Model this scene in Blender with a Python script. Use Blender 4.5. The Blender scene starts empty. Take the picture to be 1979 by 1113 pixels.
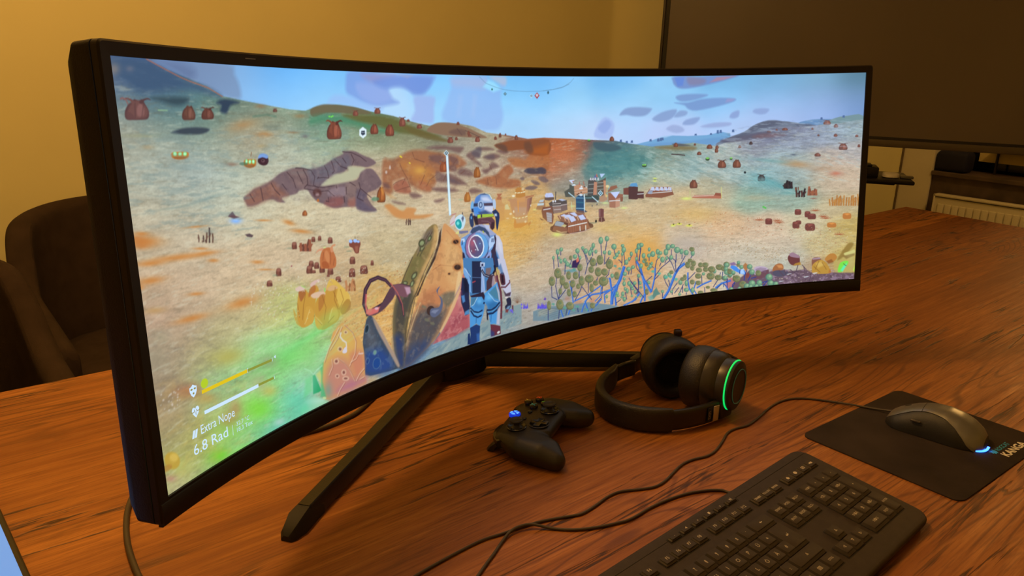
import bpy, bmesh, math, random
import numpy as np
from mathutils import Vector, Matrix
random.seed(7)
D, S = bpy.data, bpy.context.scene
COL = S.collection
PI = math.pi

# ---------------------------------------------------------------- camera
# world frame: table top at z = 0, monitor faces -y, floor at z = -0.75
CAMP = Vector((-0.73111, -0.78247, 0.50212))
YAW, PITCH, ROLL, FPX = 0.7245128, 0.2859990, 0.0351828, 1545.965
fw = Vector((math.sin(YAW)*math.cos(PITCH), math.cos(YAW)*math.cos(PITCH), -math.sin(PITCH)))
r0 = Vector((math.cos(YAW), -math.sin(YAW), 0)); u0 = r0.cross(fw)
rr = math.cos(ROLL)*r0 + math.sin(ROLL)*u0; uu = -math.sin(ROLL)*r0 + math.cos(ROLL)*u0
cam = D.objects.new('camera', D.cameras.new('camera')); COL.objects.link(cam)
cam.matrix_world = Matrix(((rr.x, uu.x, -fw.x, CAMP.x), (rr.y, uu.y, -fw.y, CAMP.y), (rr.z, uu.z, -fw.z, CAMP.z), (0, 0, 0, 1)))
cam.data.sensor_width = 36; cam.data.lens = FPX/1979*36; cam.data.clip_start = .02; cam.data.clip_end = 60
S.camera = cam

# ---------------------------------------------------------------- light
S.view_settings.view_transform = 'Standard'; S.view_settings.look = 'None'
S.view_settings.exposure = 0; S.view_settings.gamma = 1; S.view_settings.use_curve_mapping = False
wd = D.worlds.new('world'); S.world = wd; wd.use_nodes = True
wd.node_tree.nodes['Background'].inputs[0].default_value = (1, .6, .25, 1)
wd.node_tree.nodes['Background'].inputs[1].default_value = .0
def lamp(name, loc, power, radius, color=(1, .54, .155)):
    l = D.lights.new(name, 'POINT'); l.energy = power; l.shadow_soft_size = radius; l.color = color
    o = D.objects.new(name, l); o.location = loc; COL.objects.link(o); return o
lamp('pendant_lamp_light', (-.38, .38, 1.52), 48, .11)
lamp('front_fill_light', (-1.5, -1.6, 1.6), 2.0, .2)  # weak unseen fill from behind the camera, kept low for contrast
lamp('corner_fill_light', (4.25, .15, 1.35), 26, .12)  # fill added to brighten the pier and radiator wall, no lamp of the room

# ---------------------------------------------------------------- materials
MATS = {}
def lin(c):
    return tuple(((x/255)/12.92 if x/255 <= .04045 else ((x/255+.055)/1.055)**2.4) for x in c)
def mat(name, col, rough=.5, metal=0., noise=0., nscale=40., bump=0., bscale=300., emit=None, estr=1., spec=.5, coat=0.):
    if name in MATS: return MATS[name]
    m = D.materials.new(name); m.use_nodes = True; MATS[name] = m
    nt = m.node_tree; b = nt.nodes['Principled BSDF']
    b.inputs['Base Color'].default_value = (*col, 1); b.inputs['Roughness'].default_value = rough
    b.inputs['Metallic'].default_value = metal; b.inputs['Specular IOR Level'].default_value = spec
    b.inputs['Coat Weight'].default_value = coat
    tc = nt.nodes.new('ShaderNodeTexCoord')
    if noise:
        n = nt.nodes.new('ShaderNodeTexNoise'); n.inputs['Scale'].default_value = nscale; n.inputs['Detail'].default_value = 5
        nt.links.new(tc.outputs['Object'], n.inputs['Vector'])
        cr = nt.nodes.new('ShaderNodeValToRGB')
        cr.color_ramp.elements[0].position = .3; cr.color_ramp.elements[1].position = .7
        cr.color_ramp.elements[0].color = (*[c*(1-noise) for c in col], 1)
        cr.color_ramp.elements[1].color = (*[min(1, c*(1+noise)) for c in col], 1)
        nt.links.new(n.outputs['Fac'], cr.inputs['Fac']); nt.links.new(cr.outputs['Color'], b.inputs['Base Color'])
    if bump:
        n = nt.nodes.new('ShaderNodeTexNoise'); n.inputs['Scale'].default_value = bscale; n.inputs['Detail'].default_value = 3
        nt.links.new(tc.outputs['Object'], n.inputs['Vector'])
        bp = nt.nodes.new('ShaderNodeBump'); bp.inputs['Strength'].default_value = bump; bp.inputs['Distance'].default_value = .002
        nt.links.new(n.outputs['Fac'], bp.inputs['Height']); nt.links.new(bp.outputs['Normal'], b.inputs['Normal'])
    if emit:
        b.inputs['Emission Color'].default_value = (*emit, 1); b.inputs['Emission Strength'].default_value = estr
    return m

# ---------------------------------------------------------------- mesh helpers
class MB:
    def __init__(s): s.v = []; s.f = []
    def add(s, v, f):
        n = len(s.v); s.v += [tuple(p) for p in v]; s.f += [tuple(i+n for i in q) for q in f]; return s
    def box(s, c, d, M=None, bev=0., seg=2):
        bm = bmesh.new(); bmesh.ops.create_cube(bm, size=1)
        for v in bm.verts: v.co = Vector((v.co.x*d[0], v.co.y*d[1], v.co.z*d[2]))
        if bev: bmesh.ops.bevel(bm, geom=bm.edges[:], offset=min(bev, min(d)*.49), segments=seg, affect='EDGES', profile=.5)
        for v in bm.verts:
            v.co = v.co + Vector(c)
            if M is not None: v.co = M @ v.co
        return s.bm(bm)
    def bm(s, bm):
        bm.verts.index_update(); s.add([v.co[:] for v in bm.verts], [[v.index for v in f.verts] for f in bm.faces]); bm.free(); return s
    def loft(s, loops, closed=True, cap0=True, cap1=True):
        n = len(loops[0]); V = [p for L in loops for p in L]; F = []
        for i in range(len(loops)-1):
            for j in range(n if closed else n-1):
                k = (j+1) % n
                F.append((i*n+j, i*n+k, (i+1)*n+k, (i+1)*n+j))
        if cap0: F.append(tuple(range(n-1, -1, -1)))
        if cap1: F.append(tuple((len(loops)-1)*n+j for j in range(n)))
        return s.add(V, F)
    def lathe(s, prof, M=None, n=40, cap=True, sx=1., sy=1.):
        L = [[(r*sx*math.cos(2*PI*k/n), r*sy*math.sin(2*PI*k/n), z) for k in range(n)] for r, z in prof]
        if M is not None: L = [[M @ Vector(p) for p in l] for l in L]
        return s.loft(L, True, cap, cap)
    def tube(s, pts, r, n=10, cap=True):
        P = [Vector(p) for p in pts]; L = []
        up = Vector((0, 0, 1))
        for i, p in enumerate(P):
            t = (P[min(i+1, len(P)-1)]-P[max(i-1, 0)]).normalized()
            a = t.cross(up)
            if a.length < 1e-4: a = Vector((1, 0, 0))
            a.normalize(); b = t.cross(a).normalized()
            R = r(i/(len(P)-1)) if callable(r) else r
            L.append([p+R*(math.cos(2*PI*k/n)*a+math.sin(2*PI*k/n)*b) for k in range(n)])
        return s.loft(L, True, cap, cap)
    def prism(s, pts, z0, z1, M=None):
        L = [[Vector((x, y, z)) for x, y in pts] for z in (z0, z1)]
        if M is not None: L = [[M @ p for p in l] for l in L]
        return s.loft(L)
    def mesh(s, name, smooth=False, recalc=True):
        me = D.meshes.new(name); me.from_pydata([tuple(v) for v in s.v], [], s.f)
        if recalc:
            bm = bmesh.new(); bm.from_mesh(me); bmesh.ops.recalc_face_normals(bm, faces=bm.faces[:]); bm.to_mesh(me); bm.free()
        if smooth: me.shade_smooth()
        return me
def smooth_by_angle(me, deg=40):
    me.shade_smooth(); bm = bmesh.new(); bm.from_mesh(me); c = math.radians(deg)
    for e in bm.edges:
        if len(e.link_faces) == 2 and e.calc_face_angle(0) > c: e.smooth = False
    bm.to_mesh(me); bm.free()
def obj(name, mb, m, parent=None, smooth=None, label=None, local=False, recalc=True):
    """mesh coordinates are world ones unless local; parents are placed empties or meshes"""
    me = mb.mesh(name, recalc=recalc) if isinstance(mb, MB) else mb
    if m: me.materials.append(m)
    if smooth is not None: smooth_by_angle(me, smooth)
    o = D.objects.new(name, me); COL.objects.link(o)
    if parent:
        o.parent = parent
        if not local:
            me.transform(world_of(parent).inverted())
    if label: o['label'] = label
    return o
def world_of(o):
    M = o.matrix_basis.copy()
    while o.parent: o = o.parent; M = o.matrix_basis @ M
    return M
def thing(name, label, cat, loc=(0, 0, 0), rotz=0, group=None):
    o = D.objects.new(name, None); o.empty_display_size = .02; COL.objects.link(o)
    o.location = loc; o.rotation_euler = (0, 0, rotz); o['label'] = label; o['category'] = cat
    if group: o['group'] = group
    return o
def tag(o, label, cat, group=None):
    o['label'] = label; o['category'] = cat
    if group: o['group'] = group
    return o
def struct(name, mb, m, label=None, parent=None):
    o = obj(name, mb, m, parent)
    if not parent: o['kind'] = 'structure'; o['category'] = name.split('_')[0]
    if label: o['label'] = label
    return o
TXT = {}
def text_mesh(s, size):
    """outline of a word in the built-in font, as (verts2d centred, faces)"""
    if s not in TXT:
        cu = D.curves.new('t', 'FONT'); cu.body = s; cu.size = 1; cu.align_x = 'CENTER'; cu.align_y = 'CENTER'; cu.resolution_u = 3
        o = D.objects.new('t', cu); COL.objects.link(o)
        dg = bpy.context.evaluated_depsgraph_get(); me = o.evaluated_get(dg).to_mesh()
        TXT[s] = ([(v.co.x, v.co.y) for v in me.vertices], [tuple(p.vertices) for p in me.polygons])
        o.evaluated_get(dg).to_mesh_clear(); D.objects.remove(o); D.curves.remove(cu)
    v, f = TXT[s]
    return [(x*size, y*size) for x, y in v], f
def cat_rom(P, n=8, closed=False):
    P = [Vector(p) for p in P]; out = []; N = len(P)
    for i in range(N if closed else N-1):
        g = (lambda k: P[k % N]) if closed else (lambda k: P[max(0, min(N-1, k))])
        a, b, c, d = g(i-1), g(i), g(i+1), g(i+2)
        for k in range(n):
            t = k/n; out.append(.5*((2*b)+(c-a)*t+(2*a-5*b+4*c-d)*t*t+(3*b-a-3*c+d)*t**3))
    if not closed: out.append(P[-1])
    return out
def rot_z(a): return Matrix.Rotation(a, 4, 'Z')
def T(*p): return Matrix.Translation(Vector(p))
def axis_frame(c, n, up=(0, 0, 1)):
    """matrix whose z axis is n, origin c"""
    n = Vector(n).normalized(); x = Vector(up).cross(n).normalized(); y = n.cross(x)
    return Matrix(((x.x, y.x, n.x, c[0]), (x.y, y.y, n.y, c[1]), (x.z, y.z, n.z, c[2]), (0, 0, 0, 1)))

# ================================================================ room
YW, XR, XL, YF, ZF, ZC = 1.76, 5.25, -2.6, -2.6, -.75, 1.9
wall_m = mat('cream_wall_paint', (.80, .74, .40), .85, noise=.03, nscale=3, bump=.05, bscale=180)
white_m = mat('white_paint', (.74, .70, .60), .7, noise=.04, nscale=6)
ceil_m = mat('ceiling_paint', (.8, .78, .7), .9, noise=.02)
floor_m = mat('dark_floor', (.10, .07, .05), .5, noise=.2, nscale=8)
darkwood_m = mat('dark_wood_panel', (.085, .058, .045), .6, noise=.35, nscale=9)
struct('floor', MB().box(((XL+XR)/2, (YW+YF)/2, ZF-.05), (XR-XL+.4, YW-YF+.4, .1)), floor_m, 'dark floor of the room under the table')
struct('ceiling', MB().box(((XL+XR)/2, (YW+YF)/2, ZC+.05), (XR-XL+.4, YW-YF+.4, .1)), ceil_m)
struct('wall_back', MB().box(((XL+XR)/2, YW+.05, (ZC+ZF)/2), (XR-XL+.2, .1, ZC-ZF)), wall_m, 'warm yellow lit back wall behind the monitor and chairs')
struct('wall_left', MB().box((XL-.05, (YW+YF)/2, (ZC+ZF)/2), (.1, YW-YF+.2, ZC-ZF)), wall_m)
struct('wall_front', MB().box(((XL+XR)/2, YF-.05, (ZC+ZF)/2), (XR-XL+.2, .1, ZC-ZF)), wall_m)
# right wall with a window niche; the window lies behind the radiator
NY0, NY1 = -1.2, 1.535
rw = MB()
rw.box((XR+.2, (YW+NY1)/2, (ZC+ZF)/2), (.4, YW-NY1, ZC-ZF))
rw.box((XR+.2, (YF+NY0)/2, (ZC+ZF)/2), (.4, NY0-YF, ZC-ZF))
rw.box((XR+.2, (NY0+NY1)/2, 1.45), (.4, NY1-NY0, .9))
struct('wall_right', rw, white_m, 'pale wall pier at the corner beside the window niche')
struct('baseboard_back', MB().box(((XL+XR)/2, YW-.008, ZF+.05), (XR-XL, .016, .1)), white_m)
win = struct('window_1', MB().box((XR+.35, (NY0+NY1)/2, .42), (.05, NY1-NY0, 1.2)), mat('night_glass', (.008, .008, .012), .12))
struct('trim_1', MB().box((XR+.06, (NY0+NY1)/2, -.49), (.08, NY1-NY0, .52)), darkwood_m, 'dark wooden cladding below the window behind the radiator')
struct('trim_2', MB().box((XR+.14, (NY0+NY1)/2, -.212), (.30, NY1-NY0, .03), bev=.004), darkwood_m, 'dark window sill above the radiator')
tr3 = MB(); tr3.box((XR+.24, (NY0+1.32)/2, -.085), (.04, 1.32-NY0, .07)); tr3.box((XR+.30, (NY0+NY1)/2, .35), (.05, .05, .85))
struct('trim_3', tr3, mat('window_frame_paint', (.62, .50, .20), .6), 'pale lower frame bar of the dark window')
struct('trim_4', MB().box((XR-.005, 1.752, (ZC+ZF)/2), (.008, .012, ZC-ZF)), mat('corner_pipe_grey', (.16, .12, .08), .6), 'thin dark pipe running up the room corner')

# radiator
rad = thing('radiator', 'white ribbed panel radiator below the window sill', 'radiator', (XR-.07, .1, ZF+.12))
RY1, RY0, RZ1, RZ0 = 1.455, -.45, -.345, -.66
b = MB(); b.box((XR-.07, (RY0+RY1)/2, (RZ0+RZ1)/2-.01), (.035, RY1-RY0, RZ1-RZ0-.02), bev=.004)
rad_m = mat('radiator_enamel', (.72, .68, .55), .45)
obj('front_panel', b, rad_m, rad, 35)
b = MB(); n = int((RY1-RY0-.06)/.0475)
for i in range(n):
    y = RY1-.055-i*.0475
    b.box((XR-.091, y, (RZ0+RZ1)/2-.025), (.012, .0395, RZ1-RZ0-.075), bev=.003)
obj('rib', b, rad_m, rad, 35)
obj('top_grille', MB().box((XR-.055, (RY0+RY1)/2, RZ1-.006), (.085, RY1-RY0+.006, .014), bev=.003), rad_m, rad, 35)
for y in (RY0+.004, RY1-.004):
    obj('side_cover', MB().box((XR-.055, y, (RZ0+RZ1)/2), (.085, .01, RZ1-RZ0), bev=.002), rad_m, rad, 35)

# things on the sill
o = obj('storage_bag', MB().box((XR+.09, 1.425, -.125), (.16, .21, .144), bev=.03, seg=3), mat('navy_fabric', (.006, .007, .030), .8, bump=.4, bscale=60), None, 40)
tag(o, 'dark navy bag standing on the window sill beside the white pier', 'bag')
t = thing('slatted_rack', 'dark low rack with small pale caps lying along the window sill', 'rack', (XR+.1, .7, -.195))
obj('shelf_board', MB().box((XR+.17, .62, -.030), (.12, 1.22, .016), bev=.004), mat('dark_rack_plastic', (.02, .016, .014), .5), t, 40)
for y in (.04, 1.20):
    obj('foot', MB().box((XR+.21, y, -.118), (.03, .012, .16), bev=.003), MATS['dark_rack_plastic'], t, 40)
caps = ('leftmost of the tiny pale caps on the dark sill rack', 'second tiny pale cap from the left on the sill rack', 'third tiny pale cap from the left on the sill rack', 'rightmost tiny pale cap on the sill rack, near the photo edge')
for k, y in enumerate((1.16, 1.10, 1.03, .96)):
    o = obj('small_jar', MB().lathe([(.010, 0), (.019, .001), (.020, .018), (.016, .023), (.004, .024)], T(XR+.13, y, -.0218), 14), mat('jar_grey', (.40, .37, .34), .4), None, 50)
    tag(o, caps[k], 'jar', 'small pale caps on the sill rack')

# ================================================================ television on its trolley
tvd = Vector((-.528, .8493, 0)); tvn = Vector((-.8493, -.528, 0))     # along the screen, out of the screen
tvL = Vector((2.2088, 1.6, 0)); TVW = 1.68
def tvp(a, h, out=0): return tvL - tvd*a + Vector((0, 0, h)) + tvn*out     # a metres from the left edge
tvM = Matrix(((-tvd.x, 0, tvn.x, tvL.x), (-tvd.y, 0, tvn.y, tvL.y), (0, 1, 0, 0), (0, 0, 0, 1)))   # x along, y up, z out
tv = thing('television', 'huge switched-off flat television at the upper right behind the monitor', 'television', tvp(TVW/2, .17, -.03))
tvframe = mat('tv_frame_black', (.035, .028, .024), .45, noise=.1)
b = MB()
b.box((.006, .66, -.02), (.012, .98, .05), tvM, .003); b.box((TVW-.006, .66, -.02), (.012, .98, .05), tvM, .003)
b.box((TVW/2, 1.144, -.02), (TVW, .012, .05), tvM, .003)
obj('frame', b, tvframe, tv, 40)
obj('lower_bezel', MB().box((TVW/2, .186, -.018), (TVW, .030, .046), tvM, .004), mat('tv_bezel_brown', (.085, .068, .052), .45), tv, 40)
obj('screen_gap', MB().box((TVW/2, .206, -.012), (TVW-.02, .012, .02), tvM), mat('black_gap', (.008, .007, .006), .6), tv, 40)
obj('screen', MB().box((TVW/2, .675, -.012), (TVW-.02, .93, .012), tvM), mat('tv_screen_glass', (.115, .095, .085), .42, noise=.12, nscale=1.2), tv, 40)
obj('screen_border', MB().box((.021, .66, -.0045), (.016, .96, .006), tvM), MATS['black_gap'], tv, 40)
obj('back_cover', MB().box((TVW/2, .66, -.065), (TVW-.2, .8, .05), tvM, .02, 3), tvframe, tv, 40)
tr = thing('tv_trolley', 'black wheeled trolley with a shelf carrying the television', 'stand', tvp(TVW/2, ZF, -.12))
trm = mat('trolley_black', (.006, .005, .005), .5, spec=.3)
for s in (-.06, .06):
    obj('column', MB().box((TVW/2+s, .02, -.13), (.05, 1.5, .05), tvM, .006), trm, tr, 40)
obj('mount_plate', MB().box((TVW/2, .62, -.1), (.5, .4, .02), tvM, .004), trm, tr, 40)
obj('shelf', MB().box((.885, .045, .02), (.42, .016, .30), tvM, .006), trm, tr, 40)
obj('shelf_bracket', MB().box((.885, .032, -.02), (.30, .022, .20), tvM, .004), trm, tr, 40)
for s in (-.42, .42):
    obj('foot', MB().box((TVW/2+s*.6, ZF+.06, -.02), (.06, .05, .6), tvM, .01), trm, tr, 40)
    for w in (-.28, .24):
        obj('castor', MB().lathe([(.03, -.012), (.034, 0), (.03, .012)], tvM @ T(TVW/2+s*.6, ZF+.0345, w) @ Matrix.Rotation(PI/2, 4, 'Y'), 20), trm, tr, 40)
o = obj('media_box', MB().box((.905, .074, .06), (.11, .042, .12), tvM, .005).box((.905, .099, .06), (.06, .008, .08), tvM, .003), mat('device_black', (.006, .005, .005), .5, spec=.3), None, 40)
tag(o, 'small black device at the left of the trolley shelf under the television', 'device')
o = obj('white_puck', MB().lathe([(.030, 0), (.034, .003), (.034, .014), (.029, .019), (.010, .020)], T(*(tvM @ Vector((1.012, .054, .08))))), mat('puck_white', (.62, .60, .56), .4), None, 50)
tag(o, 'round white puck on the black trolley shelf under the television', 'puck')
o = obj('small_remote', MB().box((1.075, .059, .08), (.05, .011, .03), tvM, .003), mat('remote_grey', (.08, .075, .07), .4), None, 40)
tag(o, 'little grey remote at the right end of the trolley shelf', 'remote')

# ================================================================ table
def wood_material():
    m = D.materials.new('oak_veneer'); m.use_nodes = True; nt = m.node_tree; N = nt.nodes; L = nt.links
    b = N['Principled BSDF']; tc = N.new('ShaderNodeTexCoord')
    def node(t, **k):
        n = N.new(t)
        for a, v in k.items(): setattr(n, a, v)
        return n
    def math_(op, a, b_=None, c=None):
        n = node('ShaderNodeMath', operation=op)
        for i, x in enumerate((a, b_, c)):
            if x is None: continue
            if isinstance(x, (int, float)): n.inputs[i].default_value = x
            else: L.new(x, n.inputs[i])
        return n.outputs[0]
    def noise(vec, scale, detail=4, rough=.55, dist=0.):
        n = node('ShaderNodeTexNoise'); n.inputs['Scale'].default_value = scale; n.inputs['Detail'].default_value = detail
        n.inputs['Roughness'].default_value = rough; n.inputs['Distortion'].default_value = dist; L.new(vec, n.inputs['Vector']); return n.outputs['Fac']
    def mapping(s, r=(0, 0, 0), l=(0, 0, 0), src=None):
        n = node('ShaderNodeMapping'); n.inputs['Scale'].default_value = s; n.inputs['Rotation'].default_value = r; n.inputs['Location'].default_value = l
        L.new(src or tc.outputs['Object'], n.inputs['Vector']); return n.outputs[0]
    def ramp(fac, els, interp='LINEAR'):
        n = node('ShaderNodeValToRGB'); n.color_ramp.interpolation = interp
        while len(n.color_ramp.elements) < len(els): n.color_ramp.elements.new(.5)
        for e, (p, c) in zip(n.color_ramp.elements, els): e.position = p; e.color = (*c, 1) if len(c) == 3 else c
        L.new(fac, n.inputs['Fac']); return n.outputs['Color']
    def mix(f, a, b_, mode='MIX'):
        n = node('ShaderNodeMix', data_type='RGBA', blend_type=mode)
        for i, x in ((0, f), (6, a), (7, b_)):
            if isinstance(x, (int, float)): n.inputs[i].default_value = x
            elif isinstance(x, tuple): n.inputs[i].default_value = (*x, 1)
            else: L.new(x, n.inputs[i])
        return n.outputs[2]
    # boards 0.19 m wide, each with its own offset along the grain
    sep = node('ShaderNodeSeparateXYZ'); L.new(tc.outputs['Object'], sep.inputs[0])
    bx = math_('MULTIPLY', sep.outputs['Y'], 1/.185); bi = math_('FLOOR', bx); bf = math_('SUBTRACT', bx, bi)
    wn = node('ShaderNodeTexWhiteNoise', noise_dimensions='1D'); L.new(bi, wn.inputs['W'])
    off = math_('MULTIPLY', wn.outputs['Value'], 7.3)
    cmb = node('ShaderNodeCombineXYZ'); L.new(math_('ADD', sep.outputs['X'], off), cmb.inputs[0]); L.new(sep.outputs['Y'], cmb.inputs[1]); L.new(off, cmb.inputs[2])
    P = cmb.outputs[0]
    big = noise(mapping((1.1, 5.5, 1), src=P), 1.0, 3, .5, .6)
    # cathedral rings: contour lines of a stretched noise field
    field = noise(mapping((.85, 6.2, 1), src=P), 1.15, 2, .42, .18)
    rings = math_('FRACT', math_('MULTIPLY', field, 30.0))
    tri = math_('ABSOLUTE', math_('SUBTRACT', rings, .5))
    ringm = ramp(tri, [(0, (1, 1, 1)), (.07, (.8, .8, .8)), (.17, (0, 0, 0))])
    patch = ramp(noise(mapping((1.6, 3.2, 1), l=(3.3, 1.2, 0)), 1.1, 2), [(.46, (0, 0, 0)), (.58, (1, 1, 1))])
    fine = noise(mapping((16, 420, 1), src=P), 1.0, 5, .7)
    fine2 = noise(mapping((5, 110, 1), src=P), 1.0, 6, .68, .25)
    crack = noise(mapping((1.5, 26, 1), r=(0, 0, .03), l=(1.9, .4, 0)), 1.0, 5, .58, .45)
    crackm = ramp(math_('ABSOLUTE', math_('SUBTRACT', crack, .5)), [(0, (1, 1, 1)), (.008, (.85, .85, .85)), (.019, (0, 0, 0))])
    crackp = ramp(noise(mapping((2.4, 6, 1), l=(.7, 6.1, 0)), 1.3, 3), [(.47, (0, 0, 0)), (.56, (1, 1, 1))])
    crack2 = noise(mapping((3.5, 70, 1), r=(0, 0, .02), l=(5.2, 2.4, 0)), 1.0, 5, .6, .3)
    crackn = ramp(math_('ABSOLUTE', math_('SUBTRACT', crack2, .5)), [(0, (1, 1, 1)), (.012, (.6, .6, .6)), (.03, (0, 0, 0))])
    crackq = ramp(noise(mapping((3.1, 9, 1), l=(4.7, 1.1, 0)), 1.1, 3), [(.55, (0, 0, 0)), (.66, (1, 1, 1))])
    knot = ramp(noise(mapping((5, 11, 1), l=(9.2, 2.6, 0)), 1.0, 3), [(.70, (0, 0, 0)), (.78, (1, 1, 1))])
    base = ramp(big, [(.30, (.275, .094, .017)), (.50, (.385, .140, .026)), (.72, (.515, .202, .040))])
    bt = ramp(wn.outputs['Value'], [(0, (.80, .78, .78)), (1, (1.10, 1.12, 1.10))])
    c = mix(1.0, base, bt, 'MULTIPLY')
    c = mix(ramp(fine2, [(.40, (0, 0, 0)), (.62, (.62, .62, .62))]), c, (.20, .062, .013))
    c = mix(ramp(fine2, [(.30, (.35, .35, .35)), (.42, (0, 0, 0))]), c, (.60, .27, .07))
    c = mix(ramp(fine, [(.50, (0, 0, 0)), (.62, (.60, .60, .60))]), c, (.15, .045, .010))
    rm = math_('MULTIPLY', math_('MULTIPLY', ringm, patch), .72)
    c = mix(rm, c, (.10, .028, .007))
    c = mix(math_('MULTIPLY', math_('MULTIPLY', crackn, crackq), .42), c, (.06, .018, .005))
    c = mix(math_('MULTIPLY', math_('MULTIPLY', crackm, crackp), .93), c, (.030, .010, .004))
    c = mix(math_('MULTIPLY', knot, .8), c, (.05, .015, .005))
    seam = ramp(math_('ABSOLUTE', math_('SUBTRACT', bf, .5)), [(.490, (0, 0, 0)), (.4965, (.45, .45, .45))])
    c = mix(seam, c, (.11, .035, .008))
    L.new(c, b.inputs['Base Color'])
    b.inputs['Roughness'].default_value = .50; b.inputs['Specular IOR Level'].default_value = .38
    L.new(ramp(fine2, [(.3, (.40, .40, .40)), (.8, (.62, .62, .62))]), b.inputs['Roughness'])
    h = math_('SUBTRACT', math_('MULTIPLY', fine, .35), math_('MULTIPLY', math_('MULTIPLY', crackm, crackp), 1.0))
    bp = node('ShaderNodeBump'); bp.inputs['Strength'].default_value = .35; bp.inputs['Distance'].default_value = .0012
    L.new(h, bp.inputs['Height']); L.new(bp.outputs['Normal'], b.inputs['Normal'])
    return m
wood = wood_material()
tb = thing('dining_table', 'long reddish brown wooden table that carries the curved monitor and accessories', 'table', (.6, -.1, -.75))
q = [(-1.95, .536), (2.331, .474), (2.20, -.78), (-1.95, -.74)]
b = MB().prism(q, -.038, 0)
bm_ = bmesh.new()
me = b.mesh('tabletop'); bm_.from_mesh(me)
bmesh.ops.bevel(bm_, geom=bm_.edges[:], offset=.003, segments=2, affect='EDGES'); bm_.to_mesh(me); bm_.free()
o = obj('tabletop', me, wood, tb)
legm = mat('table_leg_black_steel', (.02, .018, .017), .5)
for x, y in ((-1.7, .38), (2.0, .34), (1.95, -.6), (-1.7, -.6)):
    obj('leg', MB().box((x, y, -.394), (.08, .08, .712), bev=.006), legm, tb, 40)

# ================================================================ chairs
fab = mat('taupe_velvet', (.040, .026, .020), .95, noise=.16, nscale=26, bump=.25, bscale=420, spec=.15)
leg_wood = mat('chair_leg_black', (.02, .016, .014), .5)
def make_chair(label, loc, rz, hb=.875, wide=.285, bulge=0.):
    t = thing('upholstered_chair', label, 'chair', (*loc, -.75), rz, 'taupe shell chairs behind the table')
    n = 56; outer = []
    hw, db, df = wide, .30, .33
    def plan(a, k=1.):                  # a from -1 (left front) round the back to 1 (right front)
        if abs(a) > .56:
            s = (abs(a)-.56)/.44
            return (math.copysign(hw*(1-.05*s)*k, a), .02-s*(df+.02)*k)
        th = (a/.56)*PI/2
        c_, s_ = math.cos(th), math.sin(th)
        e = 2/2.7
        return (hw*k*math.copysign(abs(s_)**e, s_), .02+(db-.02)*k*abs(c_)**e)
    def top(a):
        s = abs(a)
        if s < .40: return hb-.02*(s/.40)**2+bulge
        if s < .60:
            w = (s-.40)/.20; w = w*w*(3-2*w); return hb-.02-(hb-.02-.66)*w
        w = (s-.60)/.40; return .66-.05*w
    loops = []
    for i in range(n+1):
        a = -1+2*i/n; x, y = plan(a); h = top(a); th = .052
        k = 1-th/.3
        xi, yi = plan(a, k if abs(a) <= .56 else 1); 
        if abs(a) > .56: xi = x-math.copysign(th, a)*1.0; yi = y
        else:
            xi, yi = plan(a, 1-th/.29)
        hb_ = .39
        lean = .10*max(0, (1-abs(a)/.56))
        loop = []
        zs = [hb_, hb_+.08, .52, .60, (h+.6)/2 if h > .64 else h-.04, h-.03, h-.008]
        for z in zs: 
            w = max(0, (z-.45))*lean*2.2/ .9
            loop.append((x*(1+.05*(z-.45)), y+w, z))
        loop.append(((x+xi)/2*(1+.05*(h-.45)), (y+yi)/2+max(0, h-.45)*lean*2.2/.9, h+.010))
        for z in reversed(zs):
            w = max(0, (z-.45))*lean*2.2/.9
            loop.append((xi*(1+.05*(z-.45)), yi+w, z))
        loops.append(loop)
    b = MB().loft(loops)
    back = obj('shell', b, fab, t, 60, local=True)
    sub = back.modifiers.new('s', 'SUBSURF'); sub.levels = 1; sub.render_levels = 2
    c = MB(); L = []
    for z, k in ((.40, .80), (.41, .84), (.455, .845), (.475, .80), (.485, .66)):
        L.append([(x*k, y*k-.01, z) for x, y in [plan(-1+2*i/40, .95) for i in range(41)]])
    obj('seat', MB().loft(L), fab, t, 60, local=True)
    for sx, sy in ((-1, -1), (1, -1), (1, 1), (-1, 1)):
        obj('leg', MB().tube([(sx*.19, sy*.16+.02, .40), (sx*.25, sy*.23+.02, 0)], lambda w: .018-.007*w, 12), leg_wood, t, 40, local=True)
    return t
make_chair('taupe upholstered chair at the left edge of the photo, nearest the table', (-.705, .875), .05, .825)
make_chair('taupe upholstered chair further back, half hidden behind the left end of the monitor', (-.085, 1.33), -.04, .822, .33)

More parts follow.
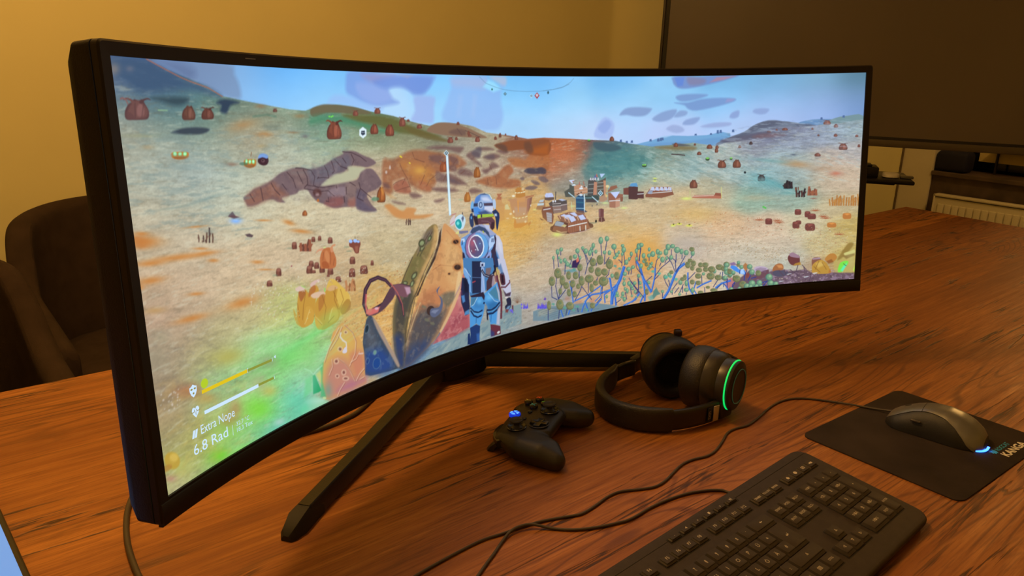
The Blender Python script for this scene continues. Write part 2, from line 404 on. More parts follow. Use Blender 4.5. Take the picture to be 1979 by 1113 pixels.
# ================================================================ curved monitor
R0, HM, TILT = 1.0021, .30635, .10056
SW, SH = 1.1936, .3357
def M(s, v, off=0.):
    x = (R0+off)*math.sin(s/R0); y = -R0+(R0+off)*math.cos(s/R0)
    return Vector((x, y*math.cos(TILT)+v*math.sin(TILT), HM-y*math.sin(TILT)+v*math.cos(TILT)))
mon = thing('curved_monitor', 'ultrawide curved monitor showing a desert game landscape on a V-shaped black stand', 'monitor', (0, .17, 0))
bez_m = mat('monitor_bezel_black', (.011, .008, .0075), .55, spec=.3)
hous_m = mat('monitor_housing_black', (.010, .0075, .007), .55, bump=.2, bscale=700, spec=.25)
gap_m = mat('seam_black', (.004, .004, .004), .7)
def mloop(x, t_, b_, r, off):
    """closed loop round the panel: half width x, top t_, bottom b_, corner radius r"""
    P = []; nl, ns, nc = 72, 10, 6
    for i in range(nl): P.append((-x+r+(2*x-2*r)*i/nl, t_))
    for i in range(nc): a = PI/2-PI/2*i/nc; P.append((x-r+r*math.cos(a), t_-r+r*math.sin(a)))
    for i in range(ns): P.append((x, t_-r-(t_-b_-2*r)*i/ns))
    for i in range(nc): a = -PI/2*i/nc; P.append((x-r+r*math.cos(a), b_+r+r*math.sin(a)))
    for i in range(nl): P.append((x-r-(2*x-2*r)*i/nl, b_))
    for i in range(nc): a = -PI/2-PI/2*i/nc; P.append((-x+r+r*math.cos(a), b_+r+r*math.sin(a)))
    for i in range(ns): P.append((-x, b_+r+(t_-b_-2*r)*i/ns))
    for i in range(nc): a = PI-PI/2*i/nc; P.append((-x+r+r*math.cos(a), t_-r+r*math.sin(a)))
    return [M(s, v, off) for s, v in P]
hx, hy = SW/2, SH/2
OX, OT, OB = .6078, .1790, -.1885
L = [mloop(hx, hy, -hy, .0004, .0008), mloop(hx, hy, -hy, .0004, -.0022), mloop(OX-.0015, OT-.0015, OB+.0015, .004, -.0026), mloop(OX, OT, OB, .005, -.0012), mloop(OX, OT, OB, .005, .004)]
obj('bezel', MB().loft(L, cap0=False, cap1=False), bez_m, mon, 35, recalc=False)
L = [mloop(OX-.001, OT-.001, OB+.001, .005, .0035), mloop(OX-.001, OT-.001, OB+.001, .005, .0055)]
obj('seam', MB().loft(L, cap0=False, cap1=False), gap_m, mon, 35, recalc=False)
L = [mloop(OX, OT, OB, .005, .0050), mloop(OX+.0005, OT-.001, OB+.001, .006, .020), mloop(OX-.003, OT-.007, OB+.008, .010, .027), mloop(OX-.05, OT-.02, OB+.03, .02, .036), mloop(OX-.2, OT-.05, OB+.07, .03, .052), mloop(OX-.4, .07, -.08, .03, .058)]
obj('rear_housing', MB().loft(L, cap0=False, cap1=True), hous_m, mon, 35, recalc=False)
# raised strip along the bottom edge
ST = []
for i in range(81):
    s = -OX+.001+(2*OX-.002)*i/80
    ST.append([M(s, -hy-.0022, -.0027), M(s, -hy-.0030, -.0036), M(s, OB+.001, -.0036), M(s, OB-.0004, -.002), M(s, OB-.0004, .002), M(s, -hy-.0022, .0)])
obj('lower_strip', MB().loft(ST), bez_m, mon, 50)
L = []
for i in range(9):
    s = -.447+i*.0016
    L.append([M(s, OT-.0055, -.00285), M(s, OT-.0047, -.00285), M(s, OT-.0047, -.0025), M(s, OT-.0055, -.0025)])
obj('joystick_mark', MB().loft(L), mat('pale_mark', (.25, .27, .36), .4), mon)
# stand
st_m = mat('stand_black_metal', (.006, .005, .004), .34, bump=.1, bscale=500)
def leg_mesh(sx):
    tip, hub = Vector((sx*.400, -.072, 0)), Vector((sx*.010, .182, 0))
    d = (hub-tip).normalized(); nrm = Vector((d.y, -d.x, 0))*(1 if sx < 0 else -1)     # nrm points to the front side
    if nrm.y > 0: nrm = -nrm
    L = []
    for w, zb, zt, bw, tw in ((.035, .0015, .0225, .011, .0065), (.3, .004, .026, .011, .0065), (.65, .009, .032, .0115, .007), (1, .014, .041, .013, .008)):
        c = tip.lerp(hub, w)
        L.append([c+nrm*bw+Vector((0, 0, zb)), c+nrm*(tw+.0015)+Vector((0, 0, zt-.002)), c+nrm*tw+Vector((0, 0, zt)), c-nrm*tw+Vector((0, 0, zt)), c-nrm*(tw+.0015)+Vector((0, 0, zt-.002)), c-nrm*bw+Vector((0, 0, zb))])
    foot = []
    for w, z0, zt, bw, tw in ((-.045, .0, .006, .006, .003), (-.035, 0, .012, .009, .006), (.0, .0, .020, .0125, .0085), (.03, 0, .0215, .0118, .0075), (.055, 0, .0222, .0112, .0062), (.09, .0, .010, .011, .0105)):
        c = tip.lerp(hub, w)
        foot.append([c+nrm*bw+Vector((0, 0, z0)), c+nrm*bw+Vector((0, 0, zt*.5)), c+nrm*tw+Vector((0, 0, zt)), c-nrm*tw+Vector((0, 0, zt)), c-nrm*bw+Vector((0, 0, zt*.5)), c-nrm*bw+Vector((0, 0, z0))])
    return MB().loft(L), MB().loft(foot)
for sx in (-1, 1):
    a, f = leg_mesh(sx)
    lg = obj('stand_leg', a, st_m, mon, 30)
    obj('rubber_foot', f, mat('rubber_black', (.008, .007, .007), .7), lg, 30)
b = MB(); L = []
for z, sx_, sy_, y in ((.006, .052, .040, .183), (.012, .055, .042, .183), (.040, .050, .038, .183), (.048, .036, .026, .178), (.12, .034, .022, .160), (.24, .034, .020, .125), (.36, .034, .020, .100)):
    L.append([(sx_*math.copysign(abs(math.cos(a))**.6, math.cos(a)), y+sy_*math.copysign(abs(math.sin(a))**.6, math.sin(a)), z) for a in [2*PI*k/28 for k in range(28)]])
obj('stand_neck', MB().loft(L), hous_m, mon, 40)
obj('mount_head', MB().box((0, .088, .31), (.12, .05, .12), bev=.012), hous_m, mon, 40)

# ================================================================ cables
cab_m = mat('cable_rubber', (.05, .038, .028), .55)
def cable(pts, r, z=None, lift=None):
    P = [(p[0], p[1], (p[2] if len(p) > 2 else r+.0002)) for p in pts]
    return MB().tube(cat_rom(P, 8), r, 10)
mc = [(-.085, .225, .006), [-.1346, .1849], [-.1666, .1619], [-.2014, .1396], [-.2321, .1293], [-.2583, .125], [-.2815, .125], [-.34, .130], [-.40, .15], [-.445, .165], [-.4807, .1607], [-.502, .1203], [-.5165, .0985], [-.5287, .074], [-.5391, .0438], [-.5468, .0138], [-.552, -.016], [-.5559, -.0531], [-.5566, -.0889], [-.545, -.14], [-.56, -.2], [-.62, -.26]]
o = obj('power_cable', cable(mc, .0032), cab_m, None, 60)
tag(o, 'thick dark cable looping out from under the monitor at its left end', 'cable')
o['label'] = 'thick dark cable looping out past the lower left corner of the monitor'

# ================================================================ keyboard
U = .01905
KY, KT = .0492354, .1068093
ex = Vector((math.cos(KY), math.sin(KY), 0)); ey = Vector((-math.sin(KY)*math.cos(KT), math.cos(KY)*math.cos(KT), math.sin(KT))); ez = ex.cross(ey)
KO = Vector((-.0786075, -.4889706, .016))
KB = Matrix(((ex.x, ey.x, ez.x, KO.x), (ex.y, ey.y, ez.y, KO.y), (ex.z, ey.z, ez.z, KO.z), (0, 0, 0, 1)))
def kp(x, y, h=0): return KB @ Vector(((x-11)*U, y*U, h))
kbm = mat('keyboard_body_plastic', (.036, .027, .021), .6, noise=.12, nscale=90, bump=.12, bscale=1500, spec=.22)
capm = mat('keycap_plastic', (.040, .031, .024), .55, bump=.1, bscale=1200, spec=.22)
wellm = mat('key_well_black', (.006, .005, .005), .8)
legm_ = mat('legend_print', (.50, .44, .34), .5)
kbd = thing('keyboard', 'black full-size wired keyboard with media keys in the lower right foreground', 'keyboard', (KO.x, KO.y, 0))
def rrect(x0, y0, x1, y1, r, n=8):
    P = []
    for cx, cy, a0 in ((x1-r, y1-r, 0), (x0+r, y1-r, PI/2), (x0+r, y0+r, PI), (x1-r, y0+r, 3*PI/2)):
        for k in range(n+1): a = a0+PI/2*k/n; P.append((cx+r*math.cos(a), cy+r*math.sin(a)))
    return P
L = []
for g, h in ((.25, -.0112), (.05, -.0095), (0, -.006), (.0, -.0022), (.07, -.0006), (.18, 0)):
    L.append([kp(x, y, h) for x, y in rrect(-1+g, -1.32+g, 23.95-g, 7.48-g, .95-g)])
obj('body', MB().loft(L), kbm, kbd, 40)
b = MB().loft([[kp(x, y, h) for x, y in ((-.95, 6.845), (23.6, 6.845), (23.6, 6.875), (-.95, 6.875))] for h in (-.0002, .00025)])
obj('top_groove', b, wellm, kbd)
for x in (1.2, 21.8):
    obj('foot', MB().prism([tuple(kp(a, c)[:2]) for a, c in ((x-.6, 6.2), (x+.6, 6.2), (x+.6, 6.8), (x-.6, 6.8))], .0, .0165), wellm, kbd)
G1, G2 = .285, .596
keys = []      # x, y, w, h, legend list [(text, dx, dy, size)], style
def K(x, y, w=1., h=1., *leg): keys.append((x, y, w, h, leg))
def row(x, y, items):
    for it in items:
        w = 1.
        if isinstance(it, tuple) and isinstance(it[0], (int, float)): w, it = it
        leg = it if isinstance(it, tuple) else (it,)
        out = []
        if len(leg) == 1: out = [(leg[0], -.20, .14, .30)] if leg[0] else []
        elif len(leg) == 2: out = [(leg[0], -.17, .19, .24), (leg[1], -.17, -.15, .24)]
        else: out = [(leg[0], -.17, .20, .22), (leg[1], -.17, -.14, .24), (leg[2], .17, -.14, .22)]
        K(x, y, w, 1., *out); x += w
row(0, 4, [('°', '^'), ('!', '1'), ('"', '2', '²'), ('§', '3', '³'), ('$', '4'), ('%', '5'), ('&', '6'), ('/', '7', '{'), ('(', '8', '['), (')', '9', ']'), ('=', '0', '}'), ('?', 'ß', '\\'), ('`', '´')])
K(13, 4, 2, 1, ('<left', -.60, -.13, .17))
row(0, 3, [(1.5, 'TAB'), 'Q', 'W', 'E', 'R', 'T', 'Z', 'U', 'I', 'O', 'P', 'Ü', ('*', '+', '~')])
row(0, 2, [(1.75, 'CAPS'), 'A', 'S', 'D', 'F', 'G', 'H', 'J', 'K', 'L', 'Ö', 'Ä', ("'", '#')])
row(0, 1, [(1.25, '<up'), ('>', '<'), 'Y', 'X', 'C', 'V', 'B', 'N', 'M', (';', ','), (':', '.'), ('_', '-')])
K(12.25, 1, 2.75, 1, ('<up', -.80, -.12, .20))
row(0, 0, [(1.25, 'STRG'), (1.25, 'WIN'), (1.25, 'ALT')]); K(3.75, 0, 6.25, 1)
K(10, 0, 1.25, 1, ('ALT GR', -.1, .0, .22)); K(11.25, 0, 1.25, 1, ('WIN', -.1, 0, .22)); K(12.5, 0, 1.25, 1, ('<menu', .05, -.02, .30)); K(13.75, 0, 1.25, 1, ('STRG', .10, -.12, .17))
K(13.5, 2, 1.5, 2, ('<enter', .22, -.60, .18))
nx = 15.25+G1; px_ = 18.5+G2
for i, (a, c) in enumerate((('EINFG', 'ENTF'), ('POS1', 'ENDE'), ('BILD+', 'BILD-'))):
    K(nx+i, 4, 1, 1, (a, .06, -.10, .21)); K(nx+i, 3, 1, 1, (c, .06, -.10, .21))
K(nx+1, 1, 1, 1, ('<up', -.2, .1, .22)); K(nx, 0, 1, 1, ('<lf', -.2, .1, .22)); K(nx+1, 0, 1, 1, ('<dn', -.2, .1, .22)); K(nx+2, 0, 1, 1, ('<rt', -.2, .1, .22))
P_ = px_
K(P_, 4, 1, 1, ('<dn', -.2, .16, .2), ('NUM', .02, -.14, .2)); K(P_+1, 4, 1, 1, ('÷', -.22, .2, .24)); K(P_+2, 4, 1, 1, ('x', -.22, .2, .22)); K(P_+3, 4, 1, 1, ('-', -.22, .2, .26))
for j, r_ in enumerate(((('7', 'POS1'), ('8', '<up'), ('9', 'BILD+')), (('4', '<lf'), ('5', ''), ('6', '<rt')), (('1', 'ENDE'), ('2', '<dn'), ('3', 'BILD-')))):
    for i, (a, c) in enumerate(r_):
        K(P_+i, 3-j, 1, 1, (a, -.18, .16, .27), *((((c, .03, -.15, .19),)) if c else ()))
K(P_+3, 2, 1, 2, ('+', -.22, .72, .26)); K(P_+3, 0, 1, 2, ('ENTER', .05, -.55, .18))
K(P_, 0, 2, 1, ('0', -.66, .14, .27), ('EINFG', -.30, -.16, .19)); K(P_+2, 0, 1, 1, (',', -.2, .16, .27), ('ENTF', .05, -.14, .19))
frow = [(0, 'ESC')]+[(2.02+i*1.005, 'F%d' % (i+1)) for i in range(4)]+[(6.57+i*.98, 'F%d' % (i+5)) for i in range(4)]+[(11.05+i*.985, 'F%d' % (i+9)) for i in range(4)]
for x, t_ in frow: K(x, 5.56, .97, .66, (t_, -.18, .10, .24))
for i, (a, c) in enumerate((('DRUCK', 'S-ABF'), ('ROLLEN', ''), ('PAUSE', 'UNTBR'))):
    K(15.56+i*.99, 5.52, .97, .68, (a, .0, .13, .18), *(((c, .0, -.13, .17),) if c else ()))
for i, g in enumerate(('<calc', '<globe', '<mail', '<pc')): K(19.1+i*.99, 5.52, .97, .68, (g, 0, .02, .30))
for i, g in enumerate(('-', '<mute', '+', '<stop', '»', '<play')): K(8.42+i*1.112, 6.62, 1.04, .36, (g, .08, .02, .2))
def glyph(g, sz):
    """small printed symbols as polygons"""
    def ring(P, w):
        c = [sum(p[i] for p in P)/len(P) for i in (0, 1)]
        Q = [(c[0]+(x-c[0])*w, c[1]+(y-c[1])*w) for x, y in P]; n = len(P)
        return list(P)+Q, [(i, (i+1) % n, n+(i+1) % n, n+i) for i in range(n)]
    tri = [(-.45, -.35), (.45, -.35), (0, .5)]
    R_ = {'<up': 0, '<lf': PI/2, '<dn': PI, '<rt': -PI/2}
    if g in R_:
        a = R_[g]; v, f = ring([(x*math.cos(a)-y*math.sin(a), x*math.sin(a)+y*math.cos(a)) for x, y in tri], .55)
    elif g == '<left': v, f = [(-.7, 0), (-.1, .45), (-.1, .14), (.7, .14), (.7, -.14), (-.1, -.14), (-.1, -.45)], [(0, 1, 2, 5, 6), (2, 3, 4, 5)]
    elif g == '<enter': v, f = [(-.7, -.1), (-.15, .35), (-.15, .04), (.45, .04), (.45, .6), (.68, .6), (.68, -.22), (-.15, -.22), (-.15, -.55)], [(0, 1, 2, 7, 8), (2, 3, 6, 7), (3, 4, 5, 6)]
    elif g == '<menu':
        v, f = ring([(-.5, -.36), (.5, -.36), (.5, .36), (-.5, .36)], .82)
        for y in (-.16, .02, .2): v += [(-.34, y-.04), (.34, y-.04), (.34, y+.04), (-.34, y+.04)]; f.append(tuple(range(len(v)-4, len(v))))
    elif g == '<globe': v, f = [(.5*math.cos(2*PI*k/16), .4*math.sin(2*PI*k/16)) for k in range(16)], [tuple(range(16))]
    elif g == '<mail':
        v, f = ring([(-.5, -.34), (.5, -.34), (.5, .34), (-.5, .34)], .72); v += [(-.2, -.1), (.2, -.1), (.2, .1), (-.2, .1)]; f.append(tuple(range(len(v)-4, len(v))))
    elif g == '<calc': v, f = [(-.5, -.1), (0, .35), (.5, -.1), (.36, -.1), (.36, -.4), (-.36, -.4), (-.36, -.1)], [(0, 6, 3, 2, 1), (6, 5, 4, 3)]
    elif g == '<pc': v, f = [(-.55, -.2), (.0, -.2), (.0, -.32), (.55, -.32), (.55, .2), (-.05, .2), (-.55, .1)], [(0, 1, 2, 3, 4, 5, 6)]
    elif g == '<play': v, f = [(-.4, -.45), (-.4, .45), (.15, 0), (.2, -.45), (.32, -.45), (.32, .45), (.2, .45), (.42, -.45), (.54, -.45), (.54, .45), (.42, .45)], [(0, 1, 2), (3, 4, 5, 6), (7, 8, 9, 10)]
    elif g == '<stop': v, f = [(-.4, -.4), (.4, -.4), (.4, .4), (-.4, .4)], [(0, 1, 2, 3)]
    elif g == '<mute': v, f = [(-.45, -.15), (-.15, -.15), (.2, -.45), (.2, .45), (-.15, .15), (-.45, .15)], [(0, 1, 4, 5), (1, 2, 3, 4)]
    return [(x*sz, y*sz) for x, y in v], f
def key_mb(x, y, w, h):
    mb = MB(); g = .03; hgt = .0034 if h < .7 else .0038
    if h < .5: hgt = .0030
    tx, ty0, ty1 = .075, (.17 if h >= 1 else .09), .03
    if h < .5: ty0 = .04; ty1 = .03; tx = .10
    L = []
    for k, hh in ((0, .0003), (.12, .0012), (1.0, hgt-.0009), (1.1, hgt-.0002), (1.25, hgt)):
        x0, x1 = x+g+tx*k, x+w-g-tx*k; y0, y1 = y+g+ty0*k, y+h-g-ty1*k
        r = .05 if h > .5 else .03
        L.append([kp(a, c, hh) for a, c in rrect(x0, y0, x1, y1, r, 2)])
    return mb.loft(L), hgt
rest = MB(); fx = None
wells = [(-.02, -.02, 15.04, 5.02), (nx-.03, 2.97, nx+3.03, 5.03), (nx-.03, -.03, nx+3.03, 1.02), (nx+.97, -.03, nx+2.03, 2.03), (P_-.03, -.03, P_+4.03, 5.03),
         (-.03, 5.53, 1.0, 6.2), (2.0, 5.53, 6.06, 6.24), (6.55, 5.53, 10.52, 6.24), (11.03, 5.53, 15.02, 6.24), (15.54, 5.50, 18.55, 6.22), (19.08, 5.50, 23.08, 6.22), (8.38, 6.58, 15.12, 7.0)]
for x0, y0, x1, y1 in wells:
    obj('key_well', MB().loft([[kp(a, c, hh) for a, c in rrect(x0, y0, x1, y1, .04, 2)] for hh in (-.0001, .00018)]), wellm, kbd)
def in_frame(p):
    d = p-CAMP; z = d.dot(fw); return -15 < 989.5+FPX*d.dot(rr)/z < 1995 and 556.5-FPX*d.dot(uu)/z < 1128
nvis = 0
for x, y, w, h, leg in keys:
    mb, hgt = key_mb(x, y, w, h)
    if not (in_frame(kp(x+w/2, y+h/2, .006)) or in_frame(kp(x+.1, y+h, .006)) or in_frame(kp(x+w, y+h-.1, .006))):
        rest.add(mb.v, mb.f); continue
    nvis += 1
    ko = obj('key', mb, capm, kbd, 30)
    if leg:
        lm = MB()
        for t_, dx, dy, sz in leg:
            vv, ff = glyph(t_, sz) if t_.startswith('<') and len(t_) > 1 else text_mesh(t_, sz*1.12)
            lm.add([kp(x+w/2+a, y+h/2+.06+c, hgt+.00012) for a, c in vv], ff)
        obj('legend', lm, legm_, ko, recalc=False)
if rest.v:
    o = obj('key', rest, capm, kbd, 30); o['kind'] = 'stuff'
print('visible keys', nvis)
kc = [(.055, -.34, .018), (.050, -.330, .012), [.0428, -.3193], [.0384, -.3098], [.0257, -.3], [.0032, -.2901], [-.0237, -.284], [-.0585, -.2812], [-.0967, -.2827], [-.1177, -.2781], [-.142, -.2694], [-.163, -.2581], [-.1797, -.2426], [-.1957, -.2263, .0052], [-.2096, -.2205, .0056], [-.2243, -.2202, .004], [-.2408, -.2267], [-.2602, -.2371], [-.2776, -.2457], [-.2963, -.2555], [-.3172, -.2664], [-.36, -.30]]
obj('cable', cable(kc, .0017), cab_m, kbd, 60)

# ================================================================ mouse mat
pad = thing('mouse_mat', 'black cloth mouse mat with blue and white brand print at the right edge', 'mouse mat', (.39, -.40, 0))
padm = mat('mat_cloth', (.030, .021, .017), .9, noise=.35, nscale=14, bump=.35, bscale=1400, spec=.2)
A = Vector((.2553, -.2900, 0)); ay = Vector((-.0082, -.2160, 0)); ax = Vector((.2790, -.0107, 0))
def padp(u_, v_, z): return A+ax*u_+ay*v_+Vector((0, 0, z))
L = []
for g, z in ((0, .0002), (0, .0017), (.003, .0021)):
    L.append([padp(x, y, z) for x, y in rrect(g, g, 1-g, 1-g, .055, 8)])
obj('cloth', MB().loft(L), padm, pad, 50)
def pad_text(s, x, y, size, sx, m, name, bold=0.0, skew=0.):
    vv, ff = text_mesh(s, size); e = ax.normalized(); n = -ay.normalized(); w = min(v[0] for v in vv)
    mb = MB()
    for ox, oy in ((0, 0), (bold, 0), (0, bold), (bold, bold)) if bold else ((0, 0),):
        mb.add([Vector((x, y, .00225+ox*.05+oy*.02))+e*((a-w)*sx+c*skew+ox)+n*(c+oy) for a, c in vv], ff)
    obj(name, mb, m, pad, recalc=False)
blue_m = mat('blue_print', (.0, .42, .80), .6); cream_m = mat('white_print', (.70, .66, .58), .6)
pad_text('ROCCAT', .432, -.4825, .0095, .95, blue_m, 'blue_lettering')
pad_text('KANGA', .4235, -.4955, .0150, 1.25, cream_m, 'white_lettering', .0009)
e, n_ = ax.normalized(), -ay.normalized(); c0 = Vector((.4225, -.4815, .0023))
cat = [(-.45, -.9), (-.1, -.6), (.3, -.95), (.75, -.5), (1, .1), (.7, .9), (.45, .35), (.1, .6), (-.35, .95), (-.3, .4), (-.9, .75), (-.75, .1), (-1.0, -.3), (-.6, -.35)]
b = MB().add([c0+e*x*.0062+n_*y*.0058 for x, y in cat]+[c0], [(i, (i+1) % len(cat), len(cat)) for i in range(len(cat))])
obj('cat_head_emblem', b, blue_m, pad, recalc=False)

# ================================================================ mouse
ms = thing('computer_mouse', 'silver grey wired mouse with a blue glowing tail on the mouse mat', 'mouse', (.4165, -.4085, .0023), .16)
MW = T(.4165, -.4085, .0023) @ rot_z(.16)
def lerp_tab(tab, x):
    for (a, va), (b_, vb) in zip(tab, tab[1:]):
        if x <= b_:
            t = (x-a)/(b_-a); t = max(0, min(1, t)); t = t*t*(3-2*t) if False else t; return va+(vb-va)*t
    return tab[-1][1]
HT = [(-.064, .006), (-.061, .014), (-.054, .0225), (-.042, .031), (-.028, .037), (-.012, .0405), (.004, .0405), (.018, .038), (.032, .033), (.045, .0265), (.055, .0205), (.062, .0155), (.0665, .009)]
WT = [(-.064, .012), (-.061, .019), (-.054, .0265), (-.042, .0315), (-.028, .0335), (-.012, .033), (.004, .0315), (.018, .0305), (.032, .0305), (.045, .0295), (.055, .0265), (.062, .0205), (.0665, .012)]
def msec(y, a, k=1.):      # a 0..1 from left base over the top to right base
    th = PI*(1-a); h = lerp_tab(HT, y)*k; w = lerp_tab(WT, y)*k
    c_, s_ = math.cos(th), math.sin(th)
    return Vector((w*math.copysign(abs(c_)**.72, c_)+.0025*s_*1.2, y, h*abs(s_)**.78))
ys = [-.064+.1305*i/44 for i in range(45)]
b = MB(); L = []
for y in ys: L.append([msec(y, a/28, .965)+Vector((0, 0, .0006)) for a in range(29)])
obj('base', b.loft(L), mat('mouse_side_black', (.010, .009, .009), .5, bump=.2, bscale=1500), ms, 60, local=True)
def ab(y):                 # where the silver shell starts on the left flank
    return lerp_tab([(-.064, .0), (-.052, .0), (-.044, .04), (-.036, .12), (-.024, .215), (-.008, .29), (.012, .33), (.032, .34), (.05, .30), (.0665, .22)], y)
shell_m = mat('mouse_shell_silver', (.20, .20, .205), .32, metal=.6, noise=.05, nscale=60)
def shell(y0, y1):
    L = []; n = 30; yy = [y0+(y1-y0)*i/24 for i in range(25)]
    for y in yy:
        a0 = ab(y); a1 = 1-ab(y)*.9
        top = [msec(y, a0+(a1-a0)*i/n, 1.012) for i in range(n+1)]; bot = [msec(y, a0+(a1-a0)*i/n, .955) for i in range(n, -1, -1)]
        L.append(top+bot)
    return MB().loft(L)
obj('palm_shell', shell(-.064, .0205), shell_m, ms, 50, local=True)
obj('button_shell', shell(.0213, .0665), shell_m, ms, 50, local=True)
L = []
for y in (.0200, .0218):
    a0, a1 = ab(y), 1-ab(y)*.9
    L.append([msec(y, a0+(a1-a0)*i/30, 1.006) for i in range(31)]+[msec(y, a0+(a1-a0)*i/30, .95) for i in range(30, -1, -1)])
obj('button_gap', MB().loft(L), gap_m, ms, 50, local=True)
wh = MB().lathe([(.006, -.0032), (.0095, -.0028), (.0100, 0), (.0095, .0028), (.006, .0032)], T(.008, .040, .0195) @ Matrix.Rotation(PI/2, 4, 'Y'), 28)
obj('scroll_wheel', wh, mat('wheel_rubber', (.02, .018, .016), .6), ms, 40, local=True)
obj('side_button', MB().box((-.0285, .024, .0212), (.003, .014, .0035), bev=.0014, seg=3), mat('side_button_grey', (.06, .05, .045), .4), ms, 40, local=True)
tl = cat_rom([(-.0262, -.0550, 0), (-.0232, -.0595, 0), (-.0175, -.0640, 0), (-.0100, -.0664, 0), (0, -.0670, 0)], 5)
L = [[Vector((p_.x*k, p_.y*k, z)) for k, z in ((1.0, .0012), (1.0, .0030), (.93, .0032), (.93, .0010))] for p_ in tl]
obj('tail_light', MB().loft(L), mat('blue_led', (.02, .05, .2), .4, emit=(.03, .16, 1.), estr=5), ms, 40, local=True)
mcab = [(.4262, -.352, .0125), (.4262, -.343, .0105), [.4262, -.3350, .0075], [.4200, -.3120, .0045], [.4085, -.2827, .0035], [.3925, -.2482], [.3698, -.2218], [.3427, -.2112], [.3057, -.2116], [.2543, -.222], [.2209, -.2265], [.1957, -.2218], [.1742, -.2236], [.1457, -.2349], [.1168, -.2444], [.0953, -.2459], [.0746, -.2406], [.0514, -.24], [.0236, -.2468], [.0005, -.253], [-.0204, -.2538], [-.0402, -.2461], [-.0614, -.2358], [-.0825, -.2342], [-.1096, -.2388], [-.1332, -.2409], [-.1487, -.2356], [-.1783, -.2244], [-.204, -.2185], [-.2309, -.215], [-.2564, -.2109], [-.2919, -.2122], [-.3199, -.2145], [-.3471, -.2175], [-.3738, -.2216], [-.43, -.24]]
obj('cable', cable(mcab, .0016), cab_m, ms, 60)

# ================================================================ tablet
tab = thing('tablet', 'tablet with a bright blue screen and black rim cut off at the lower left corner', 'tablet', (-.75, .09, 0))
obj('case', MB().box((-.7535, .09, .0040), (.235, .33, .0076), bev=.003, seg=3), mat('tablet_black', (.012, .010, .010), .35), tab, 40)
obj('screen', MB().box((-.7535, .09, .0079), (.2222, .316, .0006)), mat('tablet_screen', (.01, .01, .01), .15, emit=lin((104, 158, 222)), estr=1), tab)

# ================================================================ game controller
CP = Vector((-.0502, -.0739, .0352))
a_, b_, c_ = .4744, -.0874, -.0250
CM = T(*CP) @ Matrix.Rotation(a_, 4, 'Z') @ Matrix.Rotation(b_, 4, 'X') @ Matrix.Rotation(c_, 4, 'Y') @ Matrix.Scale(.001, 4)
gp = thing('game_controller', 'black gamepad with a blue lit round button lying in front of the monitor', 'game controller', (CP.x, CP.y, 0))
def hull_of(spheres):
    bm = bmesh.new()
    for x, y, z, r in spheres:
        bmesh.ops.create_icosphere(bm, subdivisions=3, radius=r, matrix=T(x, y, z))
    res = bmesh.ops.convex_hull(bm, input=bm.verts[:])
    bmesh.ops.delete(bm, geom=[g for g in res['geom_interior'] if isinstance(g, bmesh.types.BMVert)], context='VERTS')
    loose = [v for v in bm.verts if not v.link_faces]; bmesh.ops.delete(bm, geom=loose, context='VERTS')
    return bm
b = MB()
for hs in (
    [(-52, 30, -13, 11), (52, 30, -13, 11), (-56, 8, -12, 12), (56, 8, -12, 12), (-28, -19, -11, 10), (28, -19, -11, 10), (0, 36, -13, 9), (-30, 38, -15, 8), (30, 38, -15, 8), (-40, 20, -22, 10), (40, 20, -22, 10), (0, -14, -20, 10)],
    [(-54, 20, -14, 13), (-60, 2, -17, 17), (-63, -24, -20, 17), (-65, -46, -26, 13.5), (-38, -8, -14, 13), (-50, -34, -20, 14), (-58, -14, -28, 11), (-62, -40, -29, 11)],
    [(54, 20, -14, 13), (60, 2, -17, 17), (63, -24, -20, 17), (65, -46, -26, 13.5), (38, -8, -14, 13), (50, -34, -20, 14), (58, -14, -28, 11), (62, -40, -29, 11)]):
    b.bm(hull_of(hs))
me = b.mesh('body'); me.transform(CM)
body = obj('body', me, mat('controller_shell_black', (.018, .015, .013), .40, bump=.12, bscale=2200), gp)
rm = body.modifiers.new('r', 'REMESH'); rm.mode = 'VOXEL'; rm.voxel_size = .0014; rm.use_smooth_shade = True
sm = body.modifiers.new('s', 'SMOOTH'); sm.factor = .5; sm.iterations = 14
def cpart(name, mb, m, par=gp, ang=40): 
    me = mb.mesh(name); me.transform(CM); return obj(name, me, m, par, ang)
blk = mat('gloss_black', (.012, .011, .010), .25); mb_ = mat('controller_part_black', (.022, .019, .017), .45)
for x, y in ((-38, 15), (21, -10)):
    well = cpart('stick_well', MB().lathe([(9, -2), (12.6, -1.2), (13.2, 1.0), (12.2, 1.7), (10.6, .6), (8.5, -1)], T(x, y, .3), 36), blk)
    st = cpart('thumbstick', MB().lathe([(7.5, 0), (6, 1), (4.2, 3), (4.2, 6), (6.0, 7.5), (8.4, 8.2), (9.2, 9.4), (8.9, 10.8), (7.2, 11.1), (6.2, 10.3), (0.3, 9.9)], T(x, y, .5), 36), mb_)
    cpart('stick_rim', MB().lathe([(9.0, 8.8), (9.35, 9.5), (9.0, 10.3)], T(x, y, .5), 48, cap=False), mb_, st)
dp = MB(); arm = 11.5; w = 4.2
cr = [(-w, -arm), (w, -arm), (w, -w), (arm, -w), (arm, w), (w, w), (w, arm), (-w, arm), (-w, w), (-arm, w), (-arm, -w), (-w, -w)]
L = [[(-21+x*k, -10+y*k, z) for x, y in cr] for k, z in ((1, .0), (1, 2.6), (.94, 3.2), (.5, 2.2))]
cpart('dpad_ring', MB().lathe([(12.5, -1), (14.0, .6), (13.0, 1.1), (11.8, .2)], T(-21, -10, 0), 36), mb_)
cpart('dpad', MB().loft(L), blk, gp, 30)
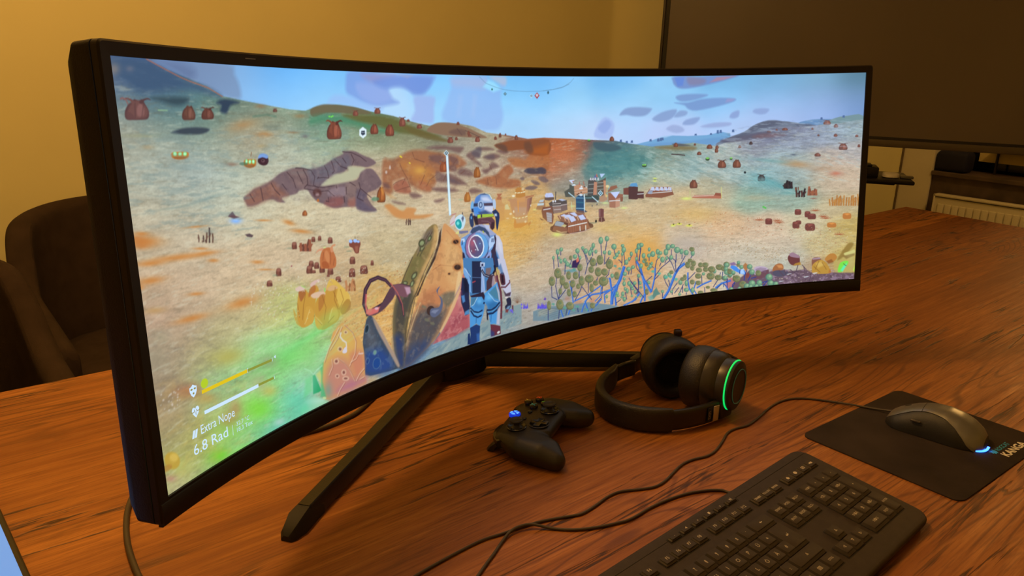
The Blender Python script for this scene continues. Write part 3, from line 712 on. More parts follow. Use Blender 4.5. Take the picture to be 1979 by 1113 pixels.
for (x, y), ch, col in (((38, 27), 'Y', (.80, .62, .16)), ((26, 15), 'X', (.05, .52, .80)), ((50, 15), 'B', (.85, .10, .03)), ((38, 3), 'A', (.12, .60, .08))):
    bt = cpart('face_button', MB().lathe([(5.9, -1), (5.9, 2.6), (5.4, 3.4), (3.8, 3.9), (.2, 4.0)], T(x, y, 0), 28), blk)
    bt['label'] = {'Y': 'black button with a yellow letter', 'X': 'black button with a blue letter', 'B': 'black button with a red letter', 'A': 'black button with a green letter'}[ch]
    v, f = text_mesh(ch, 11)
    cpart('letter', MB().add([(x+a, y+c, 4.35) for a, c in v]+[(x+a+.7, y+c, 4.36) for a, c in v], list(f)+[tuple(i+len(v) for i in q) for q in f]), mat('letter_'+{'Y': 'yellow', 'X': 'blue', 'B': 'red', 'A': 'green'}[ch], col, .4), bt)
for x in (-11, 11):
    cpart('menu_button', MB().lathe([(3.1, -1), (3.1, 1.0), (2.4, 1.6), (.2, 1.7)], T(x, 15, 0) , 22, sx=1.2), blk)
gd = cpart('guide_button', MB().lathe([(8.0, -2), (8.0, .9), (7.2, 1.6), (.2, 1.9)], T(0, 33, -.4), 36), mat('guide_blue_rim', (.01, .03, .25), .3, emit=(.0, .035, .65), estr=.8))
# lit lobes between the arms of an X
mb = MB()
for qd in range(4):
    a0 = qd*PI/2+PI/4; P = []
    for k in range(13):
        a = a0+(-.5+k/12)*(PI/2-.42) + PI/4*0
        P.append((6.2*math.cos(a-PI/4+PI/4), 6.2*math.sin(a-PI/4+PI/4)))
    cx_, cy_ = math.cos(a0)*1.4, math.sin(a0)*1.4
    mb.add([(x, 33+y, 1.9) for x, y in P]+[(cx_, 33+cy_, 1.9)], [tuple(range(14))])
me = mb.mesh('lit_emblem'); me.transform(CM @ T(0, 33, 0) @ rot_z(PI/4) @ T(0, -33, 0)); obj('lit_emblem', me, mat('guide_light', (.1, .3, .9), .4, emit=(.10, .38, 1.0), estr=1.25), gd, recalc=False)
for s in (-1, 1):
    cpart('bumper', MB().loft([[(s*(24+40*t_), 41+2.5*math.sin(PI*t_)-(12*t_**3)+dy, -9-3*t_+dz) for dy, dz in ((0, 4), (4, 2), (5, -3), (3, -7), (-4, -7), (-4, 3))] for t_ in [i/10 for i in range(11)]]), blk, gp, 40)
    L = []
    for t_ in [i/10 for i in range(11)]:
        w_ = 10.5; y = 36+14*math.sin(t_*1.35); z = -15-13*t_-1*t_*t_
        L.append([(s*48-w_, y-8, z), (s*48-w_, y, z), (s*48-w_*.6, y+3.5, z), (s*48+w_*.6, y+3.0, z), (s*48+w_, y-1, z), (s*48+w_, y-9, z)])
    cpart('trigger', MB().loft(L), blk, gp, 50)

# ================================================================ headset
hs = thing('headset', 'black wireless over-ear headphones lying on the table with a glowing green ring', 'headphones', (.16, -.09, 0))
leather = mat('headset_leather', (.019, .015, .013), .42, noise=.1, nscale=50, bump=.3, bscale=700)
hard = mat('headset_plastic', (.015, .012, .011), .38); hard2 = mat('headset_satin', (.030, .025, .021), .35)
outer = [(.226, -.006), (.200, -.005), (.176, -.0075), (.150, -.0145), (.125, -.0245), (.102, -.038), (.083, -.0555), (.070, -.078), (.0645, -.103), (.0700, -.1295), (.0850, -.1545), (.1085, -.173), (.138, -.1850), (.172, -.1920), (.204, -.1940)]
P = cat_rom([(x, y, 0) for x, y in outer], 6)
def band(P, th, z0, z1, i0, i1, r=.006):
    L = []
    for i in range(i0, i1):
        t = (P[min(i+1, len(P)-1)]-P[max(i-1, 0)]).normalized(); nrm = Vector((-t.y, t.x, 0))      # left of travel = inside
        w = (i-i0)/(i1-i0-1); e = min(1, 12*w, 12*(1-w)); tt = th*(.55+.45*e)
        prof = []
        zc, hz = (z0+z1)/2, (z1-z0)/2
        for k in range(20):
            a = 2*PI*k/20; cx, sx = math.cos(a), math.sin(a)
            prof.append(P[i]+nrm*(tt/2+tt/2*math.copysign(abs(cx)**.55, cx))+Vector((0, 0, zc+hz*math.copysign(abs(sx)**.45, sx))))
        L.append(prof)
    return MB().loft(L)
n = len(P)
obj('headband', band(P, .0150, .0015, .0370, 12, n-17), leather, hs, 50)
obj('band_end', band(P, .0085, .006, .033, 0, 14), hard, hs, 50, label='plain plastic end of the band at the far cup')
obj('band_end', band(P, .0100, .004, .034, n-19, n), hard, hs, 50, label='plain plastic end of the band at the near cup')
# near cup
c2 = Vector((.2315, -.1975, .0492)); n2 = Vector((.215, -.975, .02)).normalized()
def cup(c, n, mat_face, name_label, ring=False, mirror=False):
    F = axis_frame(c, n)
    cup_ = obj('ear_cup', MB().lathe([(.2e-3, -.004), (.022, -.0038), (.0360, -.0055), (.0370, -.0085), (.0378, -.0105), (.0378, -.020), (.0378, -.0215), (.0395, -.0225), (.0440, -.030), (.0452, -.041), (.030, -.042)], F, 56, cap=False), hard2, hs, 35, label=name_label)
    obj('cushion', MB().lathe([(.044, -.0405), (.0465, -.043), (.0478, -.050), (.0478, -.060), (.0460, -.070), (.0420, -.0750), (.0365, -.0760), (.0310, -.073), (.0280, -.066), (.0275, -.050)], F, 56, cap=False), leather, cup_, 60)
    obj('inner_pad', MB().lathe([(.0002, -.0555), (.0285, -.055), (.0288, -.050), (.0002, -.050)], F, 40, cap=False), mat('pad_cloth_black', (.008, .007, .008), .9), cup_, 50)
    obj('face_plate', MB().lathe([(.0002, .0002), (.024, .0004), (.0245, .0012), (.0258, .0012), (.0262, .0002), (.033, -.0004), (.0362, -.0018), (.0370, -.0040), (.0355, -.0060)], F, 56, cap=False), mat('cup_face', (.020, .014, .012), .5), cup_, 35)
    obj('inner_ring', MB().lathe([(.0250, .0010), (.0253, .0016), (.0259, .0016), (.0262, .0010)], F, 64, cap=False), mat('dim_green_ring', (.015, .05, .025), .4, emit=(.004, .03, .012), estr=1), cup_, 35)
    return F, cup_
F2, cupB = cup(c2, n2, None, 'near ear cup standing on edge with its round outer face turned outward')
L = []
for k in range(61):
    a = 2*PI*k/60
    L.append([F2 @ Vector(((.0366+dr)*math.cos(a), (.0366+dr)*math.sin(a), -.0072+dz)) for dr, dz in ((0, -.0011), (.0012, -.0007), (.0015, .0004), (.0006, .0014), (-.0008, .0010))])
obj('green_light_ring', MB().loft(L, cap0=False, cap1=False), mat('green_led', (.02, .3, .08), .4, emit=(.0, .62, .10), estr=1.15), cupB, 60)
c1 = Vector((.2460, -.0450, .0500)); n1 = Vector((.56, .83, .03)).normalized()
F1, cupA = cup(c1, n1, None, 'far ear cup with its open cushion turned towards the camera')
v, f = text_mesh('L', .026)
Fi = F1 @ T(0, 0, -.0563) @ Matrix.Rotation(PI, 4, 'Y')
ring_v = [(-.010, -.012), (.012, -.012), (.012, -.007), (-.005, -.007), (-.005, .012), (-.010, .012)]
mb = MB()
for (x0, y0), (x1, y1) in zip(ring_v, ring_v[1:]+ring_v[:1]):
    mb.box(((x0+x1)/2, (y0+y1)/2, 0), (abs(x1-x0)+.0006, abs(y1-y0)+.0006, .0004), Fi @ Matrix.Rotation(-1.9, 4, 'Z'))
obj('cup_letter', mb, mat('dark_violet_print', (.030, .022, .034), .6), cupA)
# yokes
def yoke(F, s, lab):
    mb = MB(); Lp = []
    return mb
bandend = P[-1]
yk = MB(); path = [(.200, -.1885, .0195), (.2160, -.1930, .0200), (.2245, -.1900, .0215)]
yk.box((0, 0, 0), (.030, .014, .028), T(.2105, -.1895, .0190) @ rot_z(.02), .003)
yk.box((0, 0, 0), (.014, .016, .034), T(.2205, -.1850, .0230) @ rot_z(.5), .003)
obj('yoke', yk, hard, hs, 35)
obj('metal_plate', MB().box((0, 0, 0), (.0105, .0012, .0235), T(.1850, -.1955, .0190) @ rot_z(-.12), .0004), mat('plate_tan_metal', (.50, .42, .33), .35, metal=.3), hs, 35)
tgp = obj('name_tag', MB().box((0, 0, 0), (.0062, .0010, .0215), T(.1715, -.1938, .0190) @ rot_z(-.14), .0003), gap_m, hs, 35)
v, f = text_mesh('SXFI', .0068)
obj('tag_lettering', MB().add([T(.1714, -.1945, .0190) @ rot_z(-.14) @ Vector((-y, 0, x)) for x, y in v], f), mat('tag_print', (.30, .26, .20), .5), tgp, recalc=False)
obj('yoke', MB().box((0, 0, 0), (.030, .012, .026), T(.2350, -.0035, .0215) @ rot_z(.25), .003), hard, hs, 35)
obj('volume_stub', MB().box((0, 0, 0), (.012, .010, .012), F1 @ T(-.012, .0465, -.030), .003), mat('stub_dark_red', (.03, .010, .008), .5), hs, 35)
obj('slider', MB().tube([(.222, -.0105, .031), (.200, -.0095, .0318)], .0018, 8), mat('slider_steel', (.30, .26, .22), .3, metal=.8), hs, 40)

# ================================================================ the picture on the screen
# a small painter: filled outlines, soft glows, grain and specks are laid down in screen
# coordinates (1600 x 450 cells) and become the colour attribute of the screen mesh
class Painter:
    def __init__(s, W=1600, H=450, k=1.0):
        s.k = k; s.W, s.H = int(W*k), int(H*k); s.C = np.zeros((s.H, s.W, 3)); s.M = {}
    def smooth(s, P, n=3):
        A = np.asarray(P, float); a, c, d = np.roll(A, 1, 0), np.roll(A, -1, 0), np.roll(A, -2, 0)
        return np.stack([.5*(2*A+(c-a)*t+(2*a-5*A+4*c-d)*t*t+(3*A-a-3*c+d)*t**3) for t in np.arange(n)/n], 1).reshape(-1, 2)
    def sdf(s, P, m):
        P = np.asarray(P, float)*s.k-.5
        x0 = max(0, int(P[:, 0].min()-m)); x1 = min(s.W, int(P[:, 0].max()+m)+2); y0 = max(0, int(P[:, 1].min()-m)); y1 = min(s.H, int(P[:, 1].max()+m)+2)
        if x1 <= x0 or y1 <= y0: return None
        X, Y = np.meshgrid(np.arange(x0, x1, dtype=float), np.arange(y0, y1, dtype=float))
        d = np.full(X.shape, 1e18); ins = np.zeros(X.shape, bool)
        for (ax, ay), (bx, by) in zip(P, np.roll(P, -1, 0)):
            ex_, ey_ = bx-ax, by-ay; wx, wy = X-ax, Y-ay
            t = np.clip((wx*ex_+wy*ey_)/(ex_*ex_+ey_*ey_+1e-12), 0, 1)
            d = np.minimum(d, (wx-ex_*t)**2+(wy-ey_*t)**2)
            if ay != by: ins ^= ((ay > Y) != (by > Y)) & (X < ex_*(Y-ay)/(by-ay)+ax)
        return (slice(y0, y1), slice(x0, x1)), np.where(ins, -1, 1)*np.sqrt(d)
    def fill(s, P, col, soft=.7, alpha=1.):
        soft = max(.6, soft*s.k); r = s.sdf(P, soft+1)
        if r is None: return None
        sl, d = r; a = np.clip(.5-d/soft, 0, 1)*alpha
        s.C[sl] = s.C[sl]*(1-a[..., None])+np.asarray(col, float)*a[..., None]
        return sl, a
    def noise(s, sx, sy, ang=0, seed=0, octv=4):
        rng = np.random.default_rng(seed); out = np.zeros((s.H, s.W)); amp = 1; tot = 0
        Y, X = np.mgrid[0:s.H, 0:s.W]/s.k; c, q = math.cos(ang), math.sin(ang)
        U_, V_ = (X*c+Y*q)/sx, (-X*q+Y*c)/sy
        for o in range(octv):
            g = rng.random((64, 64)); u, v = U_*2**o+7.3*o, V_*2**o+3.1*o
            i, j = np.floor(u).astype(int), np.floor(v).astype(int); fu, fv = u-i, v-j; fu = fu*fu*(3-2*fu); fv = fv*fv*(3-2*fv)
            g_ = lambda a, b: g[b % 64, a % 64]
            out += amp*((g_(i, j)*(1-fu)+g_(i+1, j)*fu)*(1-fv)+(g_(i, j+1)*(1-fu)+g_(i+1, j+1)*fu)*fv); tot += amp; amp *= .55
        return out/tot-.5
    def blend_field(s, pts, sig):
        pts = np.asarray(pts, float); st = 5
        Y, X = np.mgrid[0:s.H+st:st, 0:s.W+st:st]/s.k
        num = 0; den = 1e-9
        for x, y, r, g, b in pts:
            w = np.exp(-((X-x)**2+(1.7*(Y-y))**2)/(2*sig*sig))+1e-7/(1+((X-x)**2+(Y-y)**2)); num = num+w[..., None]*np.array([r, g, b]); den = den+w
        F = num/den[..., None]
        yy = np.arange(s.H)/st; xx = np.arange(s.W)/st; i = yy.astype(int); j = xx.astype(int); fy = (yy-i)[:, None, None]; fx = (xx-j)[None, :, None]
        return (F[i][:, j]*(1-fx)+F[i][:, j+1]*fx)*(1-fy)+(F[i+1][:, j]*(1-fx)+F[i+1][:, j+1]*fx)*fy
    def run(s, cmds):
        for c in cmds:
            o = c[0]
            if o in 'PQE':
                q_ = [v/4 for v in c[1]]; opt = list(c[3:]) or [.8]
                if o == 'E': pts = [(q_[0]+q_[2]*math.cos(PI*i/7)+q_[4]*math.sin(PI*i/7), q_[1]+q_[3]*math.cos(PI*i/7)+q_[5]*math.sin(PI*i/7)) for i in range(14)]
                else: pts = list(zip(q_[::2], q_[1::2]))
                if o == 'Q': pts = s.smooth(pts)
                s.fill(pts, c[2], *opt)
            elif o == 'L':     # line: points, colour, width, alpha, softness, taper
                A = np.array(c[1], float).reshape(-1, 2)/4; n = len(A); w = c[3]; al = c[4] if len(c) > 4 else 1.; sf, tp = c[5:7] if len(c) > 5 else (.7, 0)
                t = A[np.minimum(np.arange(n)+1, n-1)]-A[np.maximum(np.arange(n)-1, 0)]; t /= np.linalg.norm(t, axis=1, keepdims=True)+1e-9
                m = np.stack([-t[:, 1], t[:, 0]], 1)*(w*(1-tp*np.arange(n)/(n-1))/2)[:, None]; s.fill(list(A+m)+list((A-m)[::-1]), c[2], sf, al)
            elif o in 'OU':    # little pods and bulbs, drawn in the affine frame of the command
                f = [v/4 for v in c[1]]; mp = lambda L: [(f[0]+f[2]*x+f[4]*y, f[1]+f[3]*x+f[5]*y) for x, y in L]
                if o == 'O':
                    col, dk = np.array(c[2], float)*.80+4, np.array(c[3], float)*.95; unit = math.hypot(f[2], f[3])
                    s.fill(s.smooth(mp([(-.46, .44), (-.5, .1), (-.38, -.22), (-.22, -.36), (-.12, -.5), (.06, -.42), (.2, -.5), (.32, -.3), (.5, .1), (.46, .44), (.2, .5), (-.2, .5)])), dk, .8)
                    s.fill(s.smooth(mp([(-.36, .40), (-.38, .02), (-.20, -.32), (.04, -.44), (.30, -.22), (.46, .05), (.40, .38), (0, .46)])), col, 3.0)
                    if unit > 7:
                        s.fill(s.smooth(mp([(.02, .30), (.0, -.1), (.16, -.3), (.3, .0), (.26, .3)])), np.minimum(255, col*1.25+8), 2.2, .7)
                        s.fill(mp([(-.12, -.34), (-.06, -.34), (-.04, .4), (-.10, .4)]), dk, .8, .55); s.fill(mp([(.24, -.24), (.29, -.2), (.22, .4), (.17, .4)]), dk, .8, .5)
                        s.fill(s.smooth(mp([(-.46, .1), (-.2, .2), (-.12, .46), (-.4, .48)])), dk*.5+col*.5, 1.2, .8)
                    if c[4]:
                        for sg in (-1, 1): s.fill(s.smooth(mp([(sg*.08, -.34), (sg*.24, -.50), (sg*.46, -.56), (sg*.58, -.44), (sg*.44, -.48), (sg*.28, -.40), (sg*.2, -.26)])), col if sg < 0 else dk, .7)
                else:
                    ripe = c[2]; base, dk, hi = ((118, 160, 122), (84, 126, 112), (165, 198, 148)) if not ripe else ((148, 142, 94), (114, 112, 76), (186, 172, 118))
                    el = lambda cx, cy, a, b: mp([(cx+a*math.cos(PI*i/6), cy+b*math.sin(PI*i/6)) for i in range(12)])
                    s.fill(el(0, 0, 1, 1), dk, .8); s.fill(el(.12, -.1, .82, .82), base, 1.2); s.fill(el(.25, -.3, .38, .4), hi, 1.8, .85)
                    if ripe:
                        s.fill(el(.05, -.35, .5, .35), (104, 106, 70), 1.6, .6); s.fill(el(.1, -.25, .3, .2), (95, 150, 112), 1.2, .5)
                        for k in (-.55, -.25, .1, .4): s.fill(mp([(k-.05, -.7), (k+.05, -.7), (k*.8+.05, .75), (k*.8-.05, .75)]), (95, 92, 58), .8, .6)
            elif o == 'R':
                F = s.blend_field([(p[0]/4, p[1]/4, *p[2:]) for p in c[2]], c[3]); soft = c[4]
                r = s.sdf([(c[1][i]/4, c[1][i+1]/4) for i in range(0, len(c[1]), 2)], soft+1)
                sl, d = r; a = np.clip(.5-d/max(.6, soft), 0, 1)[..., None]; s.C[sl] = s.C[sl]*(1-a)+F[sl]*a
            elif o == 'G':     # soft glow: centre, two half axes, colour, alpha
                cx, cy, ax_, ay_, bx_, by_ = [v/4*s.k for v in c[1]]
                m = 2.6*max(abs(ax_)+abs(bx_), abs(ay_)+abs(by_)); x0, x1 = max(0, int(cx-m)), min(s.W, int(cx+m)+1); y0, y1 = max(0, int(cy-m)), min(s.H, int(cy+m)+1)
                if x1 <= x0 or y1 <= y0: continue
                X, Y = np.meshgrid(np.arange(x0, x1)+.5-cx, np.arange(y0, y1)+.5-cy); D_ = ax_*by_-ay_*bx_
                u, v = (X*by_-Y*bx_)/D_, (-X*ay_+Y*ax_)/D_
                a = (np.exp(-(u*u+v*v)*1.6)*c[3])[..., None]; s.C[y0:y1, x0:x1] = s.C[y0:y1, x0:x1]*(1-a)+np.asarray(c[2], float)*a
            elif o == 'N':     # grain inside an outline
                n = s.noise(*c[2]); r = s.sdf([(c[1][i]/4, c[1][i+1]/4) for i in range(0, len(c[1]), 2)], 8); sl, d = r
                a = np.clip(.5-d/6, 0, 1)*c[3]; s.C[sl] = np.clip(s.C[sl]*(1+(n[sl]*a)[..., None]*np.asarray(c[4])), 0, 255)
            elif o == 'T':     # thresholded patches of a colour inside an outline
                n = s.noise(*c[2]); r = s.sdf([(c[1][i]/4, c[1][i+1]/4) for i in range(0, len(c[1]), 2)], 14); sl, d = r
                a = np.clip(.5-d/c[6], 0, 1)*np.clip((n[sl]-c[3])/c[4], 0, 1)*c[5]; a = a[..., None]; s.C[sl] = s.C[sl]*(1-a)+np.asarray(c[7], float)*a
            elif o == 'S':     # specks: outline, count, size range, colours, alpha, seed, aspect
                P = np.array([(c[1][i]/4, c[1][i+1]/4) for i in range(0, len(c[1]), 2)]); rng = np.random.default_rng(c[6])
                x0, y0 = P.min(0); x1, y1 = P.max(0); n = 0
                for _ in range(c[2]*6):
                    if n >= c[2]: break
                    x, y = rng.uniform(x0, x1), rng.uniform(y0, y1); ins = False
                    for (ax_, ay_), (bx_, by_) in zip(P, np.roll(P, -1, 0)):
                        if (ay_ > y) != (by_ > y) and x < (bx_-ax_)*(y-ay_)/(by_-ay_)+ax_: ins = not ins
                    if not ins: continue
                    n += 1; rr_ = rng.uniform(*c[3]); asp = c[7]; col = c[4][rng.integers(len(c[4]))]; k = 5
                    s.fill([(x+rr_*asp*math.cos(2*PI*i/k), y+rr_*math.sin(2*PI*i/k)) for i in range(k)], col, .9, c[5])
        # the panel shows a slightly milky picture
        g = s.C.mean(2, keepdims=True); s.C = np.clip((s.C*.91+g*.09)*np.array([.935, .990, 1.015])+2, 0, 255)
def screen_picture(k=1.0):
    p = Painter(k=k); p.run(PAINT); return p.C
P, Q, E, R, G, N, T_, S_, L_, O_, U_ = 'PQERGNTSLOU'
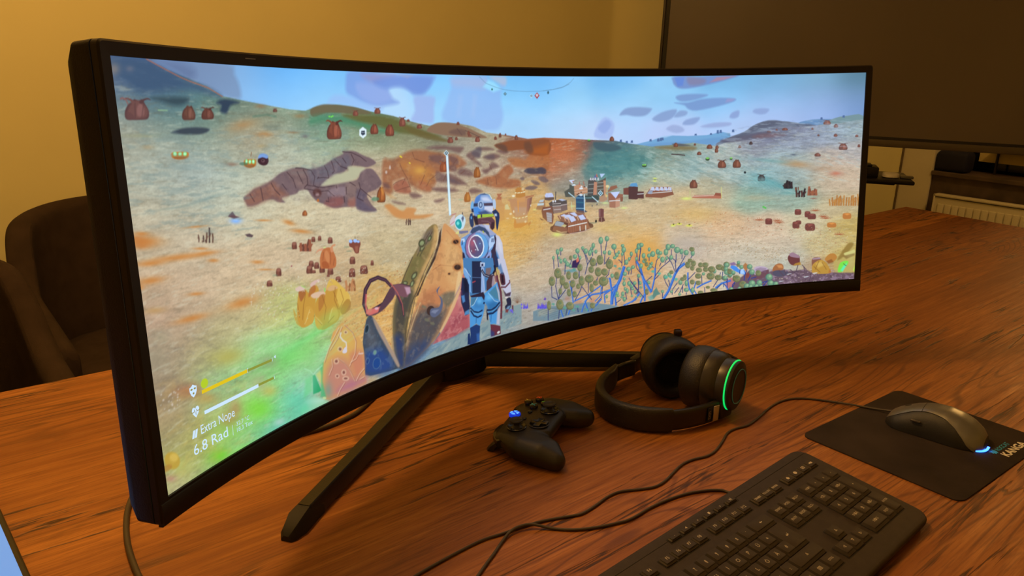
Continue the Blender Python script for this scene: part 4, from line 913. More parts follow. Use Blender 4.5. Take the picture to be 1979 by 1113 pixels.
PAINT = [[R,[-18,-86,3065,-298,6512,-168,6600,1161,-140,556],[[662,13,120,150,195],[501,-1,115,150,200],[740,56,170,200,240],[824,77,120,185,245],[815,136,165,210,250],[977,0,75,165,245],[1276,14,85,175,255],[1114,83,125,195,255],[1346,92,150,210,255],[1179,172,175,220,255],[1420,145,180,220,250],[1513,34,110,190,250],[1879,174,190,220,250],[2377,145,165,215,250],[2340,18,120,195,255],[3052,10,95,175,240],[3049,79,140,205,250],[3346,44,120,190,250],[3045,184,155,215,255],[3543,154,160,215,250],[3039,325,180,215,250],[3539,340,190,218,250],[3949,45,115,185,240],[4050,200,160,212,248],[4049,356,190,210,248],[3792,444,205,215,245],[4560,170,150,205,245],[4563,413,195,205,245],[5070,222,145,200,245],[5064,15,120,180,225],[5176,392,190,205,245],[5564,44,120,175,215],[5570,192,150,190,235],[5577,341,180,195,240],[5955,31,125,170,200],[5964,202,150,180,225],[6068,335,165,185,235],[6338,40,92,130,150],[6325,212,120,150,190],[6356,322,125,155,210]],40,1],[N,[-30,-20,6426,-64,6454,1906,-75,1833],[60,30,0,5],.05,[1,1,1]],[Q,[204,-5,337,-5,700,-4,736,41,763,93,755,153,644,142,448,78,295,20],[118,128,160],8,.55],[Q,[232,1,383,-1,487,33,448,78,331,35],[95,110,150],12,.6],[Q,[1572,0,1709,-4,1902,6,2273,4,2281,45,2232,93,2183,124,2104,125,2050,94,1950,80,1894,95,1912,140,1976,170,1886,185,1775,192,1670,169,1599,141,1544,113,1545,57],[125,150,225],7,.7],[Q,[1686,8,1945,12,1900,28,1811,52,1767,60,1704,39],[150,150,205],9,.8],[Q,[1628,62,1766,67,1882,103,1911,147,1777,177,1652,133],[155,175,235],8,.7],[Q,[1768,49,1945,20,2238,14,2257,61,2172,117,2072,101,1996,72,1851,88],[110,140,220],8,.6],
[P,[1990,10,2102,11,2055,25],[170,165,200],5,.7],[Q,[1389,169,1455,127,1599,141,1690,176,1840,200,1751,221,1593,190,1459,176],[160,190,245],7,.7],[Q,[2102,140,2183,128,2286,140,2275,204,2263,292,2193,298,2068,279,2107,218],[165,180,235],7,.8],[Q,[2452,11,2588,6,2768,7,2753,66,2873,91,2907,14,2936,48,2897,100,2893,186,2908,265,2860,351,2737,360,2556,333,2346,278,2389,165,2436,84],[150,180,240],9,.65],[Q,[2458,19,2755,15,2740,83,2584,75,2466,67],[175,185,225],12,.7],[Q,[2792,6,2938,5,2935,65,2851,40],[185,190,215],7,.8],
[P,[2728,74,2779,28,2827,40,2898,87,2823,108],[160,225,255],5,.85],[L_,[2522,125,2489,265],[185,198,238],9.22,.25,8,0],[L_,[2653,125,2621,267],[185,198,238],9.34,.25,8,0],[Q,[4558,8,4675,-2,4791,7,4957,1,5205,-1,5058,40,4893,71,4726,95,4626,94,4575,67,4558,34],[119,139,200],4.5,.85],[Q,[4708,9,4875,24,4859,64,4726,69],[140,130,165],7,.8],
[P,[4991,12,5172,4,5058,33,4925,51],[190,130,150],4,.8],
[P,[4575,8,4675,9,4659,74,4609,80],[90,130,225],4,.6],[Q,[4593,155,4710,139,4894,145,4878,165,4728,195,4627,193],[125,152,206],4.5,.85],[Q,[4577,205,4711,206,4845,182,5028,175,5170,185,5162,208,5013,242,4797,272,4712,255,4678,228],[122,150,206],4.5,.85],
[P,[5095,184,5175,186,5146,207,5079,214],[165,155,205],4,.7],[Q,[4036,287,4090,241,4191,230,4334,240,4352,256,4292,297,4191,301,4106,288],[135,155,203],4.5,.85],[Q,[4359,325,4460,275,4595,256,4587,299,4528,337,4427,350],[138,158,206],4.5,.85],[Q,[4579,319,4628,270,4704,275,4688,308],[141,161,208],4.5,.85],[Q,[4664,379,4697,342,4823,324,4818,353,4765,382],[141,160,210],4.5,.85],[Q,[4499,409,4562,378,4647,394,4678,429,4597,444],[163,173,217],4.5,.85],[Q,[4841,401,4967,375,5131,378,5118,404,4951,414],[160,170,216],4.5,.85],[Q,[5124,335,5148,298,5214,282,5212,330,5166,346],[144,161,213],4.5,.85],[Q,[5351,300,5379,273,5503,276,5480,313,5414,320],[147,164,213],4.5,.85],[Q,[3785,441,3820,354,3896,297,3980,346,3971,423,3920,466],[170,185,238],5,.75],[Q,[3820,379,3904,319,3955,358,3887,420],[140,160,225],5,.5],[L_,[2696,7,2754,49,2849,76,2922,91,3020,100,3131,104,3256,103,3382,92,3471,79,3546,54],[95,130,160],.96,.55],[L_,[3295,100,3394,91,3493,71,3559,41,3593,11],[95,130,160],1.01,.5],
[P,[4191,517,4360,491,4462,468,4563,462,4716,471,4902,472,5052,450,5136,467,5140,579,4191,536],[120,170,215],1.2],
[P,[4377,481,4462,462,4563,459,4496,476],[175,205,240],3,.8],
[P,[4225,522,4462,515,4734,513,4969,495,5104,493,5106,577,4225,538],[110,155,205],4,.8],[Q,[4988,558,5137,495,5270,458,5368,405,5499,373,5663,384,5794,402,5892,408,5958,439,5801,548,5307,564],[120,125,145],1.5],[Q,[5794,402,5906,380,6019,377,6131,387,6117,430,5892,423],[110,145,190],1.5],[Q,[6021,427,6146,371,6256,357,6397,361,6424,542,6123,531],[125,150,155],1.5],
[P,[4035,496,4038,474,4057,472,4060,497],[85,110,160],1],
[P,[4094,501,4097,486,4116,486,4119,502],[85,110,160],1],
[P,[4145,502,4148,485,4167,484,4170,503],[85,110,160],1],
[P,[4332,499,4335,482,4353,481,4357,500],[85,110,160],1],
[P,[4408,503,4411,480,4430,478,4433,504],[85,110,160],1],
[P,[4433,500,4437,477,4455,475,4459,501],[85,110,160],1],
[P,[4450,495,4453,475,4472,474,4476,496],[85,110,160],1],
[P,[4780,470,4783,457,4802,456,4805,471],[85,110,160],1],
[P,[4932,471,4935,457,4953,457,4957,472],[85,110,160],1],
[P,[4999,463,5002,435,5020,434,5024,464],[85,110,160],1],
[P,[5027,459,5030,435,5048,434,5053,460],[85,110,160],1],
[P,[5150,458,5152,437,5171,435,5175,459],[85,110,160],1],
[P,[6000,382,6002,363,6019,362,6024,383],[85,110,160],1],
[P,[6206,371,6208,353,6225,351,6230,372],[85,110,160],1],[R,[-32,-11,199,0,254,15,339,42,427,66,550,98,649,141,777,159,953,182,1100,201,1214,209,1303,188,1457,178,1620,196,1745,220,1917,246,2092,287,2227,312,2320,299,2484,303,2625,327,2743,371,2962,400,3134,429,3285,427,3537,445,3741,461,3997,480,4126,505,4358,540,4565,536,4771,529,5003,564,5281,490,5581,432,5879,433,6170,417,6548,377,6663,2110,2963,2119,-87,1897,-442,1458],[[41,22,78,98,153],[131,56,68,91,133],[244,72,64,87,125],[390,99,66,95,125],[30,80,117,118,133],[57,156,101,128,128],[229,154,78,115,123],[411,163,94,128,125],[603,173,101,133,118],[808,184,112,138,123],[275,237,91,123,113],[528,229,91,128,118],[767,225,107,133,118],[1020,227,117,143,118],[1249,238,122,143,118],[37,264,168,158,138],[25,333,178,168,143],[204,298,173,168,148],[317,345,173,173,153],[516,308,158,163,143],[722,290,188,153,118],[865,282,198,153,113],[1088,287,168,158,133],[673,383,178,178,153],[997,399,193,193,168],[425,461,173,181,173],[178,443,183,181,163],[55,475,188,178,153],[29,616,206,181,148],[273,602,198,185,158],[576,566,198,193,168],[732,704,214,195,161],[1025,768,221,193,153],[1384,814,221,193,153],[126,734,209,178,143],[374,774,214,185,151],[703,901,221,183,143],[1000,952,221,183,143],[1396,1079,214,173,128],[1642,1247,221,168,98],[1845,1030,209,178,133],[1719,1390,234,168,88],[1498,1341,224,163,93],[92,923,203,163,128],[340,976,214,175,138],[610,1034,214,178,138],[62,1091,198,153,123],[245,1140,193,158,123],[31,1260,173,143,113],[94,1441,173,138,98],[70,1572,173,153,103],[47,1703,183,178,103],[67,1773,193,168,123],[1323,280,96,143,118],[1479,339,137,153,123],[1735,319,101,123,88],[1995,357,122,123,88],[2266,393,137,133,103],[1638,432,188,181,143],[1987,449,198,183,143],[1307,415,183,183,153],[2455,380,158,143,118],[2738,453,188,168,133],[1056,533,209,193,163],[1626,548,198,153,123],[2067,579,209,153,113],[2345,599,193,158,133],[2542,511,188,163,138],[1958,791,214,183,143],[2329,831,219,183,143],[2622,791,209,173,133],[2827,632,198,163,133],[3030,538,188,153,123],[3232,476,193,98,58],[3535,509,198,98,53],[3082,469,137,78,63],[3791,501,117,83,83],[3945,548,81,113,128],[3533,603,209,123,83],[3840,660,91,148,153],[4047,632,96,143,148],[4306,606,127,153,143],[4565,577,132,143,123],[4203,722,117,163,158],[3633,744,158,148,133],[4463,737,178,183,163],[4721,668,158,178,173],[5081,643,183,183,173],[5386,614,158,153,163],[5785,543,152,153,168],[6078,510,158,163,183],[5483,488,117,115,141],[5730,432,122,121,145],[6269,472,158,173,178],[6328,652,193,178,173],[6090,731,214,178,153],[5845,765,168,178,173],[5592,710,168,183,183],[5188,777,163,178,173],[5498,881,127,173,178],[5701,892,158,168,163],[6293,874,214,178,148],[6100,911,203,173,143],[5808,1031,158,173,153],[5401,1008,158,178,153],[4986,939,198,178,143],[4728,1050,224,183,133],[4360,897,209,178,138],[4046,833,158,163,143],[4256,1055,224,185,138],[3940,1108,224,178,128],[3420,1017,224,173,113],[3010,1011,234,173,88],[3016,864,224,168,103],[3002,1197,229,173,103],[3310,1237,209,173,138],[3728,1249,219,181,143],[4203,1259,234,183,123],[4256,1392,239,168,93],[4679,1306,224,188,153],[5098,1254,234,183,138],[4681,1437,209,183,163],[5103,1432,224,193,163],[5514,1284,229,188,153],[5624,1474,224,193,163],[5919,1264,219,193,153],[6130,1461,219,188,133],[6320,1332,214,173,93],[6337,1613,209,168,73],[6211,1143,214,183,138],[5316,1541,214,193,168],[5733,1621,203,193,173],[6042,1690,198,153,113],[3147,1447,214,178,143],[3513,1463,198,168,143],[3829,1633,214,168,128],[4257,1606,224,168,118],[4684,1614,224,183,143],[3088,1632,188,163,143],[3296,1669,168,158,153],[2880,1631,173,163,153],[2768,1800,147,153,153],[2062,1810,117,143,163],[1798,1539,234,173,98],[506,1235,198,178,123],[658,1198,214,183,128],[888,1201,203,193,113],[1108,1367,173,203,118],[935,1434,158,208,128],[632,1373,158,208,133],[359,1267,193,173,118],[403,1429,158,188,123],[760,1547,147,213,123],[1080,1591,158,208,153],[981,1705,132,208,173],[1238,1700,198,163,123],[590,1650,158,213,103],[813,1732,117,208,143],[414,1584,178,183,113],[224,1660,198,178,83],[352,1739,178,198,83],[570,1777,132,203,133],[375,1826,147,198,133]],30,1.2],[N,[-32,-11,199,0,254,15,339,42,427,66,550,98,649,141,777,159,953,182,1100,201,1214,209,1303,188,1457,178,1620,196,1745,220,1917,246,2092,287,2227,312,2320,299,2484,303,2625,327,2743,371,2962,400,3134,429,3285,427,3537,445,3741,461,3997,480,4126,505,4358,540,4565,536,4771,529,5003,564,5281,490,5581,432,5879,433,6170,417,6548,377,6663,2110,2963,2119,-87,1897,-442,1458],[30,5,.05,11],.17,[.9,1,1.1]],[N,[-32,-11,199,0,254,15,339,42,427,66,550,98,649,141,777,159,953,182,1100,201,1214,209,1303,188,1457,178,1620,196,1745,220,1917,246,2092,287,2227,312,2320,299,2484,303,2625,327,2743,371,2962,400,3134,429,3285,427,3537,445,3741,461,3997,480,4126,505,4358,540,4565,536,4771,529,5003,564,5281,490,5581,432,5879,433,6170,417,6548,377,6663,2110,2963,2119,-87,1897,-442,1458],[6,2.4,.1,12,3],.08,[1,1,1]],[N,[-32,-11,199,0,254,15,339,42,427,66,550,98,649,141,777,159,953,182,1100,201,1214,209,1303,188,1457,178,1620,196,1745,220,1917,246,2092,287,2227,312,2320,299,2484,303,2625,327,2743,371,2962,400,3134,429,3285,427,3537,445,3741,461,3997,480,4126,505,4358,540,4565,536,4771,529,5003,564,5281,490,5581,432,5879,433,6170,417,6548,377,6663,2110,2963,2119,-87,1897,-442,1458],[90,26,0,13,3],.12,[1,1,1]],[N,[-32,-11,199,0,254,15,339,42,427,66,550,98,649,141,777,159,953,182,1100,201,1214,209,1303,188,1457,178,1620,196,1745,220,1917,246,2092,287,2227,312,2320,299,2484,303,2625,327,2743,371,2962,400,3134,429,3285,427,3537,445,3741,461,3997,480,4126,505,4358,540,4565,536,4771,529,5003,564,5281,490,5581,432,5879,433,6170,417,6548,377,6663,2110,2963,2119,-87,1897,-442,1458],[2.2,1.3,0,14,2],.13,[1,1,1]],[T_,[-32,-11,199,0,254,15,339,42,427,66,550,98,649,141,777,159,953,182,1100,201,1214,209,1303,188,1457,178,1620,196,1745,220,1917,246,2092,287,2227,312,2320,299,2484,303,2625,327,2743,371,2962,400,3134,429,3285,427,3537,445,3741,461,3997,480,4126,505,4358,540,4565,536,4771,529,5003,564,5281,490,5581,432,5879,433,6170,417,6548,377,6663,2110,2963,2119,-87,1897,-442,1458],[12,2.4,.04,15,4],.1,.14,.22,8,[120,105,80]],[T_,[-32,-11,199,0,254,15,339,42,427,66,550,98,649,141,777,159,953,182,1100,201,1214,209,1303,188,1457,178,1620,196,1745,220,1917,246,2092,287,2227,312,2320,299,2484,303,2625,327,2743,371,2962,400,3134,429,3285,427,3537,445,3741,461,3997,480,4126,505,4358,540,4565,536,4771,529,5003,564,5281,490,5581,432,5879,433,6170,417,6548,377,6663,2110,2963,2119,-87,1897,-442,1458],[15,2.6,-.03,16,4],.1,.14,.25,8,[236,226,196]],[Q,[3,2,203,-1,257,23,329,46,432,82,549,106,635,142,553,132,443,111,316,119,165,133,85,100,8,68],[60,86,118],10,.9],[L_,[206,1,286,29,387,64,448,81,557,106,644,143],[200,105,70],.94,.9],[G,[22,49,41,-2,-5,29],[150,130,120],.75],[G,[109,44,28,-1,-3,15],[130,120,130],.5],[Q,[205,153,311,149,428,150,400,177,336,183,277,170],[52,72,82],6,.9],[Q,[597,171,651,153,752,167,689,182,658,217,617,208,629,182],[45,62,85],4,.95],[Q,[298,294,367,278,464,275,537,285,493,304,387,304],[58,66,78],2.5,.95],[Q,[908,276,1011,278,989,297,924,295],[110,120,105],8,.6],[G,[755,272,124,-19,7,29],[195,140,85],.7],[G,[902,319,74,2,-2,17],[200,135,75],.7],[G,[893,185,46,0,-2,12],[165,110,70],.6],[G,[1170,235,59,1,-2,16],[170,120,70],.6],[G,[885,375,46,2,-1,10],[195,150,90],.6],[G,[1111,316,58,2,-1,7],[160,110,70],.7],[G,[657,449,52,3,-1,10],[150,110,90],.8],[G,[1196,339,30,1,-1,11],[120,100,100],.8],[G,[134,301,148,4,-2,10],[165,155,105],.4],[G,[155,348,44,2,-2,11],[190,150,100],.5],[L_,[832,234,933,226,997,236],[70,120,100],1.8,.6,3,0],[O_,[120,199,133,0,-15,81],[145,88,82],[98,60,62],1],[L_,[74,179,66,162,50,155,35,160],[150,90,85],1.47],[O_,[418,213,81,1,-10,61],[140,82,65],[95,52,48],0],[O_,[535,217,78,0,-8,51],[135,72,58],[95,50,46],1],[O_,[992,205,30,0,-2,17],[140,85,70],[110,70,65],1],[L_,[237,202,294,203],[175,215,140],.83,.8],[Q,[283,385,295,375,380,377,389,391,378,404,332,407,289,399],[205,125,50]],
[P,[290,393,382,397,364,406,332,407,301,402],[160,85,35],1.5,.8],[E,[306,382,11,1,-1,8],[130,255,150]],[E,[336,384,11,0,-1,7],[130,255,150]],[E,[366,385,11,1,-2,8],[130,255,150]],[E,[306,382,6,0,0,4],[215,255,215]],[E,[336,384,5,0,-1,4],[215,255,215]],[E,[366,385,5,1,-1,4],[215,255,215]],[Q,[738,447,749,433,817,434,824,452,814,469,777,474,742,464],[205,125,50]],
[P,[743,457,818,459,803,472,777,474,752,468],[160,85,35],1.5,.8],[E,[758,442,8,1,-2,10],[130,255,150]],[E,[781,444,9,0,-1,9],[130,255,150]],[E,[805,445,9,1,-1,10],[130,255,150]],[E,[758,442,4,0,-1,5],[215,255,215]],[E,[781,444,5,0,0,4],[215,255,215]],[E,[805,445,5,0,0,5],[215,255,215]],[L_,[791,420,799,399],[150,95,60],1.3],[E,[737,451,30,2,-1,8],[60,110,85],.8,.6],[Q,[837,439,861,415,898,417,914,443,900,465,867,468,841,456],[70,35,45]],[Q,[840,432,852,414,880,410,911,421,904,436,873,428],[125,160,225]],[E,[873,445,13,1,-1,8],[120,80,85]],[E,[871,444,7,0,0,4],[55,30,38]],[Q,[713,609,759,591,789,575,846,565,904,551,977,518,1037,503,1096,496,1144,497,1226,511,1319,498,1403,466,1481,445,1476,432,1527,430,1584,437,1646,463,1709,484,1746,513,1672,531,1614,523,1550,514,1511,524,1456,555,1407,547,1348,568,1282,604,1363,603,1470,599,1580,595,1611,553,1664,539,1716,547,1764,597,1781,635,1724,666,1650,682,1683,745,1726,786,1639,783,1563,759,1551,744,1461,738,1373,733,1313,709,1253,686,1208,652,1177,616,1117,614,1091,628,984,637,1004,663,947,653,915,638,852,639,800,652,739,653,725,633],[128,98,100],2.5],[Q,[723,614,788,579,862,567,926,553,969,580,1032,626,984,637,970,652,915,634,800,652,739,651],[160,100,80],8,.85],[Q,[1036,511,1096,499,1177,513,1187,584,1130,603,1086,575],[145,108,100],8,.6],[Q,[1201,515,1325,499,1454,465,1519,447,1538,509,1445,545,1367,565,1289,592,1223,587],[112,100,112],8,.7],[Q,[1360,628,1474,626,1482,670,1398,679,1331,656],[150,120,125],3,.9],[Q,[1354,675,1449,680,1450,724,1373,729,1301,703],[155,85,80],6,.8],[Q,[1505,690,1557,695,1545,743,1488,732],[170,100,85],5,.8],[Q,[1488,610,1592,610,1570,688,1492,698],[150,115,105],6,.6],[Q,[1574,653,1649,687,1619,720,1681,767,1719,790,1613,778,1557,749],[100,85,105],6,.7],[L_,[1476,432,1551,442,1619,468,1668,499],[72,48,55],1.3,.75],[L_,[1102,496,1161,502,1219,516,1245,551,1228,595,1268,612],[72,48,55],1.5,.75],[L_,[1160,508,1185,547,1187,584,1154,605],[72,48,55],1.68,.75],[L_,[1036,511,1078,550,1095,600],[72,48,55],1.36,.75],[L_,[1112,513,1136,555,1151,581],[72,48,55],1.52,.75],[L_,[915,556,938,593,974,624],[72,48,55],1.44,.75],[L_,[839,573,847,638],[72,48,55],1.54,.75],[L_,[758,595,786,636],[72,48,55],1.37,.75],[L_,[994,567,1024,601],[72,48,55],1.39,.75],[L_,[1325,499,1346,530,1354,568],[72,48,55],1.56,.75],[L_,[1383,477,1402,534,1382,545],[72,48,55],1.69,.75],[L_,[1409,470,1455,512,1504,528],[72,48,55],1.46,.75],[L_,[1473,466,1501,498],[72,48,55],1.53,.75],[L_,[1544,448,1566,484,1544,513],[72,48,55],1.65,.75],[L_,[1268,561,1312,561,1354,568],[72,48,55],1.17,.75],[L_,[1262,565,1275,554],[72,48,55],1.44,.75],[L_,[1180,591,1251,606,1311,615,1399,611],[72,48,55],1.17,.75],[L_,[1153,607,1219,620,1272,633,1340,635,1386,670],[72,48,55],1.18,.75],[L_,[1486,627,1482,670],[72,48,55],1.78,.75],[L_,[1592,610,1601,646,1569,697],[72,48,55],1.77,.75],[L_,[1601,646,1687,708],[72,48,55],1.43,.75],[L_,[1515,603,1564,629],[72,48,55],1.34,.75],[L_,[1406,607,1410,629],[72,48,55],1.73,.75],[L_,[1336,669,1339,695,1315,688],[72,48,55],1.72,.75],[L_,[1462,677,1464,712],[72,48,55],1.77,.75],[L_,[1569,697,1619,720],[72,48,55],1.32,.75],[L_,[1224,628,1245,655,1234,642],[72,48,55],1.48,.75],[E,[1253,639,33,4,-3,23],[90,45,42],4,.8],[E,[1252,648,15,1,-1,7],[190,150,150],3,.8],[T_,[713,609,966,518,1521,430,1781,635,1679,785,1241,684],[9,7,.3,31,4],.02,.2,.21,4,[80,60,70]],[T_,[713,609,966,518,1521,430,1781,635,1679,785,1241,684],[8,6,.3,33,4],.04,.2,.18,4,[190,150,140]],[Q,[1307,598,1406,555,1509,541,1511,518,1562,521,1652,534,1610,558,1574,590,1470,602,1375,604],[198,188,150],4,.9],[O_,[1771,698,74,7,-9,92],[205,105,45],[120,62,45],0],
[P,[1780,644,1804,678,1787,709,1771,671],[230,140,60],2,.8],[E,[1719,719,33,3,-1,12],[85,140,105],2,.7],[O_,[1144,734,37,4,-4,28],[215,115,55],[130,65,45],0],[E,[1254,679,10,1,-1,8],[200,110,50]],[G,[75,720,116,18,-5,30],[220,130,55],.85],[G,[55,685,53,8,-2,10],[220,130,55],.85],[G,[256,816,233,21,0,18],[220,130,55],.85],[G,[86,812,100,11,-1,14],[220,130,55],.85],[G,[424,827,91,6,1,11],[220,130,55],.85],[G,[73,881,100,9,1,20],[220,130,55],.85],[G,[7,894,35,7,-3,14],[220,130,55],.7],[G,[764,928,55,10,-2,11],[220,130,55],.85],[G,[383,702,89,6,0,6],[220,130,55],.85],[G,[335,994,59,9,0,10],[220,130,55],.85],[G,[287,1094,127,9,4,20],[220,130,55],.85],[G,[626,1101,139,2,8,31],[220,130,55],.85],[G,[469,868,46,8,-2,10],[220,130,55],.85],[G,[1019,768,54,19,-9,14],[220,130,55],.85],[G,[1107,825,95,20,-4,13],[220,130,55],.85],[G,[838,733,67,9,-1,6],[220,130,55],.85],[G,[397,802,60,10,-1,7],[220,130,55],.85],[G,[815,975,68,13,-1,5],[220,130,55],.85],[G,[1914,825,116,39,-19,34],[225,150,80],.7],[G,[40,717,61,10,-3,15],[215,120,50],.7],[G,[25,699,61,9,-3,15],[215,120,50],.7],[G,[46,734,61,10,-3,15],[215,120,50],.7],[G,[462,589,159,-17,3,10],[110,140,140],.45],[G,[263,605,143,1,0,7],[120,140,130],.4],[G,[644,710,48,6,-2,16],[130,180,255],1.0],[G,[645,705,21,3,-1,6],[190,215,255],.9],
[P,[593,683,628,664,646,686,676,697,633,699],[110,75,80]],
[P,[696,782,730,782,755,796,743,804,711,796],[100,75,78]],[L_,[436,783,441,760,447,736],[120,82,66],2.63],[L_,[438,769,450,754],[120,82,66],1.52],[L_,[456,786,461,751,466,716],[85,60,55],2.65],[L_,[459,765,472,742],[120,82,66],1.57],[L_,[476,789,481,768,482,745],[120,82,66],2.66],[L_,[389,772,393,756,390,738],[115,75,62],1.94],[L_,[391,762,386,749],[115,75,62],1.13],[L_,[419,777,422,762,422,746],[85,58,52],1.96],[L_,[420,768,415,756],[115,75,62],1.12],[L_,[411,778,412,772,412,766],[115,75,62],1.32],[L_,[412,774,408,770],[115,75,62],.91],[L_,[431,781,433,774,433,767],[85,58,52],1.33],[L_,[432,777,428,771],[115,75,62],.95],[L_,[1972,904,1975,885,1979,866],[125,90,75],2.36],[L_,[2008,909,2012,888,2007,867],[95,70,62],2.37],[L_,[2009,896,2003,881],[125,90,75],1.38],[L_,[1090,929,1091,906,1094,884],[165,88,62],4.57],[L_,[1092,916,1079,897],[165,88,62],2.4],[L_,[1108,932,1111,913,1108,893],[120,66,52],4.62],[L_,[1125,935,1128,915,1128,894],[165,88,62],4.64],[L_,[1143,938,1146,905,1161,875],[120,66,52],4.65],[L_,[1146,919,1164,898],[165,88,62],2.64],[L_,[1161,941,1163,908,1165,876],[165,88,62],4.66],[L_,[1163,922,1182,902],[165,88,62],2.65],[Q,[1023,905,1028,877,1039,872,1058,875,1062,886,1061,910,1042,910],[115,62,52]],[Q,[1029,878,1042,874,1058,878,1052,889,1037,888],[180,110,88],2,.8],
[P,[1029,902,1033,886,1048,888,1046,907],[150,82,62],2,.7],[Q,[1176,891,1180,871,1188,866,1203,869,1207,877,1206,895,1191,895],[115,62,52]],[Q,[1181,871,1191,868,1204,871,1199,879,1187,879],[180,110,88],2,.8],
[P,[1181,889,1184,877,1196,879,1194,893],[150,82,62],2,.7],[Q,[1228,892,1231,873,1239,869,1252,871,1255,879,1255,895,1241,895],[115,62,52]],[Q,[1232,873,1241,870,1253,873,1248,881,1237,880],[180,110,88],2,.8],
[P,[1232,890,1235,879,1246,880,1244,893],[150,82,62],2,.7],[Q,[1303,918,1308,894,1318,888,1338,892,1343,902,1342,923,1322,923],[115,62,52]],[Q,[1309,894,1322,890,1338,894,1332,904,1317,903],[180,110,88],2,.8],
[P,[1309,916,1313,901,1329,903,1327,921],[150,82,62],2,.7],[Q,[888,1021,894,991,905,985,924,989,929,1002,927,1027,907,1026],[115,62,52]],[Q,[895,991,909,987,925,992,918,1004,902,1003],[180,110,88],2,.8],
[P,[894,1018,899,1000,914,1003,911,1024],[150,82,62],2,.7],[Q,[813,1059,819,1037,830,1033,850,1038,855,1047,855,1067,834,1065],[115,62,52]],[Q,[820,1037,834,1035,851,1040,845,1048,828,1047],[180,110,88],2,.8],
[P,[820,1057,824,1044,840,1048,838,1063],[150,82,62],2,.7],[Q,[1139,1020,1144,996,1155,991,1174,995,1179,1005,1179,1026,1158,1025],[115,62,52]],[Q,[1145,996,1158,993,1175,997,1169,1007,1153,1006],[180,110,88],2,.8],
[P,[1145,1018,1149,1003,1165,1006,1163,1023],[150,82,62],2,.7],[Q,[1180,1037,1186,1011,1196,1006,1215,1010,1220,1021,1219,1043,1199,1042],[115,62,52]],[Q,[1187,1011,1200,1008,1216,1012,1210,1022,1194,1021],[180,110,88],2,.8],
[P,[1187,1034,1190,1019,1206,1022,1204,1040],[150,82,62],2,.7],[Q,[1117,1051,1124,1020,1136,1013,1160,1019,1166,1032,1165,1059,1141,1057],[115,62,52]],[Q,[1125,1020,1141,1016,1161,1021,1153,1034,1134,1032],[180,110,88],2,.8],
[P,[1125,1048,1130,1029,1148,1033,1146,1055],[150,82,62],2,.7],[Q,[1219,1066,1225,1034,1237,1027,1258,1031,1263,1045,1262,1072,1240,1072],[115,62,52]],[Q,[1227,1034,1241,1029,1258,1034,1252,1047,1235,1046],[180,110,88],2,.8],
[P,[1226,1062,1231,1043,1247,1046,1245,1069],[150,82,62],2,.7],[Q,[1281,1089,1287,1059,1299,1053,1322,1058,1328,1070,1327,1096,1304,1095],[115,62,52]],[Q,[1288,1059,1304,1055,1323,1060,1316,1072,1297,1071],[180,110,88],2,.8],
[P,[1288,1086,1293,1068,1311,1071,1309,1093],[150,82,62],2,.7],[Q,[1340,1142,1345,1119,1358,1114,1381,1119,1387,1130,1387,1150,1363,1148],[115,62,52]],[Q,[1347,1119,1362,1116,1381,1121,1375,1131,1356,1129],[180,110,88],2,.8],
[P,[1348,1140,1352,1126,1370,1130,1368,1146],[150,82,62],2,.7],[Q,[1468,1061,1473,1030,1486,1024,1508,1028,1514,1041,1513,1068,1490,1067],[115,62,52]],[Q,[1475,1030,1490,1026,1509,1031,1502,1043,1484,1043],[180,110,88],2,.8],
[P,[1475,1058,1479,1040,1497,1043,1495,1065],[150,82,62],2,.7],[Q,[1454,1134,1461,1097,1475,1089,1500,1094,1506,1110,1505,1142,1480,1141],[115,62,52]],[Q,[1463,1097,1480,1092,1501,1098,1493,1113,1472,1111],[180,110,88],2,.8],
[P,[1463,1130,1468,1108,1488,1112,1485,1138],[150,82,62],2,.7],[Q,[1548,1132,1555,1096,1572,1089,1604,1095,1612,1111,1612,1143,1580,1141],[115,62,52]],[Q,[1557,1096,1578,1092,1605,1098,1595,1113,1570,1111],[180,110,88],2,.8],
[P,[1558,1129,1564,1107,1589,1112,1586,1138],[150,82,62],2,.7],[Q,[1641,1100,1645,1078,1652,1073,1665,1076,1668,1085,1667,1104,1654,1104],[115,62,52]],[Q,[1645,1078,1654,1075,1665,1078,1661,1087,1650,1086],[180,110,88],2,.8],
[P,[1645,1098,1648,1084,1658,1086,1657,1102],[150,82,62],2,.7],[Q,[1158,1058,1161,1046,1170,1044,1186,1047,1190,1053,1190,1063,1174,1062],[115,62,52]],[Q,[1162,1046,1173,1045,1186,1048,1182,1053,1169,1051],[180,110,88],2,.8],
[P,[1163,1057,1166,1050,1179,1052,1177,1061],[150,82,62],2,.7],[Q,[1272,1099,1275,1091,1281,1090,1293,1093,1296,1096,1297,1104,1285,1102],[115,62,52]],[Q,[1275,1091,1283,1091,1294,1093,1290,1096,1280,1095],[180,110,88],2,.8],
[P,[1276,1099,1278,1094,1288,1096,1287,1102],[150,82,62],2,.7],[E,[1008,899,20,3,-1,3],[120,140,110],2,.6],[E,[882,1017,19,4,-1,4],[120,140,110],2,.6],[E,[1452,962,22,3,0,4],[120,140,110],2,.6],[E,[1470,989,22,4,0,4],[120,140,110],2,.6],[Q,[1475,943,1490,928,1557,938,1570,963,1557,985,1550,1011,1520,1009,1502,977,1477,964],[140,70,55]],
